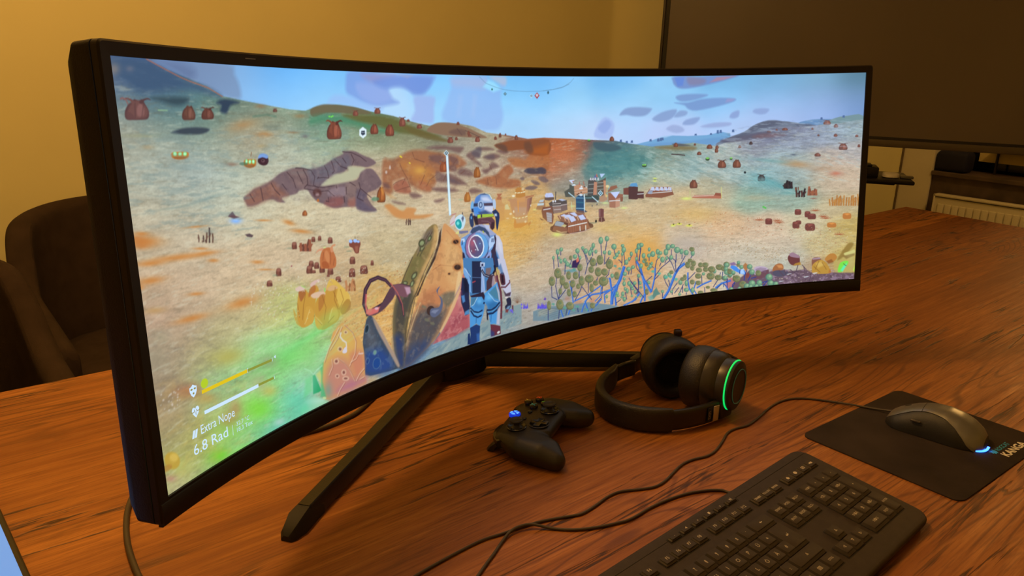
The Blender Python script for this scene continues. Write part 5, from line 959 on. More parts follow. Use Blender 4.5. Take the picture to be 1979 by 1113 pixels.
[P,[1520,968,1549,972,1541,1007,1523,1004],[175,100,75],2,.8],[E,[1489,935,15,3,-1,10],[165,195,250]],[E,[1527,938,17,3,-1,10],[165,195,250]],[E,[1552,946,12,2,-1,7],[165,195,250]],[L_,[1527,927,1528,913],[150,120,60],1.62],[E,[1009,993,5,1,-1,4],[170,70,90]],[Q,[1230,1041,1232,990,1248,959,1270,943,1320,945,1349,981,1361,1024,1348,1059,1306,1060,1257,1051],[205,110,60],1.2],[Q,[1203,958,1222,941,1263,939,1253,952,1229,950],[230,150,110],1.2],[Q,[1319,948,1338,934,1363,931,1358,942,1341,943,1342,969,1325,972],[225,140,95],1.2],[Q,[1245,1015,1278,1015,1300,1042,1290,1057,1250,1046],[180,85,45],1.2,.8],[Q,[1286,954,1307,980,1302,1025,1279,1010,1271,974],[225,135,80],1.2,.8],[E,[1275,937,12,1,0,4],[225,235,140],.8,.8],[L_,[1317,971,1318,1005,1309,1038],[150,75,45],1.24,.7],[L_,[1346,1010,1333,1048],[150,75,45],1.26,.7],[L_,[1264,962,1253,1005],[150,75,45],1.24,.7],[Q,[993,1215,1012,1253,1046,1305,1059,1331,1013,1308,995,1265],[205,165,70],1.2],[Q,[1029,1185,1052,1135,1092,1132,1129,1162,1182,1128,1202,1166,1173,1205,1143,1312,1108,1332,1043,1330,1018,1271],[215,150,55],1.2],[Q,[1044,1136,1088,1131,1097,1155,1060,1192,1047,1172],[180,100,50],1.2,.9],[Q,[1022,1117,1055,1108,1093,1126,1084,1137,1036,1132],[235,190,170],1.2],[Q,[1135,1118,1169,1103,1210,1102,1217,1113,1184,1117,1164,1141],[230,180,165],1.2],[Q,[1132,1140,1174,1126,1174,1160,1118,1182],[195,110,50],1.2,.9],[Q,[1271,1146,1300,1117,1340,1130,1378,1167,1440,1227,1442,1287,1385,1334,1325,1332,1282,1264,1258,1189],[235,180,75],1.2],[Q,[1159,1248,1190,1197,1241,1185,1295,1156,1352,1173,1336,1240,1363,1299,1339,1359,1269,1378,1201,1384,1157,1333],[215,150,55],1.2],[Q,[1136,1174,1194,1167,1250,1184,1239,1202,1206,1201,1157,1196],[235,185,150],1.2],[Q,[1198,1199,1245,1192,1235,1242,1189,1277],[195,120,50],1.2,.9],[Q,[1268,1168,1312,1154,1356,1174,1342,1183,1292,1184],[230,170,110],1.2],[Q,[1087,1237,1120,1233,1148,1268,1143,1312,1108,1329,1068,1322],[222,158,60],1.2],[Q,[1268,1313,1306,1275,1337,1305,1335,1352,1263,1358],[228,165,65],1.2],[Q,[1154,1292,1191,1324,1212,1358,1184,1380,1155,1349],[228,168,62],1.2],[Q,[1363,1299,1419,1258,1452,1277,1438,1322,1376,1338],[170,105,40],1.2,.6],[L_,[1224,1193,1248,1268,1224,1332],[150,90,35],1.24,.6],[L_,[1335,1170,1319,1237,1346,1301],[150,90,35],1.39,.6],[L_,[1097,1155,1073,1217,1056,1291],[150,90,35],1.32,.6],[L_,[1375,1190,1394,1253,1354,1303],[150,90,35],1.29,.6],[L_,[1146,1290,1204,1356],[150,90,35],1.04,.6],[L_,[1254,1356,1308,1328],[150,90,35],1.2,.6],[L_,[1028,1195,1034,1274],[150,90,35],1.26,.6],[L_,[1316,1189,1343,1254],[150,90,35],1.23,.6],[L_,[1118,1249,1077,1313],[250,205,120],1.22,.7],[L_,[1297,1284,1265,1341],[250,205,120],1.27,.7],[L_,[1153,1297,1205,1350],[250,205,120],.94,.7],[L_,[1448,1234,1452,1277],[250,205,120],1.26,.7],[L_,[1245,1157,1250,1179],[150,220,90],1.94],[L_,[1071,1111,1097,1125],[160,220,90],1.4,.8],[L_,[1424,1212,1427,1181,1424,1149],[205,130,80],4.43],[L_,[1447,1216,1449,1194,1460,1173],[165,100,60],4.46],[L_,[1448,1203,1435,1184],[205,130,80],2.27],[L_,[1469,1221,1471,1184,1486,1151],[205,130,80],4.45],[L_,[1492,1225,1493,1194,1489,1163],[165,100,60],4.46],[L_,[1494,1207,1481,1183],[205,130,80],2.41],
[P,[1258,1465,1289,1418,1335,1394,1370,1385,1403,1404,1442,1444,1477,1523],[235,160,85]],[S_,[713,1032,985,1039,1220,1090,1645,1108,1660,1080,1654,1135,1381,1144,1263,1144,1011,1142,902,1253,804,1229,670,1124],230,[.5,1.0],[[240,225,195],[225,195,160],[200,150,110]],.75,51,1.4],[S_,[615,1239,888,1201,1123,1256,1022,1402,776,1443,632,1373],70,[.5,1.0],[[220,230,180],[200,220,150]],.6,52,1.4],[S_,[1568,1110,1936,1045,2416,977,2506,1093,1919,1237,1643,1248],80,[.4,.9],[[240,225,200],[170,150,130]],.6,53,1.4],[S_,[1322,1361,1542,1351,1834,1157,2168,1079,2313,1066,2006,1319,1844,1550,1618,1495,1479,1523],150,[.5,1.2],[[190,100,50],[175,110,60]],.7,54,1.4],[S_,[1486,1462,1681,1319,1856,1421,1780,1733],60,[.5,1.2],[[190,90,55]],.6,55,1.4],[Q,[1254,202,1337,179,1418,177,1562,187,1666,205,1739,228,1663,234,1506,225,1372,223,1269,242],[118,100,72],2,.9],[Q,[1249,242,1371,230,1514,239,1659,270,1786,310,1984,332,1827,342,1551,290,1346,271,1244,282],[70,140,100],8,.7],[Q,[1494,232,1685,235,1879,253,2010,290,2155,337,2326,383,2164,369,1960,346,1765,295,1617,270],[105,100,50],5,.85],[Q,[1987,301,2155,337,2303,382,2419,420,2208,395,2051,349],[115,95,50],4,.8],[Q,[2201,338,2262,304,2333,294,2450,303,2568,334,2675,375,2746,408,2564,397,2374,377,2246,356],[150,110,85],2],[Q,[2400,353,2472,339,2543,350,2541,383,2422,370],[120,85,75],4,.8],[L_,[2543,350,2602,369,2686,402],[90,65,65],1.3,.7],[L_,[2472,335,2517,382],[90,65,65],1.54,.5],[O_,[1425,314,115,4,-11,98],[175,85,60],[105,52,45],1],[O_,[1750,317,66,2,-6,59],[175,85,60],[105,52,45],0],[O_,[1879,328,74,3,-6,68],[175,85,60],[105,52,45],0],[O_,[1786,215,50,1,-3,33],[170,90,70],[120,60,52],1],[O_,[1991,282,54,1,-5,53],[170,90,70],[120,60,52],1],[O_,[2043,275,25,1,-1,12],[170,90,70],[120,60,52],0],[O_,[2137,313,46,1,-2,26],[170,90,70],[120,60,52],1],[O_,[2408,407,52,2,-3,37],[170,90,70],[120,60,52],1],[O_,[2463,400,24,1,-1,20],[170,90,70],[120,60,52],0],[O_,[2657,413,44,2,-2,35],[170,90,70],[120,60,52],1],[O_,[2485,304,26,1,-1,19],[170,90,70],[120,60,52],0],[O_,[2871,391,22,1,-2,23],[170,90,70],[120,60,52],0],[O_,[2923,392,14,1,-1,13],[170,90,70],[120,60,52],0],[O_,[3024,415,32,1,-1,31],[170,90,70],[120,60,52],0],[O_,[2578,368,24,1,-1,25],[170,90,70],[120,60,52],0],[O_,[2587,385,31,1,-1,13],[170,90,70],[120,60,52],0],[O_,[2826,412,25,1,-1,22],[170,90,70],[120,60,52],0],[O_,[1605,226,43,1,-3,29],[170,90,70],[120,60,52],1],[E,[1395,241,8,0,0,4],[120,230,80]],[E,[1411,243,7,0,-1,4],[120,230,80]],[E,[1421,239,7,0,0,4],[120,230,80]],[Q,[1806,496,1891,501,2026,459,2144,455,2247,471,2382,494,2473,509,2547,568,2436,599,2359,604,2251,618,2263,661,2198,719,2109,700,2030,662,1975,617,1938,624,1879,630,1874,689,1829,705,1790,662],[172,98,62],6,.85],[Q,[1947,520,2108,530,2239,585,2250,639,2171,674,2084,646,2014,600],[205,125,60],12,.7],[G,[2119,582,67,5,-2,31],[235,165,70],.8],[E,[1961,488,12,6,-3,4],[250,210,50]],[E,[2034,530,8,5,-3,3],[250,210,60]],[Q,[1877,659,1923,633,1982,628,2022,672,2026,713,1953,707,1896,691],[175,95,70],4,.9],[Q,[2099,648,2158,652,2214,710,2169,711,2118,691],[185,105,70],5,.8],[Q,[2189,447,2280,436,2401,447,2523,458,2506,484,2474,493,2369,466,2278,462],[122,82,78],5,.8],[Q,[2215,495,2306,495,2350,518,2332,560,2272,545,2213,521],[122,82,78],5,.8],[Q,[2389,510,2435,507,2471,536,2470,563,2431,566,2394,537],[122,82,78],5,.8],[Q,[2377,568,2438,567,2452,600,2436,610,2383,595],[122,82,78],5,.8],[Q,[2268,598,2342,624,2388,622,2464,655,2524,687,2538,705,2445,697,2354,674,2264,656],[122,82,78],5,.8],[Q,[2222,700,2306,702,2428,723,2458,737,2380,741,2259,724],[122,82,78],5,.8],[Q,[2459,611,2514,593,2590,621,2604,655,2542,645,2480,635],[122,82,78],5,.8],[Q,[2550,508,2598,489,2660,498,2674,532,2627,534,2664,564,2686,594,2625,567,2565,531],[122,82,78],5,.8],[Q,[2646,469,2748,469,2810,489,2747,491,2661,487],[122,82,78],5,.8],[Q,[2705,533,2777,515,2825,518,2864,537,2807,556,2744,547],[122,82,78],5,.8],[Q,[2685,616,2749,609,2774,577,2814,579,2852,607,2780,622,2723,647],[122,82,78],5,.8],[Q,[2232,780,2286,775,2332,777,2300,793,2253,796],[122,82,78],5,.8],[Q,[1861,748,1897,752,1976,775,1925,772],[122,82,78],5,.8],[Q,[2019,713,2078,718,2128,744,2060,750,2024,734],[122,82,78],5,.8],[Q,[2560,740,2615,734,2685,762,2581,770],[122,82,78],5,.8],[Q,[2834,501,2898,487,2945,513,2896,521],[122,82,78],5,.8],[Q,[1793,632,1835,641,1854,667,1811,663],[122,82,78],5,.8],[Q,[2598,494,2662,465,2693,477,2674,532,2620,523],[95,82,92],5,.7],[Q,[2721,529,2801,522,2807,550,2744,550],[98,80,88],5,.6],
[P,[2357,636,2432,664,2476,694,2400,677],[100,80,90],5,.6],[Q,[2626,690,2738,665,2818,659,2900,608,2957,600,2987,648,2937,691,3033,710,3056,747,2982,765,2821,751,2726,726],[182,102,62],5,.9],[Q,[2935,558,3039,558,3103,574,3153,547,3331,551,3328,659,3222,652,3101,632,2988,613],[195,110,60],6,.8],[Q,[2812,460,2908,442,2996,432,3108,439,3335,443,3331,551,3153,541,3106,503,2993,504,2897,499],[150,78,45],3,.95],
[P,[3105,515,3334,473,3331,557,3161,539],[188,92,38],10,.9],[Q,[2820,461,2884,453,2930,477,2929,512,2889,498],[105,72,60],5,.8],[Q,[3100,456,3156,453,3186,519,3145,535,3106,509],[110,70,55],6,.7],[Q,[3092,649,3133,634,3206,639,3264,637,3304,657,3295,687,3221,682,3148,677,3100,662],[78,68,80],3,.95],[Q,[3154,722,3203,729,3243,756,3210,762,3170,744],[120,95,95],3,.85],[Q,[3095,774,3145,760,3218,775,3176,793,3111,787],[120,95,95],3,.85],[Q,[3229,706,3278,704,3326,738,3293,750,3244,732],[120,95,95],3,.85],[Q,[3049,699,3082,693,3089,714,3061,715],[120,95,95],3,.85],[L_,[1947,525,1965,566,2004,620,2029,683],[120,70,55],1.4,.6],[L_,[2062,466,2080,508,2167,533],[120,70,55],1.51,.6],[L_,[1878,649,1908,637,1982,623],[120,70,55],1.19,.6],[L_,[1888,690,1970,678,2022,672],[120,70,55],1.12,.6],[L_,[2266,619,2204,646,2171,685],[120,70,55],1.26,.6],[L_,[2358,620,2324,666],[120,70,55],1.53,.6],[L_,[2456,535,2423,566],[120,70,55],1.44,.6],[L_,[2529,611,2488,630],[120,70,55],1.32,.6],[L_,[2817,671,2822,728],[120,70,55],1.71,.6],[L_,[2758,581,2780,622],[120,70,55],1.59,.6],[L_,[2737,676,2743,722],[120,70,55],1.7,.6],[L_,[1990,618,1957,656],[120,70,55],1.43,.6],[L_,[2161,611,2119,670],[120,70,55],1.5,.6],[T_,[1806,496,2144,455,2550,514,2942,564,3331,551,3324,792,2694,740,2152,725,1787,691],[10,7,.2,61,4],.03,.2,.21,8,[110,70,60]],[T_,[1806,496,2144,455,2550,514,2942,564,3331,551,3324,792,2694,740,2152,725,1787,691],[11,6,.1,64,4],.06,.2,.18,8,[225,190,140]],[E,[1827,571,9,1,-1,9],[235,215,205],2,.7],[E,[1861,549,8,0,0,8],[235,215,205],2,.7],[E,[1862,539,5,0,0,5],[235,215,205],2,.7],[Q,[1794,766,1845,762,1922,805,1997,798,2070,816,2052,851,2218,865,2140,882,1990,870,1889,847,1834,805],[222,140,75],4,.9],
[P,[1816,689,1864,713,1899,732,1849,724],[215,150,90],5,.7],[Q,[1909,783,1953,783,1974,801,1951,814,1915,799],[215,185,140],4,.9],[O_,[2334,573,69,5,-4,64],[200,100,55],[150,70,50],1],[O_,[2641,630,63,4,-4,72],[205,115,50],[150,75,40],0],[O_,[2540,786,59,5,-5,66],[225,135,55],[185,95,45],0],[E,[2478,799,23,2,-1,6],[180,185,140],.8,.6],[L_,[1970,906,1972,890,1974,875],[125,90,75],1.84],[L_,[1971,897,1968,885],[125,90,75],1.42],[L_,[1989,909,1991,888,1994,868],[95,70,62],1.84],[L_,[1990,896,1987,881],[125,90,75],1.45],[L_,[1996,907,1998,891,2000,876],[120,85,70],1.84],[L_,[2008,908,2009,894,2009,879],[95,70,62],1.84],[L_,[2009,899,2007,889],[120,85,70],1.46],[S_,[4045,1160,4362,1182,4575,1340,4045,1326,3055,1166,3009,1048,3521,1145],60,[.4,.8],[[150,90,60]],.5,66,1.4],[Q,[3776,502,4062,525,4193,582,4376,622,4258,708,4061,737,3930,769,3747,736,3670,672,3749,599],[75,135,130],20,.55],[Q,[3777,483,3880,489,4010,513,4049,544,3932,559,3802,533],[70,95,105],4,.9],[T_,[3672,536,4376,601,4258,780,3668,790],[14,7,.3,71,4],.02,.15,.315,14,[55,110,115]],[T_,[4323,547,5334,548,5347,922,4193,807],[26,4,.35,72,4],.03,.12,.315,14,[222,225,215]],[T_,[4454,574,5335,570,5347,922,4324,837],[22,4,.3,77,4],.04,.12,.28,14,[105,140,140]],[Q,[4389,545,4650,546,4793,563,4767,588,4519,572],[135,110,70],6,.8],[Q,[4558,529,4636,528,4741,550,4610,548],[95,90,95],3,.9],[L_,[4552,610,4624,616,4690,625],[80,60,60],2.27,.9],
[P,[2804,831,2816,809,2864,814,2869,861,2888,866,2888,976,2844,987,2800,966],[212,145,90],2,.8],
[P,[2819,790,2873,793,2850,812,2866,816,2860,836,2812,830,2829,810],[190,110,75]],
[P,[2886,905,2940,911,2967,929,2970,981,2894,981],[225,160,95],2,.8],
[P,[2898,875,2920,871,2943,911,2894,906],[225,205,150]],
[P,[2914,842,2970,839,2998,837,3096,830,3178,832,3175,837,3128,845,3112,968,3090,982,2992,974,2966,949,2947,888,2943,856],[205,140,95]],
[P,[3003,830,3096,838,3089,870,3018,867],[222,150,90],4],
[P,[3000,775,3023,763,3066,766,3092,782,3096,830,3052,838,3003,834],[205,130,60]],[E,[3073,779,12,1,0,9],[245,215,170],4,.9],
[P,[2984,899,3104,911,3107,968,2992,972],[200,150,125],4,.9],
[P,[3114,852,3139,844,3131,914,3099,963],[170,110,95]],
[P,[3139,846,3164,842,3148,899,3113,964],[150,95,80]],
[P,[2980,994,2986,979,3112,984,3113,1033,3043,1053,2978,1048,2973,1025],[215,125,60]],
[P,[2991,983,3112,984,3113,1021,3001,1016],[205,165,140],3,.8],
[P,[3016,857,3027,858,3026,939,3018,938],[235,150,70]],[L_,[2995,798,3010,801],[255,240,190],1.46],[L_,[3018,802,3045,802],[255,240,190],1.47],[L_,[3051,803,3070,801],[255,240,190],1.49],[L_,[3073,801,3094,799],[255,240,190],1.49],[L_,[2965,968,2984,975],[255,245,205],1.67],[L_,[2989,978,3011,982],[255,245,205],1.65],[L_,[3021,983,3041,982],[255,245,205],1.7],[L_,[3054,982,3076,981],[255,245,205],1.7],[L_,[3085,981,3109,976],[255,245,205],1.76],[E,[2979,820,14,1,0,7],[255,240,215],1.5,.9],[E,[2977,930,7,1,0,9],[255,240,215],1.5,.9],[E,[3089,1014,10,1,-1,8],[255,240,215],1.5,.9],[E,[3076,956,5,1,-1,5],[255,240,215],1.5,.9],[E,[2947,943,12,1,0,7],[255,240,215],1.5,.9],[E,[2916,971,14,2,0,3],[255,240,215],1.5,.9],[E,[3145,903,5,0,0,6],[255,240,215],1.5,.9],[L_,[3044,765,3045,751],[180,110,70],1.63],[L_,[3096,840,3178,834],[185,105,70],1.69],
[P,[3110,1033,3138,1016,3143,1032,3121,1046],[190,110,65],3],[L_,[2841,1010,2840,1069],[200,140,90],1.25,.6],[S_,[3033,1040,3317,1014,3313,1160,2975,1119],45,[.4,.9],[[165,90,50],[190,110,60]],.6,81,1.4],
[P,[3330,1100,3335,1079,3362,1072,3395,1041,3441,1046,3512,1068,3702,1055,3728,1090,3761,1104,3767,1125,3740,1137,3681,1151,3549,1156,3432,1138,3354,1119],[105,62,52]],
[P,[3512,1068,3702,1055,3727,1121,3740,1132,3523,1149,3504,1132],[165,98,72]],
[P,[3368,1077,3498,1101,3504,1141,3419,1132,3354,1110],[150,92,70]],[L_,[3525,1069,3530,1144],[115,66,55],1.29,.45],[L_,[3548,1068,3553,1144],[115,66,55],1.29,.45],[L_,[3572,1067,3577,1144],[115,66,55],1.29,.45],[L_,[3596,1066,3601,1143],[115,66,55],1.29,.45],[L_,[3619,1065,3624,1143],[115,66,55],1.29,.45],[L_,[3643,1064,3648,1142],[115,66,55],1.29,.45],[L_,[3667,1063,3672,1142],[115,66,55],1.29,.45],[L_,[3690,1062,3696,1141],[115,66,55],1.29,.45],[L_,[3714,1061,3719,1141],[115,66,55],1.3,.45],
[P,[3385,1050,3402,1042,3473,1064,3452,1091,3375,1073],[160,165,180]],
[P,[3440,1085,3472,1074,3498,1086,3478,1099],[215,190,130]],
[P,[3403,1003,3527,986,3683,1016,3702,1058,3525,1069,3434,1045],[150,95,75]],
[P,[3435,1006,3474,998,3513,1019,3525,1050,3487,1031],[205,205,240]],
[P,[3527,996,3579,995,3611,1024,3585,1026],[205,205,240]],
[P,[3513,1021,3565,1022,3594,1057,3545,1067],[205,205,240]],
[P,[3611,1024,3663,1020,3692,1057,3640,1061],[205,205,240]],
[P,[3468,1005,3526,1007,3552,1023,3513,1029],[205,205,240]],[L_,[3406,1003,3422,1000,3438,1031],[225,170,130],2.03],[L_,[3454,1013,3474,1020,3486,1051],[225,170,130],1.94],[L_,[3496,1027,3513,1034,3525,1069],[225,170,130],1.96],[L_,[3588,1026,3604,1028,3617,1059],[225,170,130],1.96],[L_,[3677,1020,3693,1032,3699,1055],[225,170,130],2.09],[L_,[3527,996,3514,997],[225,170,130],2.0],[L_,[3514,1096,3616,1090,3702,1085],[250,245,240],1.6],[L_,[3629,1105,3632,1143],[240,225,215],1.94],[L_,[3688,1104,3689,1142],[235,220,205],2.35],[L_,[3523,1153,3668,1150,3747,1133],[225,180,160],1.2],[G,[3399,1144,59,7,-1,20],[235,240,120],.9],[L_,[3393,1114,3438,1132,3497,1136],[225,180,130],1.46],
[P,[3321,904,3361,888,3438,885,3503,896,3508,969,3423,981,3364,985,3352,955],[92,78,76]],
[P,[3359,931,3443,934,3449,983,3371,985],[150,115,105]],
[P,[3444,924,3506,920,3506,969,3449,978],[130,100,95]],[L_,[3359,929,3447,932],[215,195,190],1.05],[L_,[3444,929,3505,928],[215,195,190],1.07],[L_,[3360,912,3444,915],[215,195,190],1.05],[L_,[3372,956,3443,958],[215,195,190],1.06],
[P,[3419,884,3451,882,3496,895,3457,899],[190,190,215]],
[P,[3285,843,3298,828,3356,830,3377,861,3297,861],[215,215,250]],
[P,[3281,857,3374,863,3380,880,3328,885,3284,876],[110,85,78]],[L_,[3295,830,3300,856],[140,140,190],1.0,.7],[L_,[3309,831,3314,858],[140,140,190],1.0,.7],[L_,[3323,832,3329,859],[140,140,190],1.0,.7],[L_,[3337,833,3343,860],[140,140,190],1.0,.7],[L_,[3351,834,3357,861],[140,140,190],1.0,.7],[L_,[3365,836,3371,862],[140,140,190],1.0,.7],
[P,[3191,939,3225,885,3284,876,3294,949],[175,120,80]],
[P,[3215,894,3276,897,3273,913,3208,910],[200,210,215]],
[P,[3239,872,3277,871,3270,889,3225,888],[190,195,205]],
[P,[3249,954,3263,927,3353,926,3370,1005,3362,1052,3311,1042,3260,1003],[135,80,65]],
[P,[3297,968,3351,979,3349,1046,3304,1036],[185,180,195]],[L_,[3268,946,3340,944],[235,230,240],1.44],[L_,[3303,983,3351,983],[120,95,95],.96,.8],[L_,[3302,995,3351,995],[120,95,95],.96,.8],[L_,[3302,1007,3351,1007],[120,95,95],.96,.8],[L_,[3302,1019,3350,1020],[120,95,95],.96,.8],[L_,[3301,1031,3350,1032],[120,95,95],.96,.8],[L_,[3391,891,3395,824],[60,60,70],1.8],[E,[3367,893,8,1,0,9],[235,225,230]],[E,[3389,893,7,1,0,9],[235,225,230]],
[P,[3330,1044,3362,1047,3356,1061,3317,1052],[150,100,80]],
[P,[3228,1000,3279,1024,3247,1021],[120,80,70]],
[P,[3479,831,3531,810,3531,781,3577,795,3581,878,3490,873],[90,88,80]],
[P,[3577,795,3632,787,3709,819,3712,859,3621,867,3582,868],[205,140,105]],[L_,[3576,829,3709,824],[225,180,150],.98],[L_,[3579,848,3709,844],[225,180,150],.98],
[P,[3551,785,3583,783,3599,794,3564,795],[225,232,240]],
[P,[3526,750,3584,750,3561,779],[215,215,240]],
[P,[3558,759,3581,756,3567,772],[190,110,100]],[L_,[3632,794,3630,769],[190,90,80],1.93],[L_,[3680,802,3671,770],[190,110,90],1.87],[E,[3648,820,19,1,-1,7],[235,235,240]],[E,[3651,806,9,1,0,5],[235,235,240]],[E,[3700,814,6,0,0,4],[235,235,240]],[E,[3621,857,8,0,0,4],[60,55,60]],[E,[3647,849,8,1,0,4],[60,55,60]],[E,[3680,810,8,0,0,4],[60,55,60]],[E,[3608,863,7,1,0,4],[60,55,60]],
[P,[3710,879,3719,766,3753,746,3792,761,3808,787,3806,887],[88,82,80]],
[P,[3808,782,3870,766,3896,753,3888,913,3810,887],[100,88,78]],
[P,[3778,780,3808,784,3803,881,3767,878],[205,135,105]],
[P,[3870,776,3896,778,3895,889,3875,902,3873,802],[210,140,105]],
[P,[3835,722,3890,725,3850,755],[190,205,240]],
[P,[3772,750,3792,726,3808,737,3802,757],[100,105,160],2],
[P,[3795,741,3805,717,3818,748],[190,110,90]],[L_,[3723,796,3778,797],[190,190,180],1.08,.8],[L_,[3719,830,3771,831],[190,190,180],1.08,.8],[L_,[3811,790,3870,791],[190,190,180],1.09,.8],[L_,[3807,817,3873,817],[190,190,180],1.09,.8],[L_,[3712,859,3764,861],[190,190,180],1.08,.8],[L_,[3813,842,3872,842],[190,190,180],1.1,.8],
[P,[3733,762,3740,745,3752,748,3753,768],[215,205,210]],
[P,[3756,763,3763,747,3774,750,3775,770],[215,205,210]],
[P,[3779,765,3785,748,3797,751,3798,771],[215,205,210]],
[P,[3808,767,3815,750,3826,753,3827,773],[215,205,210]],
[P,[3679,876,3823,888,3829,919,3789,935,3698,927],[70,82,78]],
[P,[3829,898,3895,884,3914,926,3868,942,3829,934],[190,140,110],2],
[P,[3698,908,3803,916,3802,939,3691,927],[85,70,70],3],[L_,[3520,841,3581,883],[200,225,235],1.65],[L_,[3754,890,3819,938],[200,225,235],1.69],[L_,[3581,888,3751,900],[130,170,180],.97],[L_,[3553,969,3548,914],[200,215,180],1.28],
[P,[3594,884,3621,869,3666,875,3685,902,3680,1005,3618,995,3592,977],[48,82,118]],
[P,[3597,884,3679,894,3679,899,3597,890],[110,160,190]],
[P,[3594,963,3681,972,3681,978,3594,969],[140,180,200]],
[P,[3644,859,3666,870,3646,879,3621,867],[215,225,235]],[L_,[3679,866,3678,1005],[225,235,240],2.07],
[P,[3592,977,3677,995,3677,1013,3598,998],[120,85,80],2],
[P,[3680,986,3710,1003,3683,1006],[70,80,100]],
[P,[3597,914,3675,925,3675,935,3597,924],[60,120,140],2,.8],
[P,[3918,870,4013,842,4003,821,3941,827,3931,846,3918,855],[160,98,75]],
[P,[3927,927,3993,927,3992,998,3930,990],[180,115,90]],
[P,[3993,927,4036,915,4035,989,3992,998],[210,145,115]],
[P,[3918,875,4069,897,4065,917,3920,946],[165,100,78]],
[P,[3940,872,4036,874,3994,924],[205,210,248]],[L_,[3927,939,4036,943],[235,230,230],1.41],
[P,[4039,920,4069,918,4065,953,4042,954],[150,90,70]],[L_,[4049,957,4052,1003],[200,170,130],1.3],[G,[4078,1006,40,3,0,10],[240,245,140],.85],[G,[3888,951,39,3,0,9],[235,245,150],.8],[G,[3560,947,33,3,0,10],[220,240,150],.6],[G,[3185,936,26,3,0,7],[235,240,140],.7],[E,[3912,824,17,2,0,11],[240,210,150]],[L_,[3908,829,3905,869],[230,170,100],2.61],
[P,[3888,878,3914,895,3908,910,3891,904],[235,190,120],2],
[P,[4072,851,4128,850,4128,907,4072,900],[125,72,62]],
[P,[4125,840,4203,845,4204,949,4124,940],[95,62,60]],
[P,[4135,838,4144,821,4184,816,4203,822,4203,845],[160,195,230]],
[P,[4141,828,4164,822,4164,842],[70,140,200],2,.7],[L_,[4075,872,4128,875],[235,225,225],1.12],[L_,[4128,909,4203,915],[205,190,190],1.02],[L_,[4131,871,4184,877],[190,180,190],1.22],
[P,[4125,912,4203,923,4204,949,4128,940],[130,78,65],3,.7],
[P,[3821,993,3848,990,3874,998,3872,1061,3822,1055],[125,70,68]],
[P,[3825,996,3838,995,3837,1051,3826,1049],[175,130,130],2,.6],
[P,[3817,1089,3827,1057,3873,1062,3886,1091,3853,1098],[105,60,58]],[E,[3793,1084,11,1,-1,11],[35,38,42]],[L_,[3847,1062,3850,1098],[190,140,130],1.3],[E,[3761,1094,39,4,0,4],[60,90,85],2,.6],[E,[3756,962,4,1,0,8],[60,75,90]],[E,[3805,954,4,1,0,7],[60,60,90]],
[P,[3842,849,3867,874,3841,895,3815,870],[225,245,250]],
[P,[3841,856,3860,873,3841,888,3823,870],[40,95,125]],
[P,[3841,863,3849,878,3841,874,3833,877],[235,250,250]],
[P,[4292,923,4338,874,4377,861,4549,871,4583,939,4457,956,4298,939],[150,88,66]],
[P,[4344,885,4358,860,4384,864,4391,894],[205,205,235]],
[P,[4387,888,4400,863,4426,867,4433,897],[205,205,235]],
[P,[4429,891,4442,865,4468,869,4475,899],[205,205,235]],
[P,[4471,894,4484,868,4511,872,4518,902],[205,205,235]],
[P,[4514,897,4526,871,4553,875,4560,905],[205,205,235]],[L_,[4338,890,4354,859],[235,190,160],1.56],[L_,[4385,893,4401,863],[235,190,160],1.56],[L_,[4433,897,4449,866],[235,190,160],1.56],[L_,[4481,900,4496,869],[235,190,160],1.56],[L_,[4528,903,4544,872],[235,190,160],1.56],[L_,[4325,910,4563,911],[235,225,220],1.25],
[P,[4309,909,4338,885,4371,892,4358,917],[160,175,205],1.5,.8],
[P,[4074,850,4127,849,4127,905,4074,896],[130,72,62]],
[P,[4212,886,4278,891,4279,948,4212,941],[100,60,58]],
[P,[4124,843,4219,850,4216,949,4124,938],[92,58,58]],
[P,[4133,839,4153,817,4206,818,4219,848],[95,155,205]],[L_,[4212,907,4279,908],[230,225,225],1.13],
[P,[4761,978,4787,958,4906,963,5063,971,5067,1005],[195,110,85]],
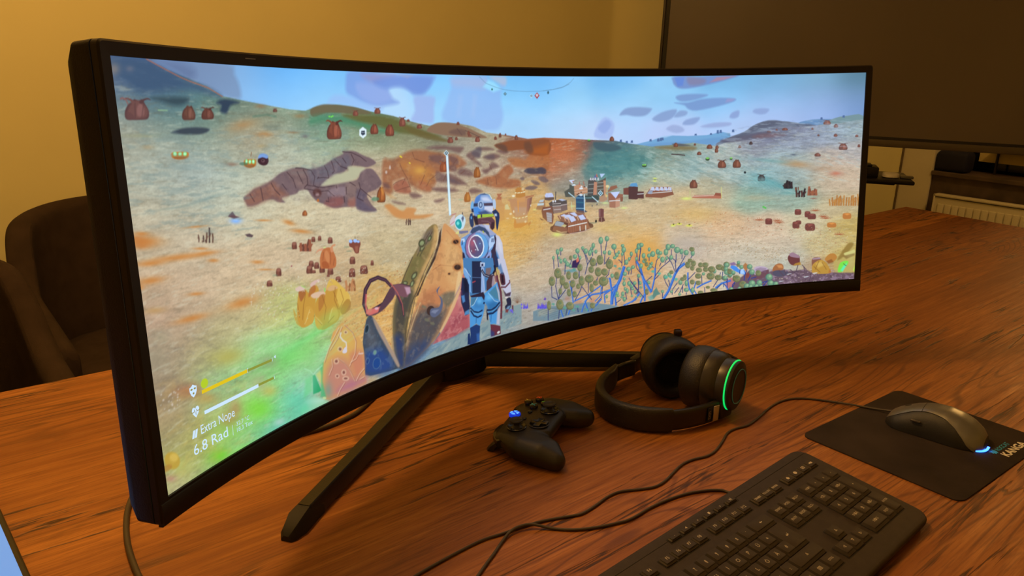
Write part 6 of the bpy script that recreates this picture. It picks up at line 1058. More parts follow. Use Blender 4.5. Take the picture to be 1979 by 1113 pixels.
[P,[4991,972,5000,951,5056,958,5057,982],[160,85,65]],[L_,[4774,965,4985,973],[240,200,180],1.29],[L_,[4744,912,4746,983],[210,205,130],1.69],[L_,[5058,905,5064,1004],[225,215,130],1.54],[G,[4709,980,66,5,0,15],[240,245,120],.9],[G,[4573,1197,27,2,0,9],[235,240,130],1],[G,[4739,1208,40,3,0,11],[240,240,90],1],[G,[4639,1186,32,3,0,10],[240,240,110],.9],[G,[4390,794,24,2,0,7],[240,240,100],1],[G,[4388,815,24,2,0,7],[240,240,100],1],[E,[4390,804,5,1,0,7],[90,130,60],.8,.6],[E,[4282,687,25,1,0,14],[70,90,60]],[E,[4269,679,6,0,0,6],[150,235,100]],[E,[4282,680,5,0,0,6],[150,235,100]],[E,[4294,680,6,1,0,6],[150,235,100]],[E,[4915,667,22,1,0,15],[70,90,60]],[E,[4904,659,5,0,0,6],[150,235,100]],[E,[4915,659,5,0,0,7],[150,235,100]],[E,[4926,660,5,0,0,6],[150,235,100]],[E,[5149,677,15,1,0,9],[70,90,60]],[E,[5141,669,3,0,0,6],[150,235,100]],[E,[5149,669,3,0,0,7],[150,235,100]],[E,[5156,670,4,0,1,6],[150,235,100]],[E,[3732,468,16,1,-1,8],[70,90,60]],[E,[3723,461,4,0,0,6],[150,235,100]],[E,[3732,461,3,0,0,6],[150,235,100]],[E,[3740,462,4,0,0,5],[150,235,100]],[O_,[5059,715,83,4,2,65],[165,92,68],[105,62,55],1],[O_,[5206,719,80,4,2,70],[165,92,68],[105,62,55],0],[O_,[4779,864,79,5,1,71],[165,92,68],[105,62,55],0],[O_,[3958,463,45,2,0,35],[165,92,68],[105,62,55],0],[O_,[4596,537,44,2,0,33],[165,92,68],[105,62,55],0],[O_,[4830,616,45,2,1,27],[165,92,68],[105,62,55],0],[O_,[4932,566,57,2,1,36],[165,92,68],[105,62,55],0],[O_,[5002,597,33,1,1,43],[165,92,68],[105,62,55],0],[O_,[5007,572,32,2,1,26],[165,92,68],[105,62,55],0],[O_,[5231,579,28,1,1,19],[165,92,68],[105,62,55],0],[O_,[4786,542,21,1,0,17],[165,92,68],[105,62,55],0],[O_,[3025,418,33,1,-1,25],[165,92,68],[105,62,55],0],[O_,[2870,400,25,1,0,18],[165,92,68],[105,62,55],0],
[P,[4805,855,4851,860,4825,863],[110,75,80],.8,.8],[E,[5290,797,11,1,0,11],[35,35,40]],[O_,[5454,850,74,4,2,58],[95,62,58],[65,45,48],1],[O_,[6227,618,82,3,3,58],[170,98,82],[115,72,68],1],[O_,[6065,407,70,2,2,37],[170,98,82],[115,72,68],1],[O_,[6150,438,41,2,1,29],[170,98,82],[115,72,68],0],[O_,[6151,518,35,1,1,26],[170,98,82],[115,72,68],0],[O_,[6348,530,28,1,1,21],[170,98,82],[115,72,68],0],[O_,[5989,678,59,3,2,30],[170,98,82],[115,72,68],0],[O_,[6374,616,25,1,1,26],[170,98,82],[115,72,68],0],[O_,[5989,512,19,1,1,17],[170,98,82],[115,72,68],0],[O_,[5587,452,20,1,1,14],[170,98,82],[115,72,68],0],[O_,[5340,554,33,2,1,26],[95,62,58],[65,45,48],0],[O_,[5510,466,40,2,1,14],[170,98,82],[115,72,68],0],[O_,[5666,450,56,2,1,20],[170,98,82],[115,72,68],0],[O_,[5929,455,20,1,1,15],[170,98,82],[115,72,68],0],[Q,[5037,518,5171,496,5354,475,5519,467,5471,507,5272,528,5105,542],[95,88,108],4,.8],[Q,[5138,509,5286,458,5384,406,5515,373,5630,388,5599,413,5402,448,5271,486],[88,88,108],5,.7],
[P,[5762,411,5892,411,5957,428,5796,434],[90,92,112],3,.7],[Q,[5354,496,5519,478,5685,501,5521,516,5388,518],[130,95,100],5,.7],[T_,[5053,464,5515,375,6399,396,6414,629,5476,650,5005,573],[18,3,.08,91,4],.02,.12,.3,8,[205,212,225]],[T_,[5053,464,5515,375,6399,396,6421,747,5479,707,5005,573],[16,3,.05,92,4],.05,.12,.22,8,[100,105,118]],[T_,[5309,642,6386,687,6401,924,5401,876],[24,4,.3,93,4],.05,.12,.35,8,[190,205,200]],[G,[5794,750,180,24,-2,38],[205,145,95],.85],[G,[6173,847,74,3,2,27],[215,120,90],.9],[G,[6041,805,194,8,2,29],[195,140,100],.4],[G,[5758,669,36,2,0,9],[90,95,110],.9],[G,[5528,709,265,35,-2,20],[100,160,160],.5],[G,[5536,898,210,67,-13,41],[75,160,165],.6],[G,[5740,996,149,8,1,21],[95,165,165],.5],[G,[5407,1021,219,13,1,32],[215,175,130],.4],[G,[5688,949,98,23,-4,20],[60,150,160],.6],[L_,[5196,779,5316,828,5419,906],[205,222,210],1.62,.28,3,0],[L_,[5261,799,5377,850,5477,921],[205,222,210],1.62,.28,3,0],[L_,[5325,820,5438,872,5534,935],[205,222,210],1.63,.28,3,0],[L_,[5390,841,5499,894,5591,950],[205,222,210],1.64,.28,3,0],[L_,[5454,861,5560,916,5649,965],[205,222,210],1.64,.28,3,0],[L_,[5519,882,5621,939,5706,980],[205,222,210],1.65,.28,3,0],[L_,[5583,903,5682,961,5763,995],[205,222,210],1.65,.28,3,0],[L_,[5647,924,5742,983,5820,1009],[205,222,210],1.66,.28,3,0],[L_,[5711,945,5803,1006,5876,1024],[205,222,210],1.66,.28,3,0],[L_,[5685,957,5685,934,5686,911],[62,48,50],4.77],[L_,[5684,943,5667,926],[62,48,50],2.63],[L_,[5703,958,5701,921,5710,885],[45,40,45],4.73],[L_,[5702,936,5685,909],[62,48,50],2.71],[L_,[5721,959,5716,925,5728,893],[62,48,50],4.68],[L_,[5721,939,5703,914],[62,48,50],2.69],[L_,[5740,959,5736,926,5731,893],[45,40,45],4.7],[L_,[5739,939,5754,917],[62,48,50],2.94],[L_,[5758,960,5753,930,5751,899],[62,48,50],4.67],[L_,[5757,942,5740,920],[62,48,50],2.67],[L_,[5808,1037,5803,993,5793,949],[90,55,50],4.69],[L_,[5832,1038,5828,1010,5833,982],[55,42,46],4.66],[L_,[5831,1021,5814,1001],[90,55,50],2.66],[L_,[5856,1039,5858,1010,5850,981],[90,55,50],4.75],[L_,[5855,1022,5870,1002],[90,55,50],2.93],[L_,[5880,1041,5875,1002,5885,964],[55,42,46],4.66],[L_,[5879,1017,5894,991],[90,55,50],2.95],[L_,[5797,977,5795,966,5796,954],[150,85,60],1.99],[L_,[5796,970,5791,962],[150,85,60],1.52],[L_,[5820,978,5820,962,5816,946],[110,65,52],2.01],[L_,[5819,969,5814,957],[150,85,60],1.54],[L_,[5919,1028,5921,988,5925,948],[170,95,66],5.16],[L_,[5918,1004,5934,976],[170,95,66],3.21],[L_,[5939,1029,5938,998,5927,967],[140,78,60],5.11],[L_,[5938,1010,5954,990],[170,95,66],3.19],[L_,[5959,1030,5958,1007,5966,984],[170,95,66],5.12],[L_,[5958,1016,5974,1001],[170,95,66],3.15],[L_,[5978,1031,5977,1000,5981,970],[140,78,60],5.1],[L_,[5977,1012,5959,990],[170,95,66],2.89],[L_,[5998,1032,5993,1005,5992,978],[170,95,66],5.01],[L_,[5997,1016,5979,996],[170,95,66],2.86],[G,[5970,1056,39,2,0,7],[160,90,75],.9],[L_,[6132,1128,6129,1098,6122,1068],[205,130,60],3.15],[L_,[6131,1110,6119,1089],[205,130,60],1.84],[L_,[6156,1129,6152,1092,6150,1055],[190,115,55],3.14],[L_,[6155,1107,6143,1080],[205,130,60],1.85],[L_,[6181,1131,6181,1102,6185,1074],[205,130,60],3.18],[L_,[6180,1113,6168,1093],[205,130,60],1.83],[L_,[6173,1130,6169,1103,6168,1077],[205,130,60],3.13],[L_,[6172,1114,6160,1095],[205,130,60],1.82],[L_,[6197,1131,6194,1084,6195,1038],[190,115,55],3.15],[L_,[6195,1103,6183,1070],[205,130,60],1.87],[L_,[6221,1132,6217,1092,6217,1051],[205,130,60],3.13],[L_,[6220,1108,6229,1080],[205,130,60],1.99],[L_,[6213,1132,6210,1098,6206,1063],[205,130,60],3.13],[L_,[6237,1133,6236,1088,6226,1042],[190,115,55],3.15],[L_,[6236,1106,6223,1074],[205,130,60],1.86],[L_,[6262,1134,6261,1088,6262,1043],[205,130,60],3.15],[L_,[6260,1107,6247,1074],[205,130,60],1.86],[L_,[6262,1134,6260,1104,6263,1074],[205,130,60],3.14],[L_,[6261,1116,6249,1094],[205,130,60],1.83],[L_,[6286,1136,6286,1098,6288,1061],[190,115,55],3.14],[L_,[6284,1113,6294,1088],[205,130,60],1.98],[L_,[6310,1137,6310,1109,6309,1080],[205,130,60],3.15],[L_,[6309,1120,6318,1100],[205,130,60],1.98],[L_,[6310,1137,6308,1099,6310,1061],[205,130,60],3.13],[L_,[6334,1138,6331,1092,6335,1047],[190,115,55],3.11],[L_,[6332,1110,6341,1079],[205,130,60],1.97],[L_,[6358,1139,6356,1105,6359,1071],[205,130,60],3.12],[L_,[6357,1119,6366,1095],[205,130,60],1.98],[L_,[6350,1139,6348,1092,6348,1045],[205,130,60],3.12],[L_,[6374,1140,6374,1100,6370,1060],[190,115,55],3.13],[L_,[6398,1141,6397,1088,6388,1036],[205,130,60],3.11],[L_,[6396,1109,6383,1072],[205,130,60],1.85],[Q,[5796,1186,5796,1145,5830,1142,5854,1151,5856,1189,5827,1192],[128,66,58]],
[P,[5801,1148,5830,1145,5849,1153,5825,1162],[166,85,75],1.5,.8],[Q,[5894,1212,5893,1169,5923,1165,5945,1174,5947,1215,5921,1219],[128,66,58]],
[P,[5897,1172,5923,1168,5940,1177,5919,1186],[166,85,75],1.5,.8],[Q,[5924,1232,5924,1191,5968,1188,5998,1198,6000,1236,5963,1239],[128,66,58]],
[P,[5930,1194,5968,1191,5991,1200,5961,1209],[166,85,75],1.5,.8],[Q,[5510,1251,5509,1208,5546,1205,5572,1215,5574,1255,5542,1258],[128,66,58]],
[P,[5514,1211,5546,1208,5566,1217,5541,1226],[166,85,75],1.5,.8],[Q,[5810,1272,5810,1243,5839,1241,5859,1248,5860,1275,5836,1277],[128,66,58]],
[P,[5814,1245,5839,1243,5854,1249,5835,1255],[166,85,75],1.5,.8],[Q,[5780,1302,5779,1254,5816,1250,5841,1261,5844,1306,5812,1310],[128,66,58]],
[P,[5784,1257,5816,1253,5835,1263,5811,1274],[166,85,75],1.5,.8],[Q,[5906,1330,5905,1277,5957,1274,5993,1286,5996,1336,5951,1340],[128,66,58]],
[P,[5913,1281,5957,1277,5984,1288,5949,1300],[166,85,75],1.5,.8],[Q,[6118,1316,6117,1279,6165,1277,6197,1286,6199,1320,6159,1323],[205,120,55]],
[P,[6124,1282,6165,1280,6189,1288,6157,1295],[255,156,71],1.5,.8],[Q,[6263,1247,6262,1203,6305,1200,6335,1209,6338,1250,6301,1254],[205,120,55]],
[P,[6268,1206,6305,1203,6328,1212,6299,1221],[255,156,71],1.5,.8],[L_,[5447,1215,5502,1218],[185,95,60],1.57,.9,.7,.6],[L_,[5447,1215,5494,1206],[185,95,60],1.62,.9,.7,.6],[L_,[5447,1215,5474,1196],[185,95,60],1.75,.9,.7,.6],[L_,[5447,1215,5447,1191],[185,95,60],1.8,.9,.7,.6],[L_,[5447,1215,5420,1192],[185,95,60],1.58,.9,.7,.6],[L_,[5447,1215,5400,1200],[185,95,60],1.55,.9,.7,.6],[L_,[5447,1215,5393,1211],[185,95,60],1.57,.9,.7,.6],[L_,[5625,1234,5679,1237],[185,95,60],1.58,.9,.7,.6],[L_,[5625,1234,5671,1225],[185,95,60],1.64,.9,.7,.6],[L_,[5625,1234,5651,1215],[185,95,60],1.75,.9,.7,.6],[L_,[5625,1234,5624,1210],[185,95,60],1.78,.9,.7,.6],[L_,[5625,1234,5597,1211],[185,95,60],1.58,.9,.7,.6],[L_,[5625,1234,5578,1219],[185,95,60],1.56,.9,.7,.6],[L_,[5625,1234,5571,1230],[185,95,60],1.58,.9,.7,.6],[L_,[5642,1250,5696,1253],[185,95,60],1.58,.9,.7,.6],[L_,[5642,1250,5688,1241],[185,95,60],1.64,.9,.7,.6],[L_,[5642,1250,5668,1231],[185,95,60],1.75,.9,.7,.6],[L_,[5642,1250,5641,1226],[185,95,60],1.78,.9,.7,.6],[L_,[5642,1250,5615,1227],[185,95,60],1.58,.9,.7,.6],[L_,[5642,1250,5595,1235],[185,95,60],1.56,.9,.7,.6],[L_,[5642,1250,5589,1246],[185,95,60],1.58,.9,.7,.6],[L_,[6072,1223,6124,1225],[185,95,60],1.6,.9,.7,.6],[L_,[6072,1223,6117,1213],[185,95,60],1.66,.9,.7,.6],[L_,[6072,1223,6097,1203],[185,95,60],1.75,.9,.7,.6],[L_,[6072,1223,6071,1199],[185,95,60],1.74,.9,.7,.6],[L_,[6072,1223,6044,1200],[185,95,60],1.58,.9,.7,.6],[L_,[6072,1223,6026,1208],[185,95,60],1.57,.9,.7,.6],[L_,[6072,1223,6019,1220],[185,95,60],1.6,.9,.7,.6],[L_,[6097,1239,6150,1242],[185,95,60],1.6,.9,.7,.6],[L_,[6097,1239,6142,1229],[185,95,60],1.66,.9,.7,.6],[L_,[6097,1239,6122,1220],[185,95,60],1.75,.9,.7,.6],[L_,[6097,1239,6096,1215],[185,95,60],1.74,.9,.7,.6],[L_,[6097,1239,6070,1217],[185,95,60],1.58,.9,.7,.6],[L_,[6097,1239,6051,1225],[185,95,60],1.57,.9,.7,.6],[L_,[6097,1239,6045,1236],[185,95,60],1.6,.9,.7,.6],[L_,[6236,1391,6288,1393],[185,95,60],1.62,.9,.7,.6],[L_,[6236,1391,6280,1381],[185,95,60],1.68,.9,.7,.6],[L_,[6236,1391,6261,1371],[185,95,60],1.76,.9,.7,.6],[L_,[6236,1391,6235,1366],[185,95,60],1.73,.9,.7,.6],[L_,[6236,1391,6209,1368],[185,95,60],1.58,.9,.7,.6],[L_,[6236,1391,6190,1376],[185,95,60],1.59,.9,.7,.6],[L_,[6236,1391,6184,1388],[185,95,60],1.62,.9,.7,.6],[L_,[5995,1166,6048,1169],[185,95,60],1.59,.9,.7,.6],[L_,[5995,1166,6040,1156],[185,95,60],1.65,.9,.7,.6],[L_,[5995,1166,6020,1147],[185,95,60],1.74,.9,.7,.6],[L_,[5995,1166,5994,1142],[185,95,60],1.74,.9,.7,.6],[L_,[5995,1166,5968,1144],[185,95,60],1.57,.9,.7,.6],[L_,[5995,1166,5949,1152],[185,95,60],1.56,.9,.7,.6],[L_,[5995,1166,5942,1163],[185,95,60],1.59,.9,.7,.6],[E,[4581,1188,28,2,0,7],[235,225,90]],[E,[4581,1182,8,1,0,6],[90,95,40]],[E,[4641,1185,28,2,0,7],[235,225,90]],[E,[4641,1179,9,1,0,6],[90,95,40]],[E,[4742,1205,28,2,0,7],[235,225,90]],[E,[4742,1199,9,1,0,6],[90,95,40]],[E,[5485,1102,12,1,1,8],[90,200,80]],[E,[5503,1112,11,1,0,8],[90,200,80]],[S_,[4467,1081,5199,1120,5615,1246,6321,1333,6329,1473,5929,1450,5414,1377,5100,1308,4731,1224],330,[.35,1.1],[[195,105,60],[170,85,60],[215,150,110],[235,215,190]],.75,101,1.3],[S_,[5102,1366,5362,1373,5727,1482,5985,1569,5939,1660,5526,1582,5157,1483],320,[.4,1.0],[[150,130,90],[200,150,100],[235,220,195],[165,120,70]],.8,102,1.5],[S_,[4681,1385,5102,1366,5131,1458,4842,1498,4631,1564,4471,1634],170,[.4,.9],[[190,120,80],[170,110,80],[235,205,180]],.7,103,1.4],[S_,[5928,1426,6227,1421,6335,1567,6135,1555,5932,1519],110,[.4,.9],[[190,110,60],[225,190,120]],.7,104,1.4],[S_,[5819,1259,6318,1286,6427,1478,6133,1508,5823,1351],80,[.4,.9],[[225,200,120],[190,110,70]],.5,105,1.4],[S_,[3053,1204,3363,1205,3464,1336,3355,1480,3046,1393],60,[.4,.8],[[170,110,70],[140,110,90]],.5,106,1.4],[S_,[2881,1070,3311,1199,3204,1301,2923,1261],90,[.4,1.0],[[175,95,40],[190,110,50]],.6,107,1.4],[S_,[3252,1444,3384,1405,3617,1601,3351,1639,3196,1534],60,[.4,.9],[[170,120,100],[150,110,90]],.6,108,1.4],[S_,[3938,1397,4469,1372,4737,1576,4687,1748,4043,1664],70,[.5,1.0],[[190,110,80],[170,100,80]],.5,109,1.4],[G,[4283,1344,318,33,0,119],[235,165,75],.8],[G,[4310,1484,133,15,0,95],[240,160,60],.9],[G,[3940,1150,263,26,0,57],[235,185,95],.5],[G,[3059,1054,357,41,-6,149],[235,165,65],.5],[G,[2762,947,199,22,-6,107],[235,165,70],.4],[G,[4808,1122,314,24,2,96],[240,180,90],.5],[G,[4681,1350,264,25,1,88],[190,170,160],.5],
[P,[5114,1814,5373,1641,5450,1688,5591,1673,5710,1669,5784,1688,5931,1685,6006,1731,6151,1727,6223,1732,6395,1742,6414,1825,5792,1851],[110,80,95],3,.95],[T_,[5373,1641,6394,1728,6400,1824,5493,1825],[7,5,.2,111,4],.0,.15,.7,4,[165,130,150]],[S_,[5561,1657,6394,1728,6399,1817,5642,1811],170,[.5,1.4],[[70,50,62],[190,160,165],[215,190,160],[95,60,75]],.7,112,1.4],[Q,[5411,1631,5470,1620,5530,1635,5554,1663,5518,1707,5428,1706],[200,170,190],1.5],[Q,[5435,1686,5553,1657,5548,1703,5489,1731,5414,1731],[120,75,85],2],[L_,[5426,1646,5471,1636,5531,1648],[130,95,125],1.44,.8],[L_,[5426,1655,5471,1646,5531,1659],[130,95,125],1.44,.8],[L_,[5427,1664,5471,1656,5532,1669],[130,95,125],1.44,.8],[L_,[5427,1674,5472,1666,5532,1680],[130,95,125],1.43,.8],[Q,[5595,1673,5608,1634,5648,1611,5693,1621,5706,1662,5673,1680,5629,1696],[180,105,60]],
[P,[5634,1623,5686,1627,5702,1655,5657,1652],[235,150,85],3,.8],[Q,[5599,1680,5665,1672,5755,1699,5712,1730,5623,1722],[90,80,100]],[Q,[5743,1578,5763,1540,5851,1552,5865,1614,5856,1640,5782,1634],[118,58,58]],[Q,[5756,1539,5791,1522,5859,1560,5853,1576,5779,1561],[170,125,140]],
[P,[5818,1624,5869,1614,5878,1641,5797,1642],[190,130,50],2],[Q,[5984,1649,5988,1588,6057,1586,6073,1628,6003,1663],[150,90,70]],
[P,[5984,1588,6057,1583,6065,1600,5992,1602],[175,135,145]],[Q,[5987,1703,5994,1643,6065,1607,6124,1638,6164,1701,6166,1735,6065,1735,5991,1717],[205,145,55]],
[P,[6023,1638,6073,1621,6104,1657,6047,1680],[235,185,90],5,.8],
[P,[6151,1720,6163,1694,6180,1729,6151,1734],[200,115,50],2],[L_,[6051,1619,6019,1692],[140,90,40],1.56,.7],[L_,[6081,1628,6128,1699],[140,90,40],1.4,.7],[L_,[6003,1663,6071,1722],[140,90,40],1.37,.7],[Q,[6108,1610,6142,1564,6192,1557,6222,1583,6217,1616,6160,1633],[205,130,55]],
[P,[6124,1624,6173,1607,6196,1635,6146,1646],[165,95,45],2],[Q,[6203,1636,6257,1571,6312,1534,6337,1481,6363,1442,6382,1524,6392,1579,6398,1728,6324,1738,6237,1733,6207,1704],[205,175,95],4,.75],[Q,[6231,1610,6296,1506,6336,1468,6379,1483,6327,1555,6259,1612],[155,115,50],4,.8],[Q,[6292,1560,6355,1543,6389,1531,6392,1572,6344,1596,6300,1580],[225,205,120],2],
[P,[6279,1586,6391,1565,6392,1585,6316,1615],[140,100,50],3,.7],[G,[6361,1645,43,2,4,61],[210,190,110],.5],[Q,[6242,1692,6261,1646,6303,1631,6335,1636,6333,1663,6300,1696,6280,1728,6244,1730],[130,235,70],2],
[P,[6265,1714,6291,1675,6325,1649,6320,1676,6287,1729],[95,245,185],3,.9],[L_,[6290,1654,6305,1669,6320,1676],[60,110,60],1.49],
[P,[6386,1714,6398,1674,6401,1742],[200,225,80]],[L_,[5829,1705,5848,1639],[95,70,85],2.1],[L_,[5889,1642,5931,1685],[95,70,85],1.85],[L_,[5917,1698,5904,1657],[95,70,85],1.96],[L_,[5658,1672,5712,1730],[95,70,85],1.85],[L_,[5710,1669,5734,1718],[95,70,85],1.93],[L_,[5769,1674,5875,1749],[95,70,85],1.82],[L_,[5984,1716,5966,1796],[95,70,85],2.08],[L_,[5749,1712,5858,1694],[95,70,85],1.93],[E,[5763,1714,25,-3,2,4],[235,235,240],.8,.7],[E,[6020,1725,24,-2,2,5],[235,235,240],.8,.7],[E,[5685,1775,24,-3,1,4],[235,235,240],.8,.7],[E,[5934,1753,25,-3,2,5],[235,235,240],.8,.7],[Q,[5173,1610,5183,1588,5229,1602,5260,1631,5313,1642,5318,1682,5246,1656],[70,140,235]],
[P,[5261,1644,5298,1628,5318,1676,5277,1672],[175,205,250],2],
[P,[5160,1569,5205,1560,5236,1589,5176,1590],[150,110,150],2],
[P,[5290,1607,5319,1577,5349,1600,5337,1678,5313,1636],[190,120,70],2],
[P,[5127,1717,5179,1696,5225,1713,5204,1777,5129,1789],[200,110,110],3,.9],
[P,[5330,1677,5367,1667,5361,1706,5331,1717],[150,70,60],2],
[P,[3140,1688,3276,1677,3447,1697,3705,1714,3921,1768,4017,1797,4016,1839,3531,1785,3316,1794,3137,1760],[120,140,150],2],
[P,[3191,1691,3293,1684,3378,1718,3292,1742,3189,1735],[165,160,145],6,.8],[L_,[3191,1697,3276,1687,3404,1713],[95,105,115],1.26,.5],[L_,[3216,1711,3327,1701,3472,1725],[95,105,115],1.25,.5],[L_,[3241,1724,3378,1716,3541,1737],[95,105,115],1.25,.5],[L_,[3266,1738,3429,1730,3610,1748],[95,105,115],1.25,.5],[L_,[3291,1752,3480,1744,3678,1760],[95,105,115],1.25,.5],[L_,[3316,1766,3532,1758,3748,1771],[95,105,115],1.25,.5],[L_,[3342,1780,3583,1773,3817,1783],[95,105,115],1.25,.5],
[P,[3454,1425,3573,1428,3598,1452,3521,1454],[95,150,160],3,.8],
[P,[3539,1417,3549,1366,3592,1359,3625,1377,3599,1425],[60,40,85],2],
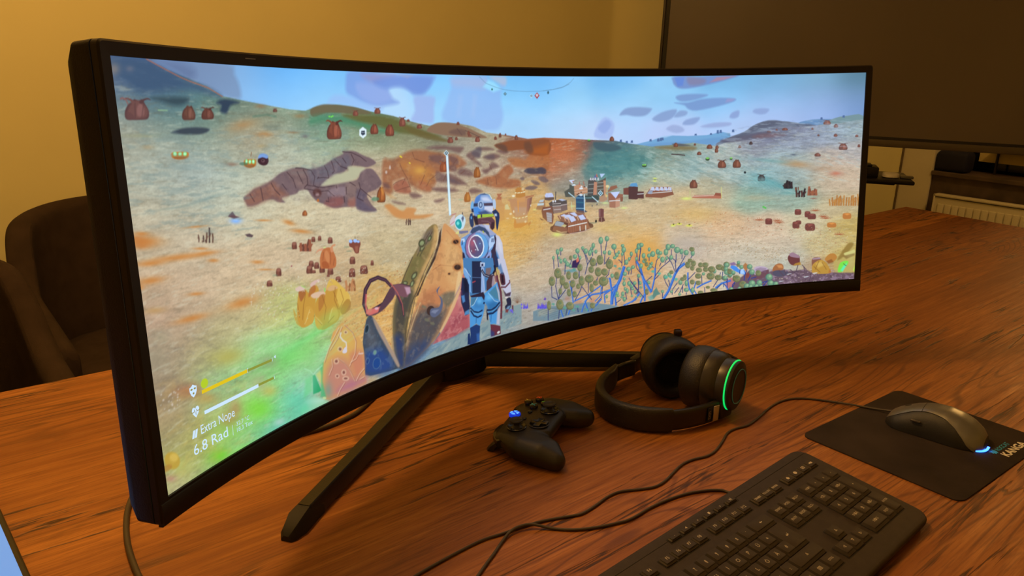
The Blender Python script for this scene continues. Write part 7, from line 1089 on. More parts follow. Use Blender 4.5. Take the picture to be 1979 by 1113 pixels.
[P,[3587,1359,3609,1342,3617,1375,3591,1385],[230,110,90],1.5],[Q,[3967,1462,3978,1415,4008,1424,4018,1469],[215,120,85],6,.4],[Q,[4130,1479,4155,1395,4227,1413,4251,1493],[215,120,85],6,.4],[Q,[3722,1719,3737,1685,3778,1696,3791,1730],[215,120,85],6,.4],[Q,[3563,1700,3579,1667,3626,1678,3640,1713],[215,120,85],6,.4],[Q,[3465,1661,3476,1633,3507,1642,3516,1670],[215,120,85],6,.4],[L_,[3939,1771,3948,1663,3932,1565,3923,1550],[52,100,195],4.83],[L_,[3947,1772,3956,1705,3991,1641,4035,1579,4079,1475],[52,100,195],7.62],[L_,[3991,1786,3982,1709,4009,1630],[52,100,195],4.91],[L_,[3550,1695,3543,1628,3528,1559,3520,1519],[52,100,195],3.14],[L_,[3704,1788,3671,1701,3741,1659,3844,1661,3966,1645],[52,100,195],3.84],[L_,[3559,1683,3706,1653,3828,1604,3906,1548],[52,100,195],2.92],[L_,[3878,1748,3870,1678,3940,1648,4018,1604],[52,100,195],3.72],[L_,[3635,1783,3653,1739,3688,1691,3723,1656],[52,100,195],3.34],[L_,[3774,1718,3827,1685,3845,1607],[52,100,195],2.32],[L_,[3497,1779,3515,1742,3515,1722],[52,100,195],3.39],[L_,[3445,1789,3421,1726],[52,100,195],2.64],[L_,[3730,1792,3748,1768,3791,1748,3844,1708],[52,100,195],3.0],[L_,[4104,1796,4173,1772,4217,1729],[52,100,195],2.23],[L_,[4069,1798,4121,1785,4199,1768],[52,100,195],2.9],[L_,[3933,1770,3943,1662,3926,1564,3918,1549],[90,155,235],1.56,.6],[L_,[3942,1772,3951,1704,3986,1641,4030,1578,4074,1474],[90,155,235],2.46,.6],[L_,[3985,1785,3977,1708,4004,1629],[90,155,235],1.58,.6],[L_,[3545,1694,3538,1627,3522,1558,3515,1518],[90,155,235],1.27,.6],[L_,[3699,1787,3666,1701,3735,1658,3839,1660,3960,1644],[90,155,235],1.24,.6],[L_,[3554,1682,3701,1653,3822,1603,3901,1547],[90,155,235],1.18,.6],[L_,[3873,1747,3865,1678,3934,1647,4012,1603],[90,155,235],1.2,.6],[L_,[3630,1782,3648,1738,3683,1690,3718,1655],[90,155,235],1.34,.6],[L_,[3769,1717,3821,1685,3840,1606],[90,155,235],1.25,.6],[L_,[3492,1778,3510,1741,3510,1721],[90,155,235],1.37,.6],[L_,[3440,1788,3415,1725],[90,155,235],1.22,.6],[L_,[3725,1791,3742,1767,3786,1747,3839,1708],[90,155,235],1.21,.6],[L_,[4098,1796,4168,1771,4211,1728],[90,155,235],1.2,.6],[L_,[4064,1797,4116,1784,4194,1768],[90,155,235],1.17,.6],[L_,[3361,1398,3359,1328],[48,60,118],1.95,.95],[L_,[3408,1392,3398,1295],[48,60,118],1.93,.95],[L_,[3432,1306,3434,1268],[48,60,118],1.97,.95],[L_,[3470,1459,3476,1382],[48,60,118],1.99,.95],[L_,[3675,1489,3702,1413,3677,1331,3652,1289],[48,60,118],1.88,.95],[L_,[3686,1332,3710,1388],[48,60,118],1.82,.95],[L_,[3754,1354,3759,1295],[48,60,118],2.0,.95],[L_,[3702,1413,3745,1359],[48,60,118],1.95,.95],[L_,[3848,1365,3839,1258],[48,60,118],1.96,.95],[L_,[3882,1343,3902,1245],[48,60,118],2.01,.95],[L_,[3873,1435,3882,1343],[48,60,118],2.01,.95],[L_,[3881,1430,3925,1381],[48,60,118],1.94,.95],[L_,[3985,1368,3972,1320],[48,60,118],1.91,.95],[L_,[4053,1472,4058,1363],[48,60,118],2.01,.95],[L_,[4083,1469,4075,1365],[48,60,118],1.97,.95],[L_,[3332,1529,3334,1613,3389,1642],[48,60,118],1.96,.95],[L_,[3397,1636,3374,1535,3385,1472],[48,60,118],1.89,.95],[L_,[3401,1637,3434,1532],[48,60,118],2.03,.95],[L_,[3397,1643,3476,1577],[48,60,118],1.89,.95],[L_,[3523,1402,3541,1352],[48,60,118],2.0,.95],[L_,[3625,1377,3601,1302],[48,60,118],1.86,.95],[L_,[3568,1678,3621,1613,3639,1576],[48,60,118],1.99,.95],[L_,[3639,1576,3740,1699],[48,60,118],1.67,.95],[L_,[3706,1640,3708,1547],[48,60,118],2.0,.95],[L_,[3791,1734,3844,1695,3854,1601],[48,60,118],1.92,.95],[L_,[3614,1520,3616,1441],[48,60,118],1.99,.95],[L_,[3787,1437,3796,1412],[48,60,118],2.02,.95],[L_,[3924,1482,3915,1522,3880,1544],[48,60,118],2.03,.95],[L_,[3290,1787,3293,1696],[48,60,118],1.99,.95],[L_,[3397,1794,3408,1723],[48,60,118],2.03,.95],[L_,[4122,1549,4130,1495],[48,60,118],2.03,.95],[L_,[4126,1577,4165,1638,4234,1717],[48,60,118],1.77,.95],[L_,[4147,1552,4156,1498],[48,60,118],2.03,.95],[L_,[4217,1589,4225,1660,4217,1729],[48,60,118],1.97,.95],[L_,[4208,1340,4212,1450,4251,1565],[48,60,118],1.98,.95],[L_,[4234,1452,4246,1337],[48,60,118],2.02,.95],[L_,[4126,1440,4152,1402],[48,60,118],1.99,.95],[L_,[4019,1413,4053,1444],[48,60,118],1.65,.95],[L_,[3535,1600,3554,1511],[48,60,118],2.02,.95],[L_,[3785,1558,3811,1521,3794,1559],[48,60,118],1.99,.95],[L_,[3471,1781,3489,1724],[48,60,118],2.05,.95],[L_,[3600,1777,3593,1735],[48,60,118],1.93,.95],[L_,[4104,1754,4087,1689],[48,60,118],1.92,.95],[L_,[4156,1734,4139,1648],[48,60,118],1.95,.95],[L_,[3991,1765,4043,1745],[48,60,118],1.8,.95],[U_,[3358,1316,13,2,-1,17],0],[U_,[3400,1276,19,3,0,22],0],[U_,[3437,1262,20,2,-1,16],0],[U_,[3432,1351,17,2,0,19],0],[U_,[3471,1350,19,2,0,19],0],[U_,[3502,1386,22,3,-1,17],0],[U_,[3527,1402,15,3,-1,15],0],[U_,[3575,1334,22,3,0,18],0],[U_,[3601,1293,22,3,0,21],0],[U_,[3626,1350,15,2,-1,16],0],[U_,[3655,1278,17,2,0,15],0],[U_,[3685,1306,22,2,-1,22],0],[U_,[3727,1324,20,2,-1,25],0],[U_,[3762,1272,18,2,-1,23],0],[U_,[3788,1322,16,1,0,17],0],[U_,[3742,1293,13,1,0,13],0],[U_,[3839,1240,24,2,0,29],0],[U_,[3902,1233,23,3,0,22],0],[U_,[3973,1305,28,3,0,24],0],[U_,[3876,1339,19,2,0,16],0],[U_,[3927,1348,19,2,0,20],0],[U_,[4002,1374,19,2,0,20],0],[U_,[4023,1356,14,2,0,15],0],[U_,[4062,1307,19,2,0,14],0],[U_,[4072,1341,24,3,0,25],0],[U_,[4058,1374,15,1,0,16],0],[U_,[4100,1445,21,2,0,23],0],[U_,[3980,1394,19,2,0,14],0],[U_,[4150,1384,16,2,0,20],0],[U_,[4130,1421,16,2,0,14],0],[U_,[4225,1331,21,2,0,28],0],[U_,[4246,1320,16,1,0,18],0],[U_,[4204,1363,15,2,0,19],0],[U_,[3414,1323,12,1,0,12],0],[U_,[3754,1314,12,2,0,12],0],[U_,[3489,1371,17,3,0,16],0],[U_,[4169,1493,21,2,0,15],0],[U_,[4122,1504,26,3,0,19],0],[U_,[4083,1538,22,3,0,18],0],[U_,[4077,1579,15,2,0,14],0],[U_,[4076,1619,18,2,0,22],0],[U_,[4128,1624,21,3,0,21],0],[U_,[4147,1649,18,3,0,14],0],[U_,[4087,1662,15,2,0,16],0],[U_,[4108,1682,16,2,0,22],0],[U_,[4062,1701,18,3,0,21],0],[U_,[4078,1747,19,3,0,20],0],[U_,[4004,1691,17,3,0,20],0],[U_,[3896,1699,14,2,0,14],0],[U_,[4013,1710,14,2,0,11],0],[U_,[4186,1630,18,2,0,14],0],[U_,[4238,1633,16,3,0,16],0],[U_,[4191,1700,15,3,0,16],0],[U_,[4225,1573,16,2,0,18],0],[U_,[4208,1429,12,1,0,16],0],[U_,[4247,1488,15,2,0,17],0],[U_,[3953,1537,19,3,0,19],0],[U_,[3497,1385,21,3,0,17],0],[U_,[4156,1731,12,1,0,11],0],[U_,[4247,1743,12,2,0,12],0],[U_,[4165,1672,15,3,0,13],0],[U_,[4052,1726,14,2,0,11],0],[U_,[3991,1710,12,2,0,11],0],[U_,[3398,1439,38,6,-1,40],1],[U_,[3337,1491,33,5,-1,38],1],[U_,[3443,1501,29,4,-1,40],1],[U_,[3508,1471,26,4,-1,34],1],[U_,[3579,1482,31,4,-1,31],1],[U_,[3624,1426,28,3,0,30],1],[U_,[3639,1533,31,5,0,41],1],[U_,[3481,1546,30,4,-1,28],1],[U_,[3547,1543,30,4,-1,30],1],[U_,[3531,1338,17,2,-1,18],1],[U_,[3757,1402,34,4,0,34],1],[U_,[3830,1393,36,5,0,40],1],[U_,[3926,1439,38,5,-1,42],1],[U_,[3739,1458,29,4,0,28],1],[U_,[3810,1487,36,5,0,38],1],[U_,[3876,1496,35,5,0,31],1],[U_,[3717,1528,46,6,-1,33],1],[U_,[3863,1569,50,7,-1,40],1],[U_,[4001,1543,29,4,0,33],1],[U_,[3783,1571,29,4,0,23],1],[U_,[3741,1605,24,4,0,35],1],[U_,[3509,1606,24,4,0,31],1],[U_,[3565,1628,25,4,-1,26],1],[U_,[3302,1672,22,4,-1,38],1],[U_,[3413,1685,39,7,-1,43],1],[U_,[3515,1712,42,7,0,33],1],[U_,[3748,1748,28,4,0,25],1],[U_,[3420,1582,19,3,-1,26],1],[U_,[3604,1571,23,3,0,22],1],
[P,[4009,1487,4027,1477,4050,1486,4040,1503],[95,160,140],1.5,.9],
[P,[3542,1431,3560,1421,3583,1431,3573,1447],[95,160,140],1.5,.9],
[P,[3962,1460,3980,1450,4003,1460,3993,1476],[95,160,140],1.5,.9],
[P,[3570,1728,3589,1719,3612,1730,3601,1746],[95,160,140],1.5,.9],
[P,[3665,1768,3683,1759,3706,1769,3695,1785],[95,160,140],1.5,.9],
[P,[3531,1748,3549,1739,3572,1750,3562,1766],[95,160,140],1.5,.9],
[P,[3323,1666,3341,1658,3364,1668,3353,1683],[95,160,140],1.5,.9],
[P,[3441,1716,3460,1707,3483,1718,3472,1733],[95,160,140],1.5,.9],
[P,[3249,1618,3262,1601,3278,1616,3265,1627],[110,70,180]],
[P,[3217,1657,3243,1652,3268,1666,3242,1674],[130,80,190]],
[P,[3193,1634,3205,1655,3192,1665],[160,110,150]],[L_,[4483,1803,4536,1740,4581,1650,4604,1602,4641,1555,4702,1523],[52,100,195],6.56],[L_,[4359,1729,4320,1668,4281,1613,4258,1560],[52,100,195],5.64],[L_,[4289,1795,4293,1739,4281,1638,4250,1522,4204,1449],[52,100,195],4.75],[L_,[4243,1801,4266,1761,4297,1727],[52,100,195],4.13],[L_,[4362,1717,4381,1651,4396,1590,4396,1527],[52,100,195],4.1],[L_,[4791,1803,4752,1747,4735,1680,4734,1603],[52,100,195],3.86],[L_,[4150,1782,4196,1763,4235,1719],[52,100,195],4.37],[L_,[4829,1808,4798,1759,4820,1690],[52,100,195],2.88],[L_,[4828,1749,4889,1724,4980,1701],[52,100,195],3.72],[L_,[5020,1771,5080,1738,5178,1721],[52,100,195],4.58],[L_,[5158,1812,5126,1762,5111,1747],[52,100,195],2.88],[L_,[4478,1802,4531,1739,4577,1649,4599,1601,4637,1555,4697,1523],[100,165,240],2.19,.6],[L_,[4354,1729,4315,1667,4276,1612,4253,1560],[100,165,240],1.88,.6],[L_,[4285,1795,4288,1739,4276,1637,4245,1522,4199,1448],[100,165,240],1.58,.6],[L_,[4238,1801,4261,1760,4292,1727],[100,165,240],1.38,.6],[L_,[4358,1717,4377,1650,4392,1589,4391,1527],[100,165,240],1.37,.6],[L_,[4786,1803,4747,1746,4730,1680,4729,1603],[100,165,240],1.29,.6],[L_,[4145,1781,4192,1763,4230,1718],[100,165,240],1.45,.6],[L_,[4825,1807,4793,1758,4815,1689],[100,165,240],1.2,.6],[L_,[4824,1749,4884,1723,4976,1701],[100,165,240],1.24,.6],[L_,[5015,1770,5076,1737,5174,1721],[100,165,240],1.53,.6],[L_,[5154,1811,5122,1762,5106,1747],[100,165,240],1.2,.6],[L_,[4208,1449,4208,1382],[48,60,118],2.0,.95],[L_,[4227,1452,4248,1362,4250,1344],[48,60,118],2.03,.95],[L_,[4266,1574,4204,1504,4196,1442],[48,60,118],1.71,.95],[L_,[4334,1464,4334,1433],[48,60,118],2.0,.95],[L_,[4380,1525,4334,1477],[48,60,118],1.7,.95],[L_,[4396,1527,4411,1467,4434,1444],[48,60,118],2.04,.95],[L_,[4442,1520,4457,1490],[48,60,118],2.03,.95],[L_,[4396,1596,4457,1534,4549,1482],[48,60,118],1.97,.95],[L_,[4495,1501,4518,1453],[48,60,118],2.03,.95],[L_,[4603,1582,4564,1502,4518,1441],[48,60,118],1.84,.95],[L_,[4611,1577,4602,1488,4564,1458],[48,60,118],1.97,.95],[L_,[4610,1507,4613,1432],[48,60,118],2.0,.95],[L_,[4611,1590,4671,1508,4705,1460],[48,60,118],2.01,.95],[L_,[4671,1482,4674,1445],[48,60,118],2.01,.95],[L_,[4563,1446,4563,1389],[48,60,118],1.99,.95],[L_,[4762,1485,4777,1461],[48,60,118],2.01,.95],[L_,[4536,1708,4504,1660,4493,1627],[48,60,118],1.79,.95],[L_,[4551,1697,4535,1644],[48,60,118],1.91,.95],[L_,[4575,1777,4582,1726,4628,1681],[48,60,118],2.05,.95],[L_,[4150,1608,4196,1664,4281,1763],[48,60,118],1.72,.95],[L_,[4196,1726,4227,1687,4227,1594],[48,60,118],2.02,.95],[L_,[4304,1628,4366,1592],[48,60,118],1.87,.95],[L_,[4389,1626,4435,1594],[48,60,118],1.91,.95],[L_,[4881,1723,4876,1644],[48,60,118],1.98,.95],[L_,[4735,1668,4810,1612],[48,60,118],1.94,.95],[L_,[4997,1762,5049,1695],[48,60,118],2.02,.95],[L_,[5056,1689,5070,1639],[48,60,118],2.03,.95],[L_,[5087,1706,5093,1634],[48,60,118],2.01,.95],[L_,[5133,1730,5147,1699],[48,60,118],2.04,.95],[L_,[5188,1802,5217,1745],[48,60,118],2.04,.95],[L_,[4644,1785,4689,1701],[48,60,118],2.06,.95],[L_,[4683,1777,4682,1713],[48,60,118],2.01,.95],[L_,[4722,1795,4721,1775],[48,60,118],2.01,.95],[L_,[5035,1779,5080,1744],[48,60,118],1.96,.95],[L_,[5104,1773,5103,1733],[48,60,118],1.98,.95],[L_,[4475,1796,4474,1751],[48,60,118],2.01,.95],[L_,[4598,1767,4644,1721],[48,60,118],2.0,.95],[L_,[4914,1805,4909,1752],[48,60,118],1.98,.95],[U_,[4227,1333,20,2,0,25],0],[U_,[4254,1322,23,2,0,18],0],[U_,[4202,1366,16,2,0,21],0],[U_,[4334,1367,15,1,0,17],0],[U_,[4277,1413,20,2,0,24],0],[U_,[4332,1418,20,2,1,18],0],[U_,[4371,1409,26,3,0,25],0],[U_,[4422,1396,21,3,0,25],0],[U_,[4449,1409,21,2,0,17],0],[U_,[4433,1438,17,2,1,16],0],[U_,[4472,1467,24,3,0,26],0],[U_,[4506,1408,24,3,0,29],0],[U_,[4528,1368,26,3,1,28],0],[U_,[4574,1365,26,3,0,19],0],[U_,[4620,1401,31,3,0,28],0],[U_,[4666,1419,20,2,0,25],0],[U_,[4714,1433,26,2,1,24],0],[U_,[4781,1444,21,2,0,25],0],[U_,[4560,1458,21,2,0,21],0],[U_,[4514,1459,14,2,0,17],0],[U_,[4167,1495,19,2,0,15],0],[U_,[4151,1385,16,2,0,18],0],[U_,[4250,1494,20,3,0,21],0],[U_,[4281,1458,19,2,0,17],0],[U_,[4327,1525,17,2,0,15],0],[U_,[4346,1509,20,2,0,19],0],[U_,[4227,1572,15,2,0,16],0],[U_,[4185,1628,18,3,0,16],0],[U_,[4243,1636,15,2,0,14],0],[U_,[4331,1641,17,2,0,16],0],[U_,[4658,1681,22,3,1,23],0],[U_,[4500,1615,20,2,0,20],0],[U_,[4542,1601,20,2,0,18],0],[U_,[4720,1695,18,2,0,28],0],[U_,[4721,1753,28,3,0,18],0],[U_,[4786,1764,20,2,1,26],0],[U_,[4200,1430,11,1,0,19],0],[U_,[4361,1486,14,1,0,15],0],[U_,[4158,1649,14,2,0,14],0],[U_,[4162,1672,14,1,0,12],0],[U_,[4189,1703,14,2,0,14],0],[U_,[4250,1671,14,2,0,11],0],[U_,[4567,1750,15,2,0,14],0],[U_,[4474,1737,16,2,0,15],0],[U_,[4652,1783,16,2,0,13],0],[U_,[4895,1634,18,1,0,14],0],[U_,[5009,1623,18,1,0,20],0],[U_,[4204,1746,12,2,0,10],0],[U_,[4733,1539,29,3,0,30],1],[U_,[4755,1504,26,2,0,17],1],[U_,[4790,1533,27,2,0,27],1],[U_,[4779,1573,23,3,1,22],1],[U_,[4848,1596,34,4,1,22],1],[U_,[4842,1647,35,4,0,24],1],[U_,[4912,1558,34,3,1,23],1],[U_,[4863,1553,26,3,0,22],1],[U_,[4917,1597,29,3,0,22],1],[U_,[4978,1603,38,4,1,29],1],[U_,[4968,1661,43,4,1,32],1],[U_,[5048,1682,38,4,1,25],1],[U_,[5057,1592,40,4,1,27],1],[U_,[5103,1609,31,3,1,24],1],[U_,[5129,1576,33,3,1,26],1],[U_,[5153,1640,34,3,1,28],1],[U_,[5113,1695,26,3,1,23],1],[U_,[5199,1658,23,2,1,19],1],[U_,[5208,1705,15,1,1,26],1],[U_,[4781,1692,26,3,1,22],1],[U_,[4843,1706,29,3,0,20],1],[U_,[4868,1793,30,3,0,17],1],[U_,[4312,1717,20,3,0,28],1],[U_,[4565,1584,23,3,0,17],1],[U_,[4307,1486,20,2,1,20],1],[U_,[5005,1789,38,4,1,19],1],[U_,[4943,1756,23,2,1,13],1],[U_,[4296,1450,18,3,0,14],1],[U_,[5162,1680,23,3,1,16],1],[U_,[4704,1642,20,2,0,25],1],[U_,[4681,1655,26,3,0,17],1],[U_,[4772,1410,28,3,1,20],1],
[P,[4374,1750,4382,1720,4412,1692,4428,1726,4455,1755,4413,1762,4382,1789,4343,1771],[85,135,125],2,.9],
[P,[4320,1762,4366,1749,4382,1789,4343,1800],[120,170,160],3,.8],
[P,[4351,1553,4373,1541,4394,1552,4379,1570],[90,180,155],1.5,.9],
[P,[4417,1580,4438,1567,4460,1579,4445,1597],[90,180,155],1.5,.9],
[P,[4490,1619,4512,1606,4533,1617,4518,1636],[90,180,155],1.5,.9],
[P,[4532,1619,4554,1606,4575,1617,4560,1636],[90,180,155],1.5,.9],
[P,[4590,1648,4612,1635,4633,1646,4618,1665],[90,180,155],1.5,.9],[L_,[5138,1705,5144,1784,5112,1748],[40,60,150],2.1],[L_,[5190,1809,5196,1757,5226,1733],[40,60,150],2.15],[L_,[5313,1735,5315,1695,5336,1644],[40,60,150],2.12],[L_,[5354,1739,5375,1694],[40,60,150],2.16],[L_,[5507,1799,5550,1756],[40,60,150],2.12],[L_,[5384,1722,5436,1713],[40,60,150],1.91],[L_,[5265,1671,5268,1632],[40,60,150],2.12],[L_,[5156,1680,5156,1667],[40,60,150],2.11],[L_,[5468,1776,5535,1762],[40,60,150],1.94],[U_,[5130,1580,26,2,1,21],0],[U_,[5248,1590,19,2,0,17],1],[U_,[5281,1612,22,2,0,19],0],[U_,[5365,1617,29,3,1,24],0],[U_,[5389,1666,30,2,1,25],0],[U_,[5454,1681,31,3,1,27],1],[U_,[5564,1727,37,4,1,32],0],[U_,[5236,1711,40,4,1,33],1],[U_,[5299,1767,39,3,1,33],1],[U_,[5393,1769,36,3,1,31],0],[U_,[5468,1769,30,3,1,26],0],[U_,[5581,1783,33,2,1,28],0],[U_,[5633,1794,27,2,1,23],0],[U_,[5341,1787,30,3,1,26],0],[U_,[5171,1668,23,3,0,19],0],[U_,[5132,1645,28,3,1,23],0],[U_,[5166,1642,29,3,1,24],1],[U_,[5124,1612,21,2,0,17],0],[U_,[5118,1690,25,2,1,20],0],[U_,[5200,1652,22,2,1,17],0],[U_,[5439,1797,23,2,1,19],0],[U_,[5484,1804,20,2,1,17],0],[U_,[5379,1794,22,2,0,19],0],[U_,[5251,1568,18,1,0,15],0],[U_,[5182,1798,23,2,1,19],0],[U_,[5266,1800,19,2,0,16],0],
[P,[1887,1832,2007,1806,2251,1727,2387,1711,2497,1696,2579,1694,2774,1644,2915,1610,3027,1610,3021,1756,2512,1794,1824,1814],[140,155,155],1.5],[T_,[1887,1832,2251,1727,2497,1696,2915,1610,3021,1756,2512,1794],[16,5,-.5,121,4],.0,.15,.36,4,[85,115,135]],[T_,[1887,1832,2251,1727,2497,1696,2915,1610,3021,1756,2512,1794],[14,5,-.5,122,4],.06,.15,.36,4,[195,190,170]],
[P,[2146,1711,2258,1633,2361,1502,2436,1382,2468,1292,2502,1394,2512,1670,2360,1705],[205,105,105],2],
[P,[2258,1633,2370,1561,2503,1589,2504,1678,2279,1714],[170,70,80],8,.6],
[P,[2379,1429,2465,1339,2498,1451,2426,1525],[215,135,125],8,.8],[T_,[2146,1711,2436,1382,2512,1670,2360,1705],[9,6,-.3,123,4],.0,.14,.42,4,[150,60,75]],[T_,[2146,1711,2436,1382,2512,1670,2360,1705],[8,5,-.3,124,4],.07,.14,.36,4,[240,160,150]],[Q,[2308,942,2358,961,2457,1053,2467,1139,2463,1272,2425,1341,2379,1429,2319,1531,2231,1636,2147,1701,1997,1766,1878,1789,1932,1612,1982,1478,2086,1317,2214,1157,2275,1038],[225,150,90],1.5],[Q,[2329,1008,2428,1096,2453,1222,2440,1306,2370,1370,2310,1284,2293,1151],[235,170,105],14,.8],[Q,[2069,1368,2201,1338,2300,1414,2242,1496,2111,1487,2038,1435],[205,120,75],14,.8],[Q,[2008,1483,2140,1456,2242,1496,2308,1491,2262,1576,2176,1671,2011,1761,1878,1789,1917,1644],[85,78,82],16,.95],[Q,[1898,1712,2005,1666,2122,1677,2064,1747,1903,1805],[58,72,110],16,.9],[Q,[2248,1403,2381,1400,2363,1464,2295,1488],[110,105,90],6,.8],
[P,[2245,1061,2266,991,2287,966,2274,1047,2214,1157,2116,1259,2043,1363,2017,1367,2132,1225,2203,1137],[70,48,42],2],[Q,[2110,1015,2153,958,2212,930,2250,943,2252,998,2219,1094,2160,1194,2048,1310,1988,1406,1924,1555,1878,1789,1816,1763,1794,1613,1798,1490,1827,1372,1916,1223,2014,1107],[150,120,70],1.5],[Q,[2224,940,2255,962,2247,1034,2191,1126,2092,1245,2020,1340,1994,1336,2068,1223,2166,1113,2206,1019],[215,160,95],5,.9],[Q,[1985,1147,2092,1075,2114,1123,2028,1234,1937,1271,1927,1234],[125,110,62],12,.9],[Q,[1855,1343,1971,1313,1993,1353,1915,1517,1879,1635,1820,1584,1811,1475],[72,66,62],14,.9],[Q,[1801,1579,1882,1599,1890,1728,1871,1797,1816,1763],[48,62,105],14,.95],[Q,[2125,981,2204,956,2186,1025,2106,1068,2053,1087],[120,100,88],7,.8],[L_,[2048,1310,1962,1419,1912,1552,1884,1727],[75,60,50],1.91,.65],[L_,[2219,1094,2092,1245,2018,1358,1953,1525,1904,1641],[75,60,50],1.87,.65],[L_,[2014,1107,1929,1216,1856,1326],[75,60,50],1.79,.65],[L_,[2177,979,2094,1057,2051,1113],[75,60,50],1.72,.65],[L_,[2203,974,2132,1054,2076,1117],[75,60,50],1.77,.65],[L_,[2248,961,2247,1034,2197,1127,2105,1239],[245,195,130],2.34,.6],[L_,[2059,1412,1993,1507,1948,1579],[245,195,130],2.37,.6],[E,[2016,1230,17,12,-26,21],[85,80,55],1.5],[E,[2016,1230,8,6,-15,12],[150,155,105],1.5],[E,[1993,1277,17,8,-17,22],[85,80,55],1.5],[E,[1993,1277,8,4,-9,12],[150,155,105],1.5],[E,[2106,1063,18,10,-23,24],[85,80,55],1.5],[E,[2106,1063,9,5,-13,14],[150,155,105],1.5],[E,[2174,1015,15,6,-14,18],[85,80,55],1.5],[E,[2174,1015,6,3,-7,9],[150,155,105],1.5],[E,[1931,1261,26,5,-1,14],[85,80,55],1.5],[E,[1931,1261,14,3,0,6],[150,155,105],1.5],[E,[2102,1036,28,13,-18,24],[85,80,55],1.5],[E,[2102,1036,16,7,-10,13],[150,155,105],1.5],[E,[2414,1071,39,5,-2,22],[190,110,60],3,.8],[E,[2414,1071,26,3,-1,14],[60,38,35],1.5],[E,[2418,1243,47,8,-2,27],[190,110,60],3,.8],[E,[2418,1243,32,5,-1,18],[60,38,35],1.5],[E,[2337,1274,15,3,-1,9],[190,110,60],3,.8],[E,[2337,1274,10,2,-1,6],[60,38,35],1.5],
[P,[2423,1274,2450,1269,2452,1327,2408,1396,2379,1429,2397,1356],[245,195,135],3,.8],
[P,[2304,1547,2378,1447,2436,1382,2441,1402,2374,1504,2287,1601,2230,1655,2218,1642],[235,175,120],2,.9],[L_,[2213,1175,2183,1225,2263,1201],[165,95,60],1.65,.5],[L_,[2331,981,2404,1055,2453,1118],[200,120,75],1.56,.5],[L_,[2392,1232,2212,1193],[150,90,60],1.12,.3],[T_,[1794,1613,1916,1223,2212,930,2471,1140,2463,1272,2231,1636,1878,1789],[8,8,.4,125,4],.02,.14,.158,6,[110,70,50]],[T_,[1794,1613,1916,1223,2212,930,2471,1140,2463,1272,2231,1636,1878,1789],[9,7,.4,127,4],.07,.14,.175,6,[245,190,130]],[T_,[1794,1613,1990,1389,2269,1483,2176,1671,1878,1789],[8,8,.4,126,4],.03,.12,.18,5,[60,60,70]],[E,[2148,1484,34,15,-16,28],[70,48,44]],[Q,[2139,1502,2151,1473,2190,1476,2230,1475,2246,1440,2235,1410,2217,1383,2212,1359,2247,1340,2225,1366,2225,1394,2254,1419,2265,1463,2240,1515,2186,1536,2154,1524],[95,98,125],1],
[P,[2150,1495,2170,1486,2229,1493,2188,1513],[150,150,175],2,.6],[E,[2107,1537,21,12,-6,8],[120,112,88],2,.8],[E,[2157,1572,21,11,-6,7],[120,112,88],2,.8],[E,[2088,1446,21,10,-5,7],[120,112,88],2,.8],[L_,[1965,1312,1885,1283,1823,1275,1783,1311,1728,1360,1653,1374,1585,1380,1562,1316,1582,1236,1629,1191,1696,1183,1761,1212,1812,1265,1856,1326,1893,1404,1900,1468],[70,45,60],14.05,1.0,.7,.8],[L_,[1965,1312,1885,1283,1823,1275,1783,1311,1728,1360,1653,1374,1585,1380,1562,1316,1582,1236,1629,1191,1696,1183,1761,1212,1812,1265,1856,1326,1893,1404,1900,1468],[150,85,95],1.11,1.0,.7,.8],[Q,[1819,1257,1875,1257,1948,1282,1974,1305,1942,1352,1880,1335,1820,1314,1781,1328,1779,1284],[130,78,88],1.5],
[P,[1923,1286,1972,1295,1976,1332,1943,1339],[220,165,185],3,.8],[Q,[1786,1277,1824,1267,1831,1321,1765,1368,1713,1391,1650,1403,1602,1392,1678,1367,1731,1335],[95,60,72],2],
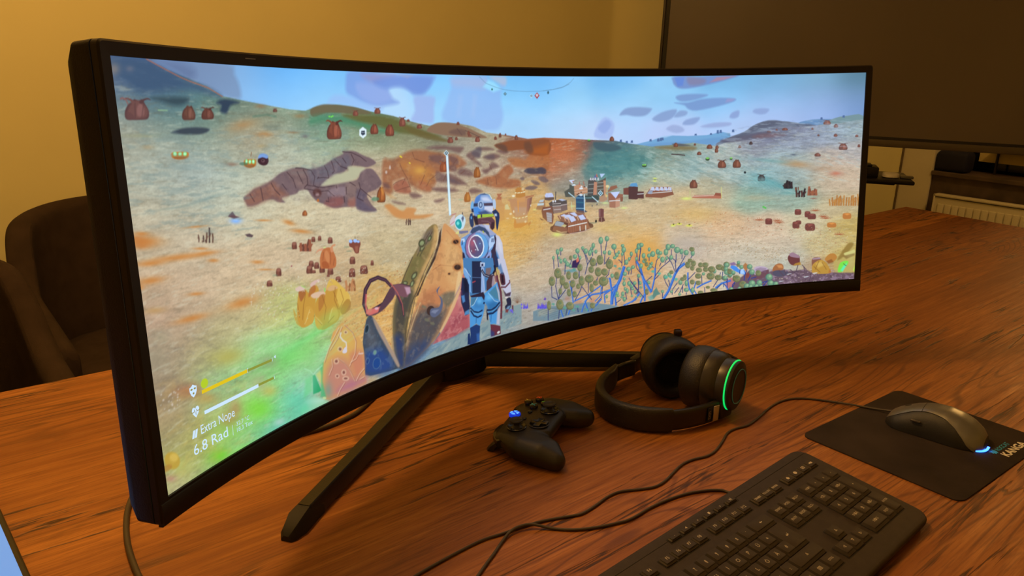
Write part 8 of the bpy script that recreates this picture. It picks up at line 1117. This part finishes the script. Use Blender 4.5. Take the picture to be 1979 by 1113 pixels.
[P,[1588,1355,1654,1361,1697,1362,1676,1392,1602,1396,1573,1377],[235,110,100],2,.95],[E,[1666,1366,17,3,-1,8],[250,190,200],2,.8],[L_,[1582,1379,1576,1319,1587,1262],[235,100,95],3.03,.9],[L_,[1802,1237,1858,1308,1895,1387,1900,1459],[200,95,85],2.24,.9,.7,.5],[Q,[1583,1401,1625,1406,1679,1488,1743,1600,1792,1684,1835,1768,1827,1784,1688,1774,1529,1742,1523,1628,1530,1528,1553,1457],[62,72,88],1.5],[Q,[1556,1603,1690,1622,1780,1744,1700,1778,1531,1728],[40,70,140],14,.85],[Q,[1625,1408,1680,1475,1738,1581,1798,1686,1835,1768,1815,1772,1771,1696,1717,1602,1654,1490],[190,150,125],3,.9],[Q,[1587,1423,1630,1484,1657,1578,1605,1607,1549,1550],[100,95,100],12,.6],[E,[1570,1470,19,7,-11,26],[120,150,160],1.5,.5],[E,[1570,1470,14,5,-10,22],[35,48,60],1.2],[E,[1635,1699,34,14,-14,34],[120,150,160],1.5,.5],[E,[1635,1699,29,12,-13,30],[30,70,140],1.2],[E,[1556,1663,16,7,-8,19],[120,150,160],1.5,.5],[E,[1556,1663,10,5,-7,15],[35,60,120],1.2],[E,[1625,1629,17,7,-7,16],[120,150,160],1.5,.5],[E,[1625,1629,12,4,-5,12],[110,150,130],1.2],[T_,[1523,1628,1553,1457,1625,1406,1835,1768,1688,1774],[7,7,.4,128,4],.03,.12,.225,4,[130,145,160]],[Q,[1350,1389,1381,1391,1447,1440,1489,1490,1523,1549,1532,1620,1527,1745,1530,1792,1408,1794,1201,1788,1183,1749,1162,1666,1179,1586,1225,1524,1305,1437],[228,160,85],2],[Q,[1312,1450,1384,1436,1443,1473,1444,1540,1363,1551,1271,1531],[232,175,80],14,.8],[Q,[1223,1609,1304,1579,1394,1626,1431,1728,1416,1791,1225,1790,1196,1699],[205,125,110],14,.85],[Q,[1414,1588,1511,1591,1525,1687,1463,1737,1434,1706],[215,120,95],12,.8],[Q,[1283,1760,1414,1734,1527,1745,1530,1792,1408,1794],[185,105,130],12,.7],[L_,[1340,1403,1297,1446,1244,1497,1197,1569],[245,195,160],1.86,.55],[L_,[1345,1408,1301,1451,1249,1502,1201,1574],[160,90,70],1.35,.55],[L_,[1364,1403,1318,1462,1250,1514],[245,195,160],1.93,.55],[L_,[1369,1408,1323,1467,1254,1519],[160,90,70],1.39,.55],[L_,[1380,1396,1445,1456,1470,1519,1455,1587,1408,1642,1399,1650],[245,195,160],2.03,.55],[L_,[1385,1401,1450,1462,1475,1524,1460,1593,1413,1647,1405,1656],[160,90,70],1.46,.55],[L_,[1259,1566,1262,1610,1225,1653],[245,195,160],1.87,.55],[L_,[1264,1571,1266,1615,1230,1659],[160,90,70],1.35,.55],[L_,[1305,1573,1356,1615,1404,1680,1437,1752],[245,195,160],1.52,.55],[L_,[1310,1579,1361,1621,1409,1685,1442,1757],[160,90,70],1.1,.55],[L_,[1410,1631,1459,1622,1495,1587],[245,195,160],1.58,.55],[L_,[1415,1636,1464,1628,1500,1593],[160,90,70],1.14,.55],[L_,[1445,1754,1481,1720,1524,1698],[245,195,160],2.01,.55],[L_,[1450,1760,1486,1725,1529,1704],[160,90,70],1.45,.55],[L_,[1350,1731,1307,1762,1280,1792],[245,195,160],1.91,.55],[L_,[1355,1736,1312,1767,1285,1797],[160,90,70],1.38,.55],[L_,[1477,1753,1519,1748],[245,195,160],1.59,.55],[L_,[1482,1759,1524,1754],[160,90,70],1.15,.55],[L_,[1352,1436,1342,1458,1362,1485,1388,1505,1388,1536,1379,1550],[235,205,190],2.79,1.0,.7,.2],[Q,[1351,1548,1381,1528,1391,1548,1385,1563,1362,1562],[225,205,210]],[L_,[1486,1599,1525,1607],[230,180,160],2.31],[E,[1334,1529,23,7,-2,16],[245,195,160],2,.6],[E,[1334,1529,12,4,-1,9],[140,75,65],1.5,.9],[E,[1295,1590,23,6,-2,17],[245,195,160],2,.6],[E,[1295,1590,12,3,-1,9],[140,75,65],1.5,.9],[E,[1349,1672,22,6,-2,18],[245,195,160],2,.6],[E,[1349,1672,11,3,-1,10],[140,75,65],1.5,.9],[E,[1293,1677,18,6,-1,13],[245,195,160],2,.6],[E,[1293,1677,9,3,-1,6],[140,75,65],1.5,.9],[E,[1361,1712,29,9,-2,14],[245,195,160],2,.6],[E,[1361,1712,16,5,-1,6],[140,75,65],1.5,.9],[E,[1391,1445,18,5,-2,11],[245,195,160],2,.6],[E,[1391,1445,8,3,-1,5],[140,75,65],1.5,.9],[G,[1208,1735,45,15,-7,58],[130,150,130],.8],
[P,[1122,1616,1170,1599,1159,1687],[215,205,110],2],
[P,[1095,1613,1114,1614,1155,1718,1132,1721,1086,1717],[35,165,95],1.5],
[P,[1157,1579,1189,1567,1169,1668,1188,1767,1143,1752,1165,1635],[60,185,110],4,.7],[L_,[1035,1556,1080,1582,1100,1609,1148,1587],[190,235,200],1.77,.8],[L_,[1132,1593,1180,1580],[190,235,190],2.61,.6],
[P,[1038,1617,1092,1612,1081,1694,1010,1718],[95,215,90],6,.6],[Q,[981,1770,1024,1728,1099,1737,1164,1770,1207,1806,1120,1814,1014,1805],[165,215,170],4,.9],[Q,[1022,1743,1098,1747,1171,1778,1109,1778],[190,225,195],6,.7],
[P,[974,1763,1021,1748,1039,1786,985,1795],[110,225,150],6,.6],[E,[1174,1768,15,5,-1,7],[210,225,150],.8,.8],[G,[932,1461,265,-2,30,74],[110,225,90],.55],[G,[1283,1322,154,-22,24,42],[130,235,110],.3],[G,[1105,1395,294,-48,18,29],[100,225,110],.45],[G,[790,1339,228,62,-11,78],[150,225,140],.35],[G,[491,1331,157,24,7,57],[195,175,80],.8],[G,[217,1403,110,30,-1,42],[190,110,70],.8],[G,[325,1477,87,31,-5,33],[205,150,70],.6],[G,[437,1671,140,55,-12,73],[150,215,80],.5],[G,[667,1651,134,48,-11,72],[130,225,50],.75],[G,[366,1771,88,18,11,49],[120,215,40],.8],[G,[755,1586,76,25,-5,37],[215,190,80],.7],[G,[505,1593,57,21,-10,64],[195,130,80],.6],[G,[445,1622,63,24,-7,44],[190,125,60],.5],[G,[978,1733,111,-4,64,125],[90,205,160],.65],[G,[803,1813,129,0,30,62],[110,210,190],.6],[G,[1073,1648,76,42,-62,92],[150,215,190],.4],[G,[808,1773,53,8,6,24],[205,215,210],.6],[G,[686,1523,96,32,-8,56],[190,165,120],.6],[G,[776,1443,91,27,-7,47],[165,140,110],.5],[G,[78,1007,78,13,-1,17],[205,150,90],.8],[G,[43,1197,120,36,-15,84],[160,150,120],.4],[G,[88,1121,90,25,-8,43],[175,165,130],.4],[G,[1087,1535,122,36,-11,84],[150,215,110],.5],[G,[113,1710,76,34,-10,58],[200,195,90],.5],[G,[527,1813,104,12,15,41],[160,235,90],.6],[G,[513,1901,101,5,14,30],[120,230,120],.6],[L_,[906,1651,1169,1559,1530,1473],[175,235,150],2.62,.22,5,0],[L_,[1004,1597,1260,1513,1560,1437],[175,235,150],2.61,.22,5,0],[L_,[1104,1540,1353,1466,1591,1400],[175,235,150],2.59,.22,5,0],[L_,[1204,1480,1447,1416,1622,1363],[175,235,150],2.57,.22,5,0],[L_,[1306,1417,1541,1364,1653,1325],[175,235,150],2.54,.22,5,0],[L_,[1410,1352,1637,1309,1684,1288],[175,235,150],2.5,.22,5,0],[E,[64,1664,46,10,9,43],[205,160,55],2],[E,[76,1655,25,11,-3,18],[235,190,80],3,.8],[E,[25,1682,34,2,6,15],[190,130,50],2,.8],[G,[41,1737,43,20,-3,18],[200,130,110],.7],[T_,[-61,427,764,486,878,723,714,827,-58,625],[22,3.0,.08,131,4],.05,.12,.3,14,[110,135,135]],[T_,[33,1083,442,1193,464,1501,64,1430],[14,5,.4,132,4],.03,.12,.14,14,[110,100,95]],[T_,[12,254,1650,317,1376,530,-28,469],[20,4,.05,133,4],.04,.12,.25,14,[120,145,145]],[T_,[24,1302,621,1449,640,1832,39,1748],[16,7,.0,134,4],.04,.15,.175,14,[225,170,80]],[S_,[31,1350,156,1370,156,1464,30,1440],22,[.6,1.3],[[225,200,180]],.7,135,1.4],[L_,[2371,502,2373,890],[190,230,255],5.17,.9],[L_,[2371,509,2374,883],[245,252,255],2.35],
[P,[2366,469,2389,490,2363,508,2341,487],[225,240,245]],
[P,[2366,475,2382,489,2364,502,2348,487],[45,70,90]],
[P,[2365,481,2372,494,2365,490,2357,493],[235,245,245]],[Q,[2371,924,2400,898,2421,896,2413,919,2433,931,2396,962,2369,953],[225,195,195]],[L_,[2380,891,2429,884],[200,90,110],1.05],[L_,[2369,953,2412,934],[200,90,110],1.17,.7],[Q,[2420,915,2456,897,2484,898,2510,921,2512,951,2492,988,2456,999,2423,980,2414,949],[205,225,235]],[Q,[2416,949,2426,931,2454,924,2474,946,2475,976,2457,991,2430,976],[30,160,165]],
[P,[2432,941,2446,938,2456,954,2441,965,2428,953],[120,235,220],2],
[P,[2475,922,2494,904,2500,924,2488,948],[95,95,125],2],[L_,[2489,898,2488,883],[60,55,75],1.8],
[P,[2449,1003,2533,1011,2536,1024,2469,1025,2448,1020],[120,115,150]],
[P,[2413,1013,2446,1002,2448,1023,2420,1019],[235,220,120],.8,.8],
[P,[2787,1066,2829,1087,2856,1138,2863,1213,2868,1267,2876,1329,2810,1318,2806,1258,2794,1203,2783,1138],[205,196,215]],
[P,[2795,1182,2815,1222,2827,1271,2832,1322,2807,1318,2799,1257,2787,1202],[80,130,190],4],
[P,[2814,1090,2848,1137,2852,1211,2831,1198,2812,1142],[225,215,225],6,.8],
[P,[2467,1055,2560,1027,2645,1027,2731,1038,2801,1067,2785,1097,2788,1181,2770,1252,2774,1313,2475,1265,2472,1141,2457,1094],[120,150,205]],
[P,[2745,1170,2787,1066,2800,1099,2788,1181,2806,1258,2803,1317,2745,1308],[62,48,70]],
[P,[2780,1201,2807,1237,2811,1301,2781,1314,2777,1253],[38,52,92]],
[P,[2458,1084,2466,1060,2502,1060,2509,1106,2495,1160,2469,1131],[95,160,225]],
[P,[2466,1060,2495,1059,2500,1080,2468,1085],[200,215,240]],
[P,[2735,1090,2779,1078,2784,1128,2753,1160,2709,1180],[185,205,240]],
[P,[2709,1180,2776,1143,2752,1171,2723,1188],[110,160,225]],[L_,[2473,1071,2467,1100],[40,60,110],1.23],[L_,[2480,1072,2474,1101],[40,60,110],1.23],[L_,[2757,1093,2752,1119],[50,60,110],1.26],[L_,[2765,1094,2761,1120],[50,60,110],1.26],[L_,[2774,1095,2770,1121],[50,60,110],1.26],
[P,[2510,1152,2709,1180,2751,1197,2738,1307,2510,1270],[70,120,180]],
[P,[2563,1221,2634,1232,2630,1290,2559,1278],[42,52,92]],
[P,[2516,1163,2556,1220,2552,1277,2517,1272],[130,185,235]],
[P,[2694,1189,2744,1185,2738,1307,2688,1299],[150,160,215]],
[P,[2707,1217,2729,1209,2726,1261,2704,1258],[60,40,55]],
[P,[2633,1247,2680,1249,2677,1297,2630,1290],[200,200,230]],
[P,[2643,1259,2661,1257,2660,1277,2642,1275],[45,50,90]],
[P,[2472,1146,2488,1159,2503,1212,2501,1242,2483,1239,2478,1208,2469,1186],[50,40,62]],
[P,[2576,999,2612,983,2669,984,2732,1017,2780,1054,2801,1073,2729,1069,2574,1039,2539,1024],[165,165,200]],
[P,[2553,1026,2576,999,2640,991,2696,1013,2730,1048,2742,1091,2695,1044,2639,1021,2574,1039],[60,75,110],1.5],
[P,[2601,931,2636,940,2764,946,2792,973,2785,1024,2760,1034,2746,1019,2733,987,2669,984,2609,977],[105,62,72]],
[P,[2581,918,2624,913,2634,985,2605,982],[55,38,50],2],
[P,[2746,1019,2762,980,2791,983,2785,1024,2767,1037],[70,42,52],2],
[P,[2683,986,2740,998,2738,1039,2703,1014],[195,195,225],2],[L_,[2663,961,2720,970,2755,989],[150,110,120],1.06,.7],[E,[2611,1136,117,16,-6,104],[70,80,120]],[E,[2611,1133,107,15,-6,97],[150,120,165],2],[E,[2625,1127,97,14,-5,90],[100,165,225],3],
[P,[2513,1112,2530,1063,2595,1041,2571,1079,2532,1145,2550,1198,2516,1163],[190,110,150],6,.8],[E,[2604,1129,77,11,-5,81],[250,250,255]],[E,[2604,1129,67,10,-4,73],[95,85,125]],[G,[2570,1099,42,6,-3,45],[190,90,110],.9],[G,[2574,1151,35,5,-2,30],[150,70,90],.7],[G,[2640,1119,36,5,-2,36],[90,110,160],.7],[L_,[2585,1086,2622,1160],[240,240,250],1.89],[L_,[2592,1148,2603,1152],[235,235,245],1.24],[L_,[2556,1148,2559,1159],[235,235,245],1.41,.8],[E,[2582,1086,7,0,-1,5],[225,225,245],.8,.8],[E,[2641,1114,5,1,-1,4],[175,215,240],.8,.8],
[P,[2667,1030,2677,1029,2687,1045,2676,1047],[190,190,70]],[Q,[2600,835,2620,797,2660,778,2702,777,2744,788,2771,816,2780,853,2765,928,2723,919,2652,921,2609,922,2589,894],[118,150,205]],
[P,[2603,835,2623,797,2666,784,2658,816,2620,847],[75,125,205],4,.9],[Q,[2672,802,2729,802,2770,837,2741,839,2685,828],[225,220,240],7,.9],[L_,[2709,777,2751,791,2771,821],[240,250,220],1.43,.9],
[P,[2659,782,2702,777,2744,787,2702,785],[60,70,100],2],
[P,[2586,834,2642,837,2641,859,2588,856],[58,62,88]],
[P,[2691,842,2780,848,2782,870,2694,861],[85,65,82]],
[P,[2697,865,2782,870,2777,914,2737,920,2696,885],[215,210,230],2],
[P,[2588,864,2655,863,2660,902,2631,914,2603,901],[70,140,225],2],
[P,[2639,899,2710,892,2766,918,2723,924,2652,919],[50,65,110],4,.8],[E,[2663,851,28,3,-2,28],[175,195,225]],[E,[2663,851,19,2,-2,22],[85,105,150]],[E,[2663,851,8,1,-1,12],[170,190,220]],
[P,[2624,913,2780,924,2782,946,2629,936],[70,45,60]],
[P,[2627,916,2659,917,2659,938,2631,938],[175,215,60]],
[P,[2672,916,2780,925,2780,943,2672,938],[175,200,60]],[Q,[2781,832,2799,826,2808,856,2803,891,2789,890,2779,863],[185,200,225]],[Q,[2576,825,2597,822,2591,869,2576,883,2565,862],[120,175,225]],
[P,[2573,867,2591,869,2596,895,2575,893],[45,50,80]],
[P,[2766,908,2803,894,2837,926,2839,957,2821,1028,2811,1048,2803,1026,2799,963,2793,942],[38,52,92]],
[P,[2790,926,2812,926,2815,944,2793,942],[190,205,230],1.5],
[P,[2549,930,2561,901,2582,896,2587,934,2591,980,2576,999,2559,986,2550,955],[48,62,100]],
[P,[2563,921,2574,918,2574,938,2564,937],[100,170,225]],
[P,[2476,1189,2759,1231,2771,1306,2765,1350,2670,1458,2524,1459,2517,1380,2473,1302],[70,125,180]],
[P,[2557,1223,2648,1237,2635,1457,2547,1447],[35,42,72]],
[P,[2646,1264,2671,1290,2670,1463,2631,1457],[150,170,215]],
[P,[2479,1254,2508,1275,2538,1346,2540,1440,2518,1430,2493,1333,2470,1280],[120,165,220]],[L_,[2509,1270,2541,1357,2539,1434],[60,90,140],1.37],[L_,[2483,1260,2539,1329],[190,215,240],1.42,.8],
[P,[2636,1243,2681,1253,2676,1280,2634,1273],[200,205,230]],
[P,[2646,1256,2666,1256,2665,1275,2646,1272],[45,48,85]],
[P,[2687,1293,2740,1296,2721,1360,2683,1359],[150,90,70],2,.7],[L_,[2552,1370,2583,1367],[185,60,70],1.89],[L_,[2554,1335,2641,1352],[95,120,165],.88],[L_,[2645,1286,2670,1458],[200,215,235],1.58,.5],[L_,[2648,1298,2669,1335,2714,1356,2753,1348,2778,1318,2772,1284],[30,28,48],4.95],[L_,[2648,1303,2673,1338,2714,1356,2757,1346],[190,190,215],1.27,.8],
[P,[2689,1388,2722,1349,2768,1351,2765,1418,2748,1444,2685,1455],[75,50,62]],
[P,[2752,1359,2768,1359,2765,1424,2740,1442,2738,1419],[170,140,150]],
[P,[2768,1351,2798,1378,2796,1412,2773,1403],[150,90,95]],
[P,[2535,1466,2654,1472,2765,1424,2797,1406,2809,1471,2816,1565,2804,1643,2800,1724,2750,1702,2711,1699,2687,1563,2666,1536,2646,1612,2606,1688,2573,1664,2510,1684,2516,1585],[75,150,215]],
[P,[2552,1492,2651,1511,2648,1578,2556,1560],[45,110,170],12,.7],
[P,[2681,1539,2759,1531,2812,1564,2787,1605,2693,1610],[35,95,150],12,.7],[G,[2613,1515,38,7,-2,28],[110,190,240],.7],[G,[2706,1504,38,7,-2,28],[110,190,240],.7],
[P,[2708,1470,2780,1432,2802,1459,2806,1540,2760,1520],[70,125,150],2,.9],
[P,[2534,1477,2591,1483,2550,1530,2531,1532],[70,120,150],2,.9],[L_,[2595,1483,2558,1526,2534,1533],[190,215,230],1.47,.8],[L_,[2700,1469,2759,1537,2797,1554],[190,215,230],1.23,.8],
[P,[2780,1421,2805,1471,2813,1541,2805,1551,2796,1492,2783,1444],[225,195,200],2,.8],[L_,[2660,1527,2654,1542],[28,48,88],3.86],
[P,[2524,1459,2655,1455,2668,1486,2659,1518,2637,1486,2538,1473],[48,35,55]],[L_,[2522,1542,2555,1576,2600,1591,2640,1582],[25,45,85],3.03],[L_,[2524,1561,2553,1604,2591,1623,2630,1617],[25,45,85],3.05],[L_,[2680,1590,2724,1599,2772,1585,2812,1558],[25,45,85],3.59],[L_,[2684,1619,2739,1624,2787,1605,2816,1576],[25,45,85],3.75],[L_,[2526,1553,2562,1592,2631,1600],[110,170,210],1.28,.7],[L_,[2685,1605,2755,1605,2814,1568],[110,170,210],1.25,.7],
[P,[2677,1589,2692,1621,2690,1666,2678,1658],[30,25,42]],
[P,[2787,1605,2816,1576,2800,1724,2769,1712],[225,190,190],4,.8],[L_,[2576,1620,2571,1664],[35,85,140],1.52,.8],[L_,[2723,1627,2716,1683],[35,85,140],1.55,.8],
[P,[2510,1682,2573,1670,2610,1689,2598,1772,2598,1795,2495,1805,2515,1730],[30,55,110]],
[P,[2488,1719,2508,1718,2507,1796,2480,1796],[25,45,95]],
[P,[2572,1738,2601,1739,2598,1795,2573,1795],[60,120,200],4,.6],
[P,[2711,1699,2750,1710,2808,1731,2809,1790,2714,1790,2713,1740],[110,45,60]],
[P,[2711,1740,2747,1765,2746,1791,2710,1789],[45,60,120],4,.8],[E,[2788,1774,14,-4,5,8],[235,230,225],.8,.9],
[P,[2456,1321,2494,1327,2521,1381,2515,1474,2519,1530,2508,1583,2470,1586,2457,1545,2438,1492,2438,1421],[35,42,75]],
[P,[2441,1443,2471,1443,2476,1488,2453,1495],[75,130,190],2],
[P,[2471,1559,2510,1550,2512,1584,2462,1582],[90,160,215],2,.8],
[P,[2471,1334,2504,1340,2510,1429,2472,1427],[25,28,50],4],[L_,[2440,1394,2449,1439],[120,60,90],1.54],
[P,[2805,1244,2874,1254,2894,1325,2921,1427,2929,1510,2923,1538,2869,1528,2855,1480,2833,1453,2829,1389,2817,1302],[205,195,215]],[Q,[2823,1354,2861,1354,2874,1425,2865,1441,2834,1436,2821,1393],[90,45,58]],
[P,[2834,1367,2853,1367,2858,1428,2839,1425],[40,25,38],1.5],[L_,[2826,1451,2872,1459,2916,1432,2913,1414],[120,70,80],3.45],
[P,[2848,1473,2869,1528,2916,1531,2925,1503,2878,1507],[70,45,60],2,.9],[E,[2880,1536,16,3,0,7],[225,205,200]],
[P,[2834,1282,2861,1366,2830,1355,2810,1301],[60,105,160],3,.7],[Q,[2876,1547,2915,1542,2925,1585,2912,1618,2887,1636,2865,1620,2862,1596,2882,1583],[40,40,65]],
[P,[2889,1602,2917,1601,2896,1632,2868,1621],[120,165,200],2,.8],
[P,[2865,1620,2896,1626,2887,1648,2863,1643],[130,60,60],2],
[P,[2928,1603,2944,1606,2943,1641,2931,1639],[110,50,55],2],[L_,[2789,1326,2797,1390,2824,1486,2828,1567,2818,1681],[110,50,62],4.79],[L_,[2790,1309,2799,1356],[205,170,110],2.43,.8],
[P,[2786,1303,2802,1305,2803,1356,2791,1360],[200,170,90],.8,.8],
[P,[2900,1627,2935,1634,2942,1664,2918,1654],[110,95,215]],[E,[3027,1615,8,2,0,8],[120,90,230]],[E,[3026,1639,8,2,0,8],[115,95,225]],[L_,[2984,1596,3034,1581],[135,85,60],1.3,.7,.7,.6],[L_,[2984,1596,3025,1566],[135,85,60],1.46,.7,.7,.6],[L_,[2984,1596,3011,1553],[135,85,60],1.57,.7,.7,.6],[L_,[2984,1596,2995,1545],[135,85,60],1.58,.7,.7,.6],[L_,[2984,1596,2978,1542],[135,85,60],1.51,.7,.7,.6],[L_,[2984,1596,2961,1545],[135,85,60],1.39,.7,.7,.6],[L_,[2984,1596,2947,1552],[135,85,60],1.27,.7,.7,.6],[L_,[2984,1596,2936,1563],[135,85,60],1.17,.7,.7,.6],
[P,[3040,1652,3048,1603,3058,1652],[95,80,215]],
[P,[3053,1645,3060,1614,3070,1654],[95,80,215]],
[P,[3064,1656,3071,1625,3082,1656],[95,80,215]],
[P,[3076,1649,3084,1609,3094,1658],[95,80,215]],
[P,[3182,1678,3190,1628,3200,1678],[95,80,215]],
[P,[3195,1671,3202,1639,3213,1680],[95,80,215]],
[P,[3206,1682,3214,1651,3225,1682],[95,80,215]],
[P,[3219,1676,3226,1635,3237,1684],[95,80,215]],
[P,[3227,1686,3235,1636,3246,1686],[95,80,215]],
[P,[3240,1679,3247,1647,3258,1688],[95,80,215]],
[P,[3252,1691,3259,1659,3270,1690],[95,80,215]],
[P,[3264,1684,3271,1642,3282,1693],[95,80,215]],[S_,[2817,1615,3403,1665,3399,1805,2825,1759],50,[.5,1.1],[[120,95,80],[150,130,110]],.6,140,1.4],
[P,[1656,303,1685,319,1681,352,1652,367,1623,349,1627,318],[235,242,245]],
[P,[1641,325,1671,323,1671,345,1656,349,1649,353,1647,347,1637,343],[45,55,75]],[E,[1646,334,3,0,0,2],[230,235,240]],[E,[1655,334,3,1,0,2],[230,235,240]],[E,[1664,335,2,0,-1,2],[230,235,240]],[E,[2811,89,8,0,0,7],[50,110,100]],
[P,[2932,105,2949,119,2931,133,2914,119],[110,165,190]],
[P,[2932,109,2944,119,2931,129,2920,119],[60,100,125]],
[P,[2932,113,2937,123,2932,120,2926,123],[225,245,250]],
[P,[3180,120,3197,135,3179,149,3163,134],[215,240,250]],
[P,[3180,124,3192,135,3180,144,3168,134],[60,110,140]],
[P,[3180,129,3185,138,3180,136,3175,138],[235,245,250]],
[P,[3343,104,3354,113,3342,122,3331,113],[150,200,220]],
[P,[3343,106,3350,113,3342,120,3334,113],[60,110,140]],
[P,[3342,109,3346,115,3342,114,3339,115],[225,245,250]],
[P,[3235,110,3258,132,3233,156,3209,132],[185,60,70]],[E,[3234,130,11,0,0,9],[245,235,240]],[E,[3234,130,4,0,0,4],[185,60,70]],[E,[3341,112,9,0,-1,11],[55,95,110]]]
KPIC = 1.2
pic = screen_picture(KPIC)
H_, W_ = pic.shape[:2]
srgb = np.clip(pic/255, 0, 1); linp = np.where(srgb <= .04045, srgb/12.92, ((srgb+.055)/1.055)**2.4)
su = np.linspace(-SW/2, SW/2, W_+1); sv = np.linspace(SH/2, -SH/2, H_+1)
SU, SV = np.meshgrid(su, sv); xx = R0*np.sin(SU/R0); yy = -R0+R0*np.cos(SU/R0)
co = np.stack([xx, yy*math.cos(TILT)+SV*math.sin(TILT)-.17, HM-yy*math.sin(TILT)+SV*math.cos(TILT)], -1).reshape(-1, 3).astype(np.float32)
ii = (np.arange(H_)[:, None]*(W_+1)+np.arange(W_)[None]).ravel()
fc = np.stack([ii+W_+1, ii+W_+2, ii+1, ii], 1).astype(np.int32)
me = D.meshes.new('screen'); me.vertices.add(len(co)); me.vertices.foreach_set('co', co.ravel())
me.loops.add(fc.size); me.loops.foreach_set('vertex_index', fc.ravel())
me.polygons.add(len(fc)); me.polygons.foreach_set('loop_start', np.arange(0, fc.size, 4, dtype=np.int32)); me.polygons.foreach_set('loop_total', np.full(len(fc), 4, np.int32))
me.update()
# picture cells are averaged onto the mesh points
pad_ = np.pad(linp, ((1, 1), (1, 1), (0, 0)), 'edge'); vc = (pad_[:-1, :-1]+pad_[1:, :-1]+pad_[:-1, 1:]+pad_[1:, 1:])/4
ca = me.color_attributes.new('picture', 'FLOAT_COLOR', 'POINT')
ca.data.foreach_set('color', np.concatenate([vc.reshape(-1, 3), np.ones((len(co), 1))], 1).astype(np.float32).ravel())
sm_ = D.materials.new('lcd_picture'); sm_.use_nodes = True; nt = sm_.node_tree; b_ = nt.nodes['Principled BSDF']
at_ = nt.nodes.new('ShaderNodeAttribute'); at_.attribute_name = 'picture'
b_.inputs['Base Color'].default_value = (.006, .006, .006, 1); b_.inputs['Roughness'].default_value = .35; b_.inputs['Specular IOR Level'].default_value = .12
nt.links.new(at_.outputs['Color'], b_.inputs['Emission Color']); b_.inputs['Emission Strength'].default_value = 1.0
me.materials.append(sm_)
scr = D.objects.new('screen', me); COL.objects.link(scr); scr.parent = mon
def hud(u, v, off=-.0005): return M((u/1600-.5)*SW, (.5-v/450)*SH, off)
def emi(name, c, s=1.): return mat(name, (.01, .01, .01), .5, emit=lin(c), estr=s)
def hud_poly(name, polys, m, off=-.0005):
    mb = MB()
    for P_ in polys: mb.add([hud(u, v, off) for u, v in P_], [tuple(range(len(P_)))])
    return obj(name, mb, m, scr, recalc=False)
def hud_text(s_, u0, u1, v0, v1, m, name='status_text', slant=0.):
    v, f = text_mesh(s_, 1.); xs = [a for a, _ in v]; caps = [y for _, y in text_mesh('E', 1.)[0]]; y0, y1 = min(caps), max(caps)
    vv, ff = text_mesh(s_, 1.); base = min(y for (_, y) in text_mesh('E', 1.)[0])
    W0, W1 = min(xs), max(xs); mb = MB()
    # centre alignment is per line height, so letters share one baseline
    yb = min(y for _, y in v) if 'p' not in s_ else None
    ys_ = [y for _, y in v]; lo = min(ys_); hi = max(ys_)
    if 'p' in s_: lo = lo+(hi-lo)*.24
    mb.add([hud(u0+(x-W0)/(W1-W0)*(u1-u0), v1-(y-lo)/(hi-lo)*(v1-v0), -.0005) for x, y in v], f)
    return obj(name, mb, m, scr, recalc=False)
hw = emi('hud_white', (205, 232, 255)); hd = emi('hud_dim', (190, 226, 240)); hy = emi('hud_yellow', (226, 196, 30)); hk = emi('hud_olive', (140, 150, 60))
hud_text('Extra Nope', 65, 123.4, 395.5, 406, hw); hud_text('6.8 Rad', 50, 108.5, 413.2, 425.5, hw)
hud_text('32.7 °C', 124.4, 147.8, 413.8, 419.3, hd); hud_text('18.3 Tox', 124.3, 152.7, 421.4, 427, hd)
rect = lambda a, b_, c, d_: [(a, b_), (c, b_), (c, d_), (a, d_)]
hud_poly('shield_bar', [rect(73.5, 357, 153, 361.2)], hy); hud_poly('shield_bar_empty', [rect(153.4, 357.4, 198.6, 360.6)], hk)
hud_poly('health_bar', [rect(74, 381.4, 169.8, 385.6)], hw); hud_poly('health_bar_empty', [rect(170, 381.2, 199, 384.4)], hk)
hud_poly('bar_tick', [rect(153, 355.8, 153.9, 361.6), rect(199, 356, 199.7, 361), rect(199.6, 380, 200.3, 384.4), [(202.6, 356.6), (206.2, 354.2), (206.0, 358.8)], rect(116.8, 415, 117.4, 428)], hw)
hud_poly('shield_icon', [[(60.3, 345.6), (64, 348), (66.3, 348.6), (66, 354), (63.5, 358), (60, 360.4), (56.6, 357.5), (54.6, 353), (54.6, 348.4), (57.5, 347.8)]], hw)
ki = emi('hud_icon_dark', (150, 140, 70))
hud_poly('shield_icon_mark', [[(57.6+2.0*math.cos(a), 350.9+1.2*math.sin(a)) for a in [k*PI/3 for k in range(6)]], [(63.0+2.0*math.cos(a), 350.9+1.2*math.sin(a)) for a in [k*PI/3 for k in range(6)]], [(60.2+1.6*math.cos(a), 355.8+1.3*math.sin(a)) for a in [k*PI/3 for k in range(6)]]], ki, -.0006)
hud_poly('heart_icon', [[(60, 384), (55.6, 379), (54.2, 374.8), (55.6, 372.0), (58.2, 371.8), (60.2, 373.6), (62.2, 371.6), (65, 371.8), (66.4, 374.6), (65, 379)]], hw)
hud_poly('heart_icon_line', [[(53, 376.6), (57.4, 376.4), (58.6, 373.6), (60.2, 380), (61.8, 373.8), (63, 376.6), (67.6, 376.2), (67.6, 377.1), (62.6, 377.4), (61.8, 375.6), (60.2, 382), (58.6, 375.6), (57.8, 377.3), (53, 377.5)]], ki, -.0006)
hud_poly('level_icon', [[(49.6, 405.6), (52.8, 397), (56.2, 397), (53.0, 405.8)], [(53.8, 405.9), (57, 397), (60.4, 397), (57.2, 406.2)]], hw)
hud_poly('sun_blob', [[(79.4+6.0*math.cos(a), 350.6+5.6*math.sin(a)) for a in [k*PI/10 for k in range(20)]]], emi('hud_lime', (178, 205, 45)))
# a small leaf shaped maker's mark on the mouse mat and a printed dot row are part of their own things
print('screen vertices', len(co))
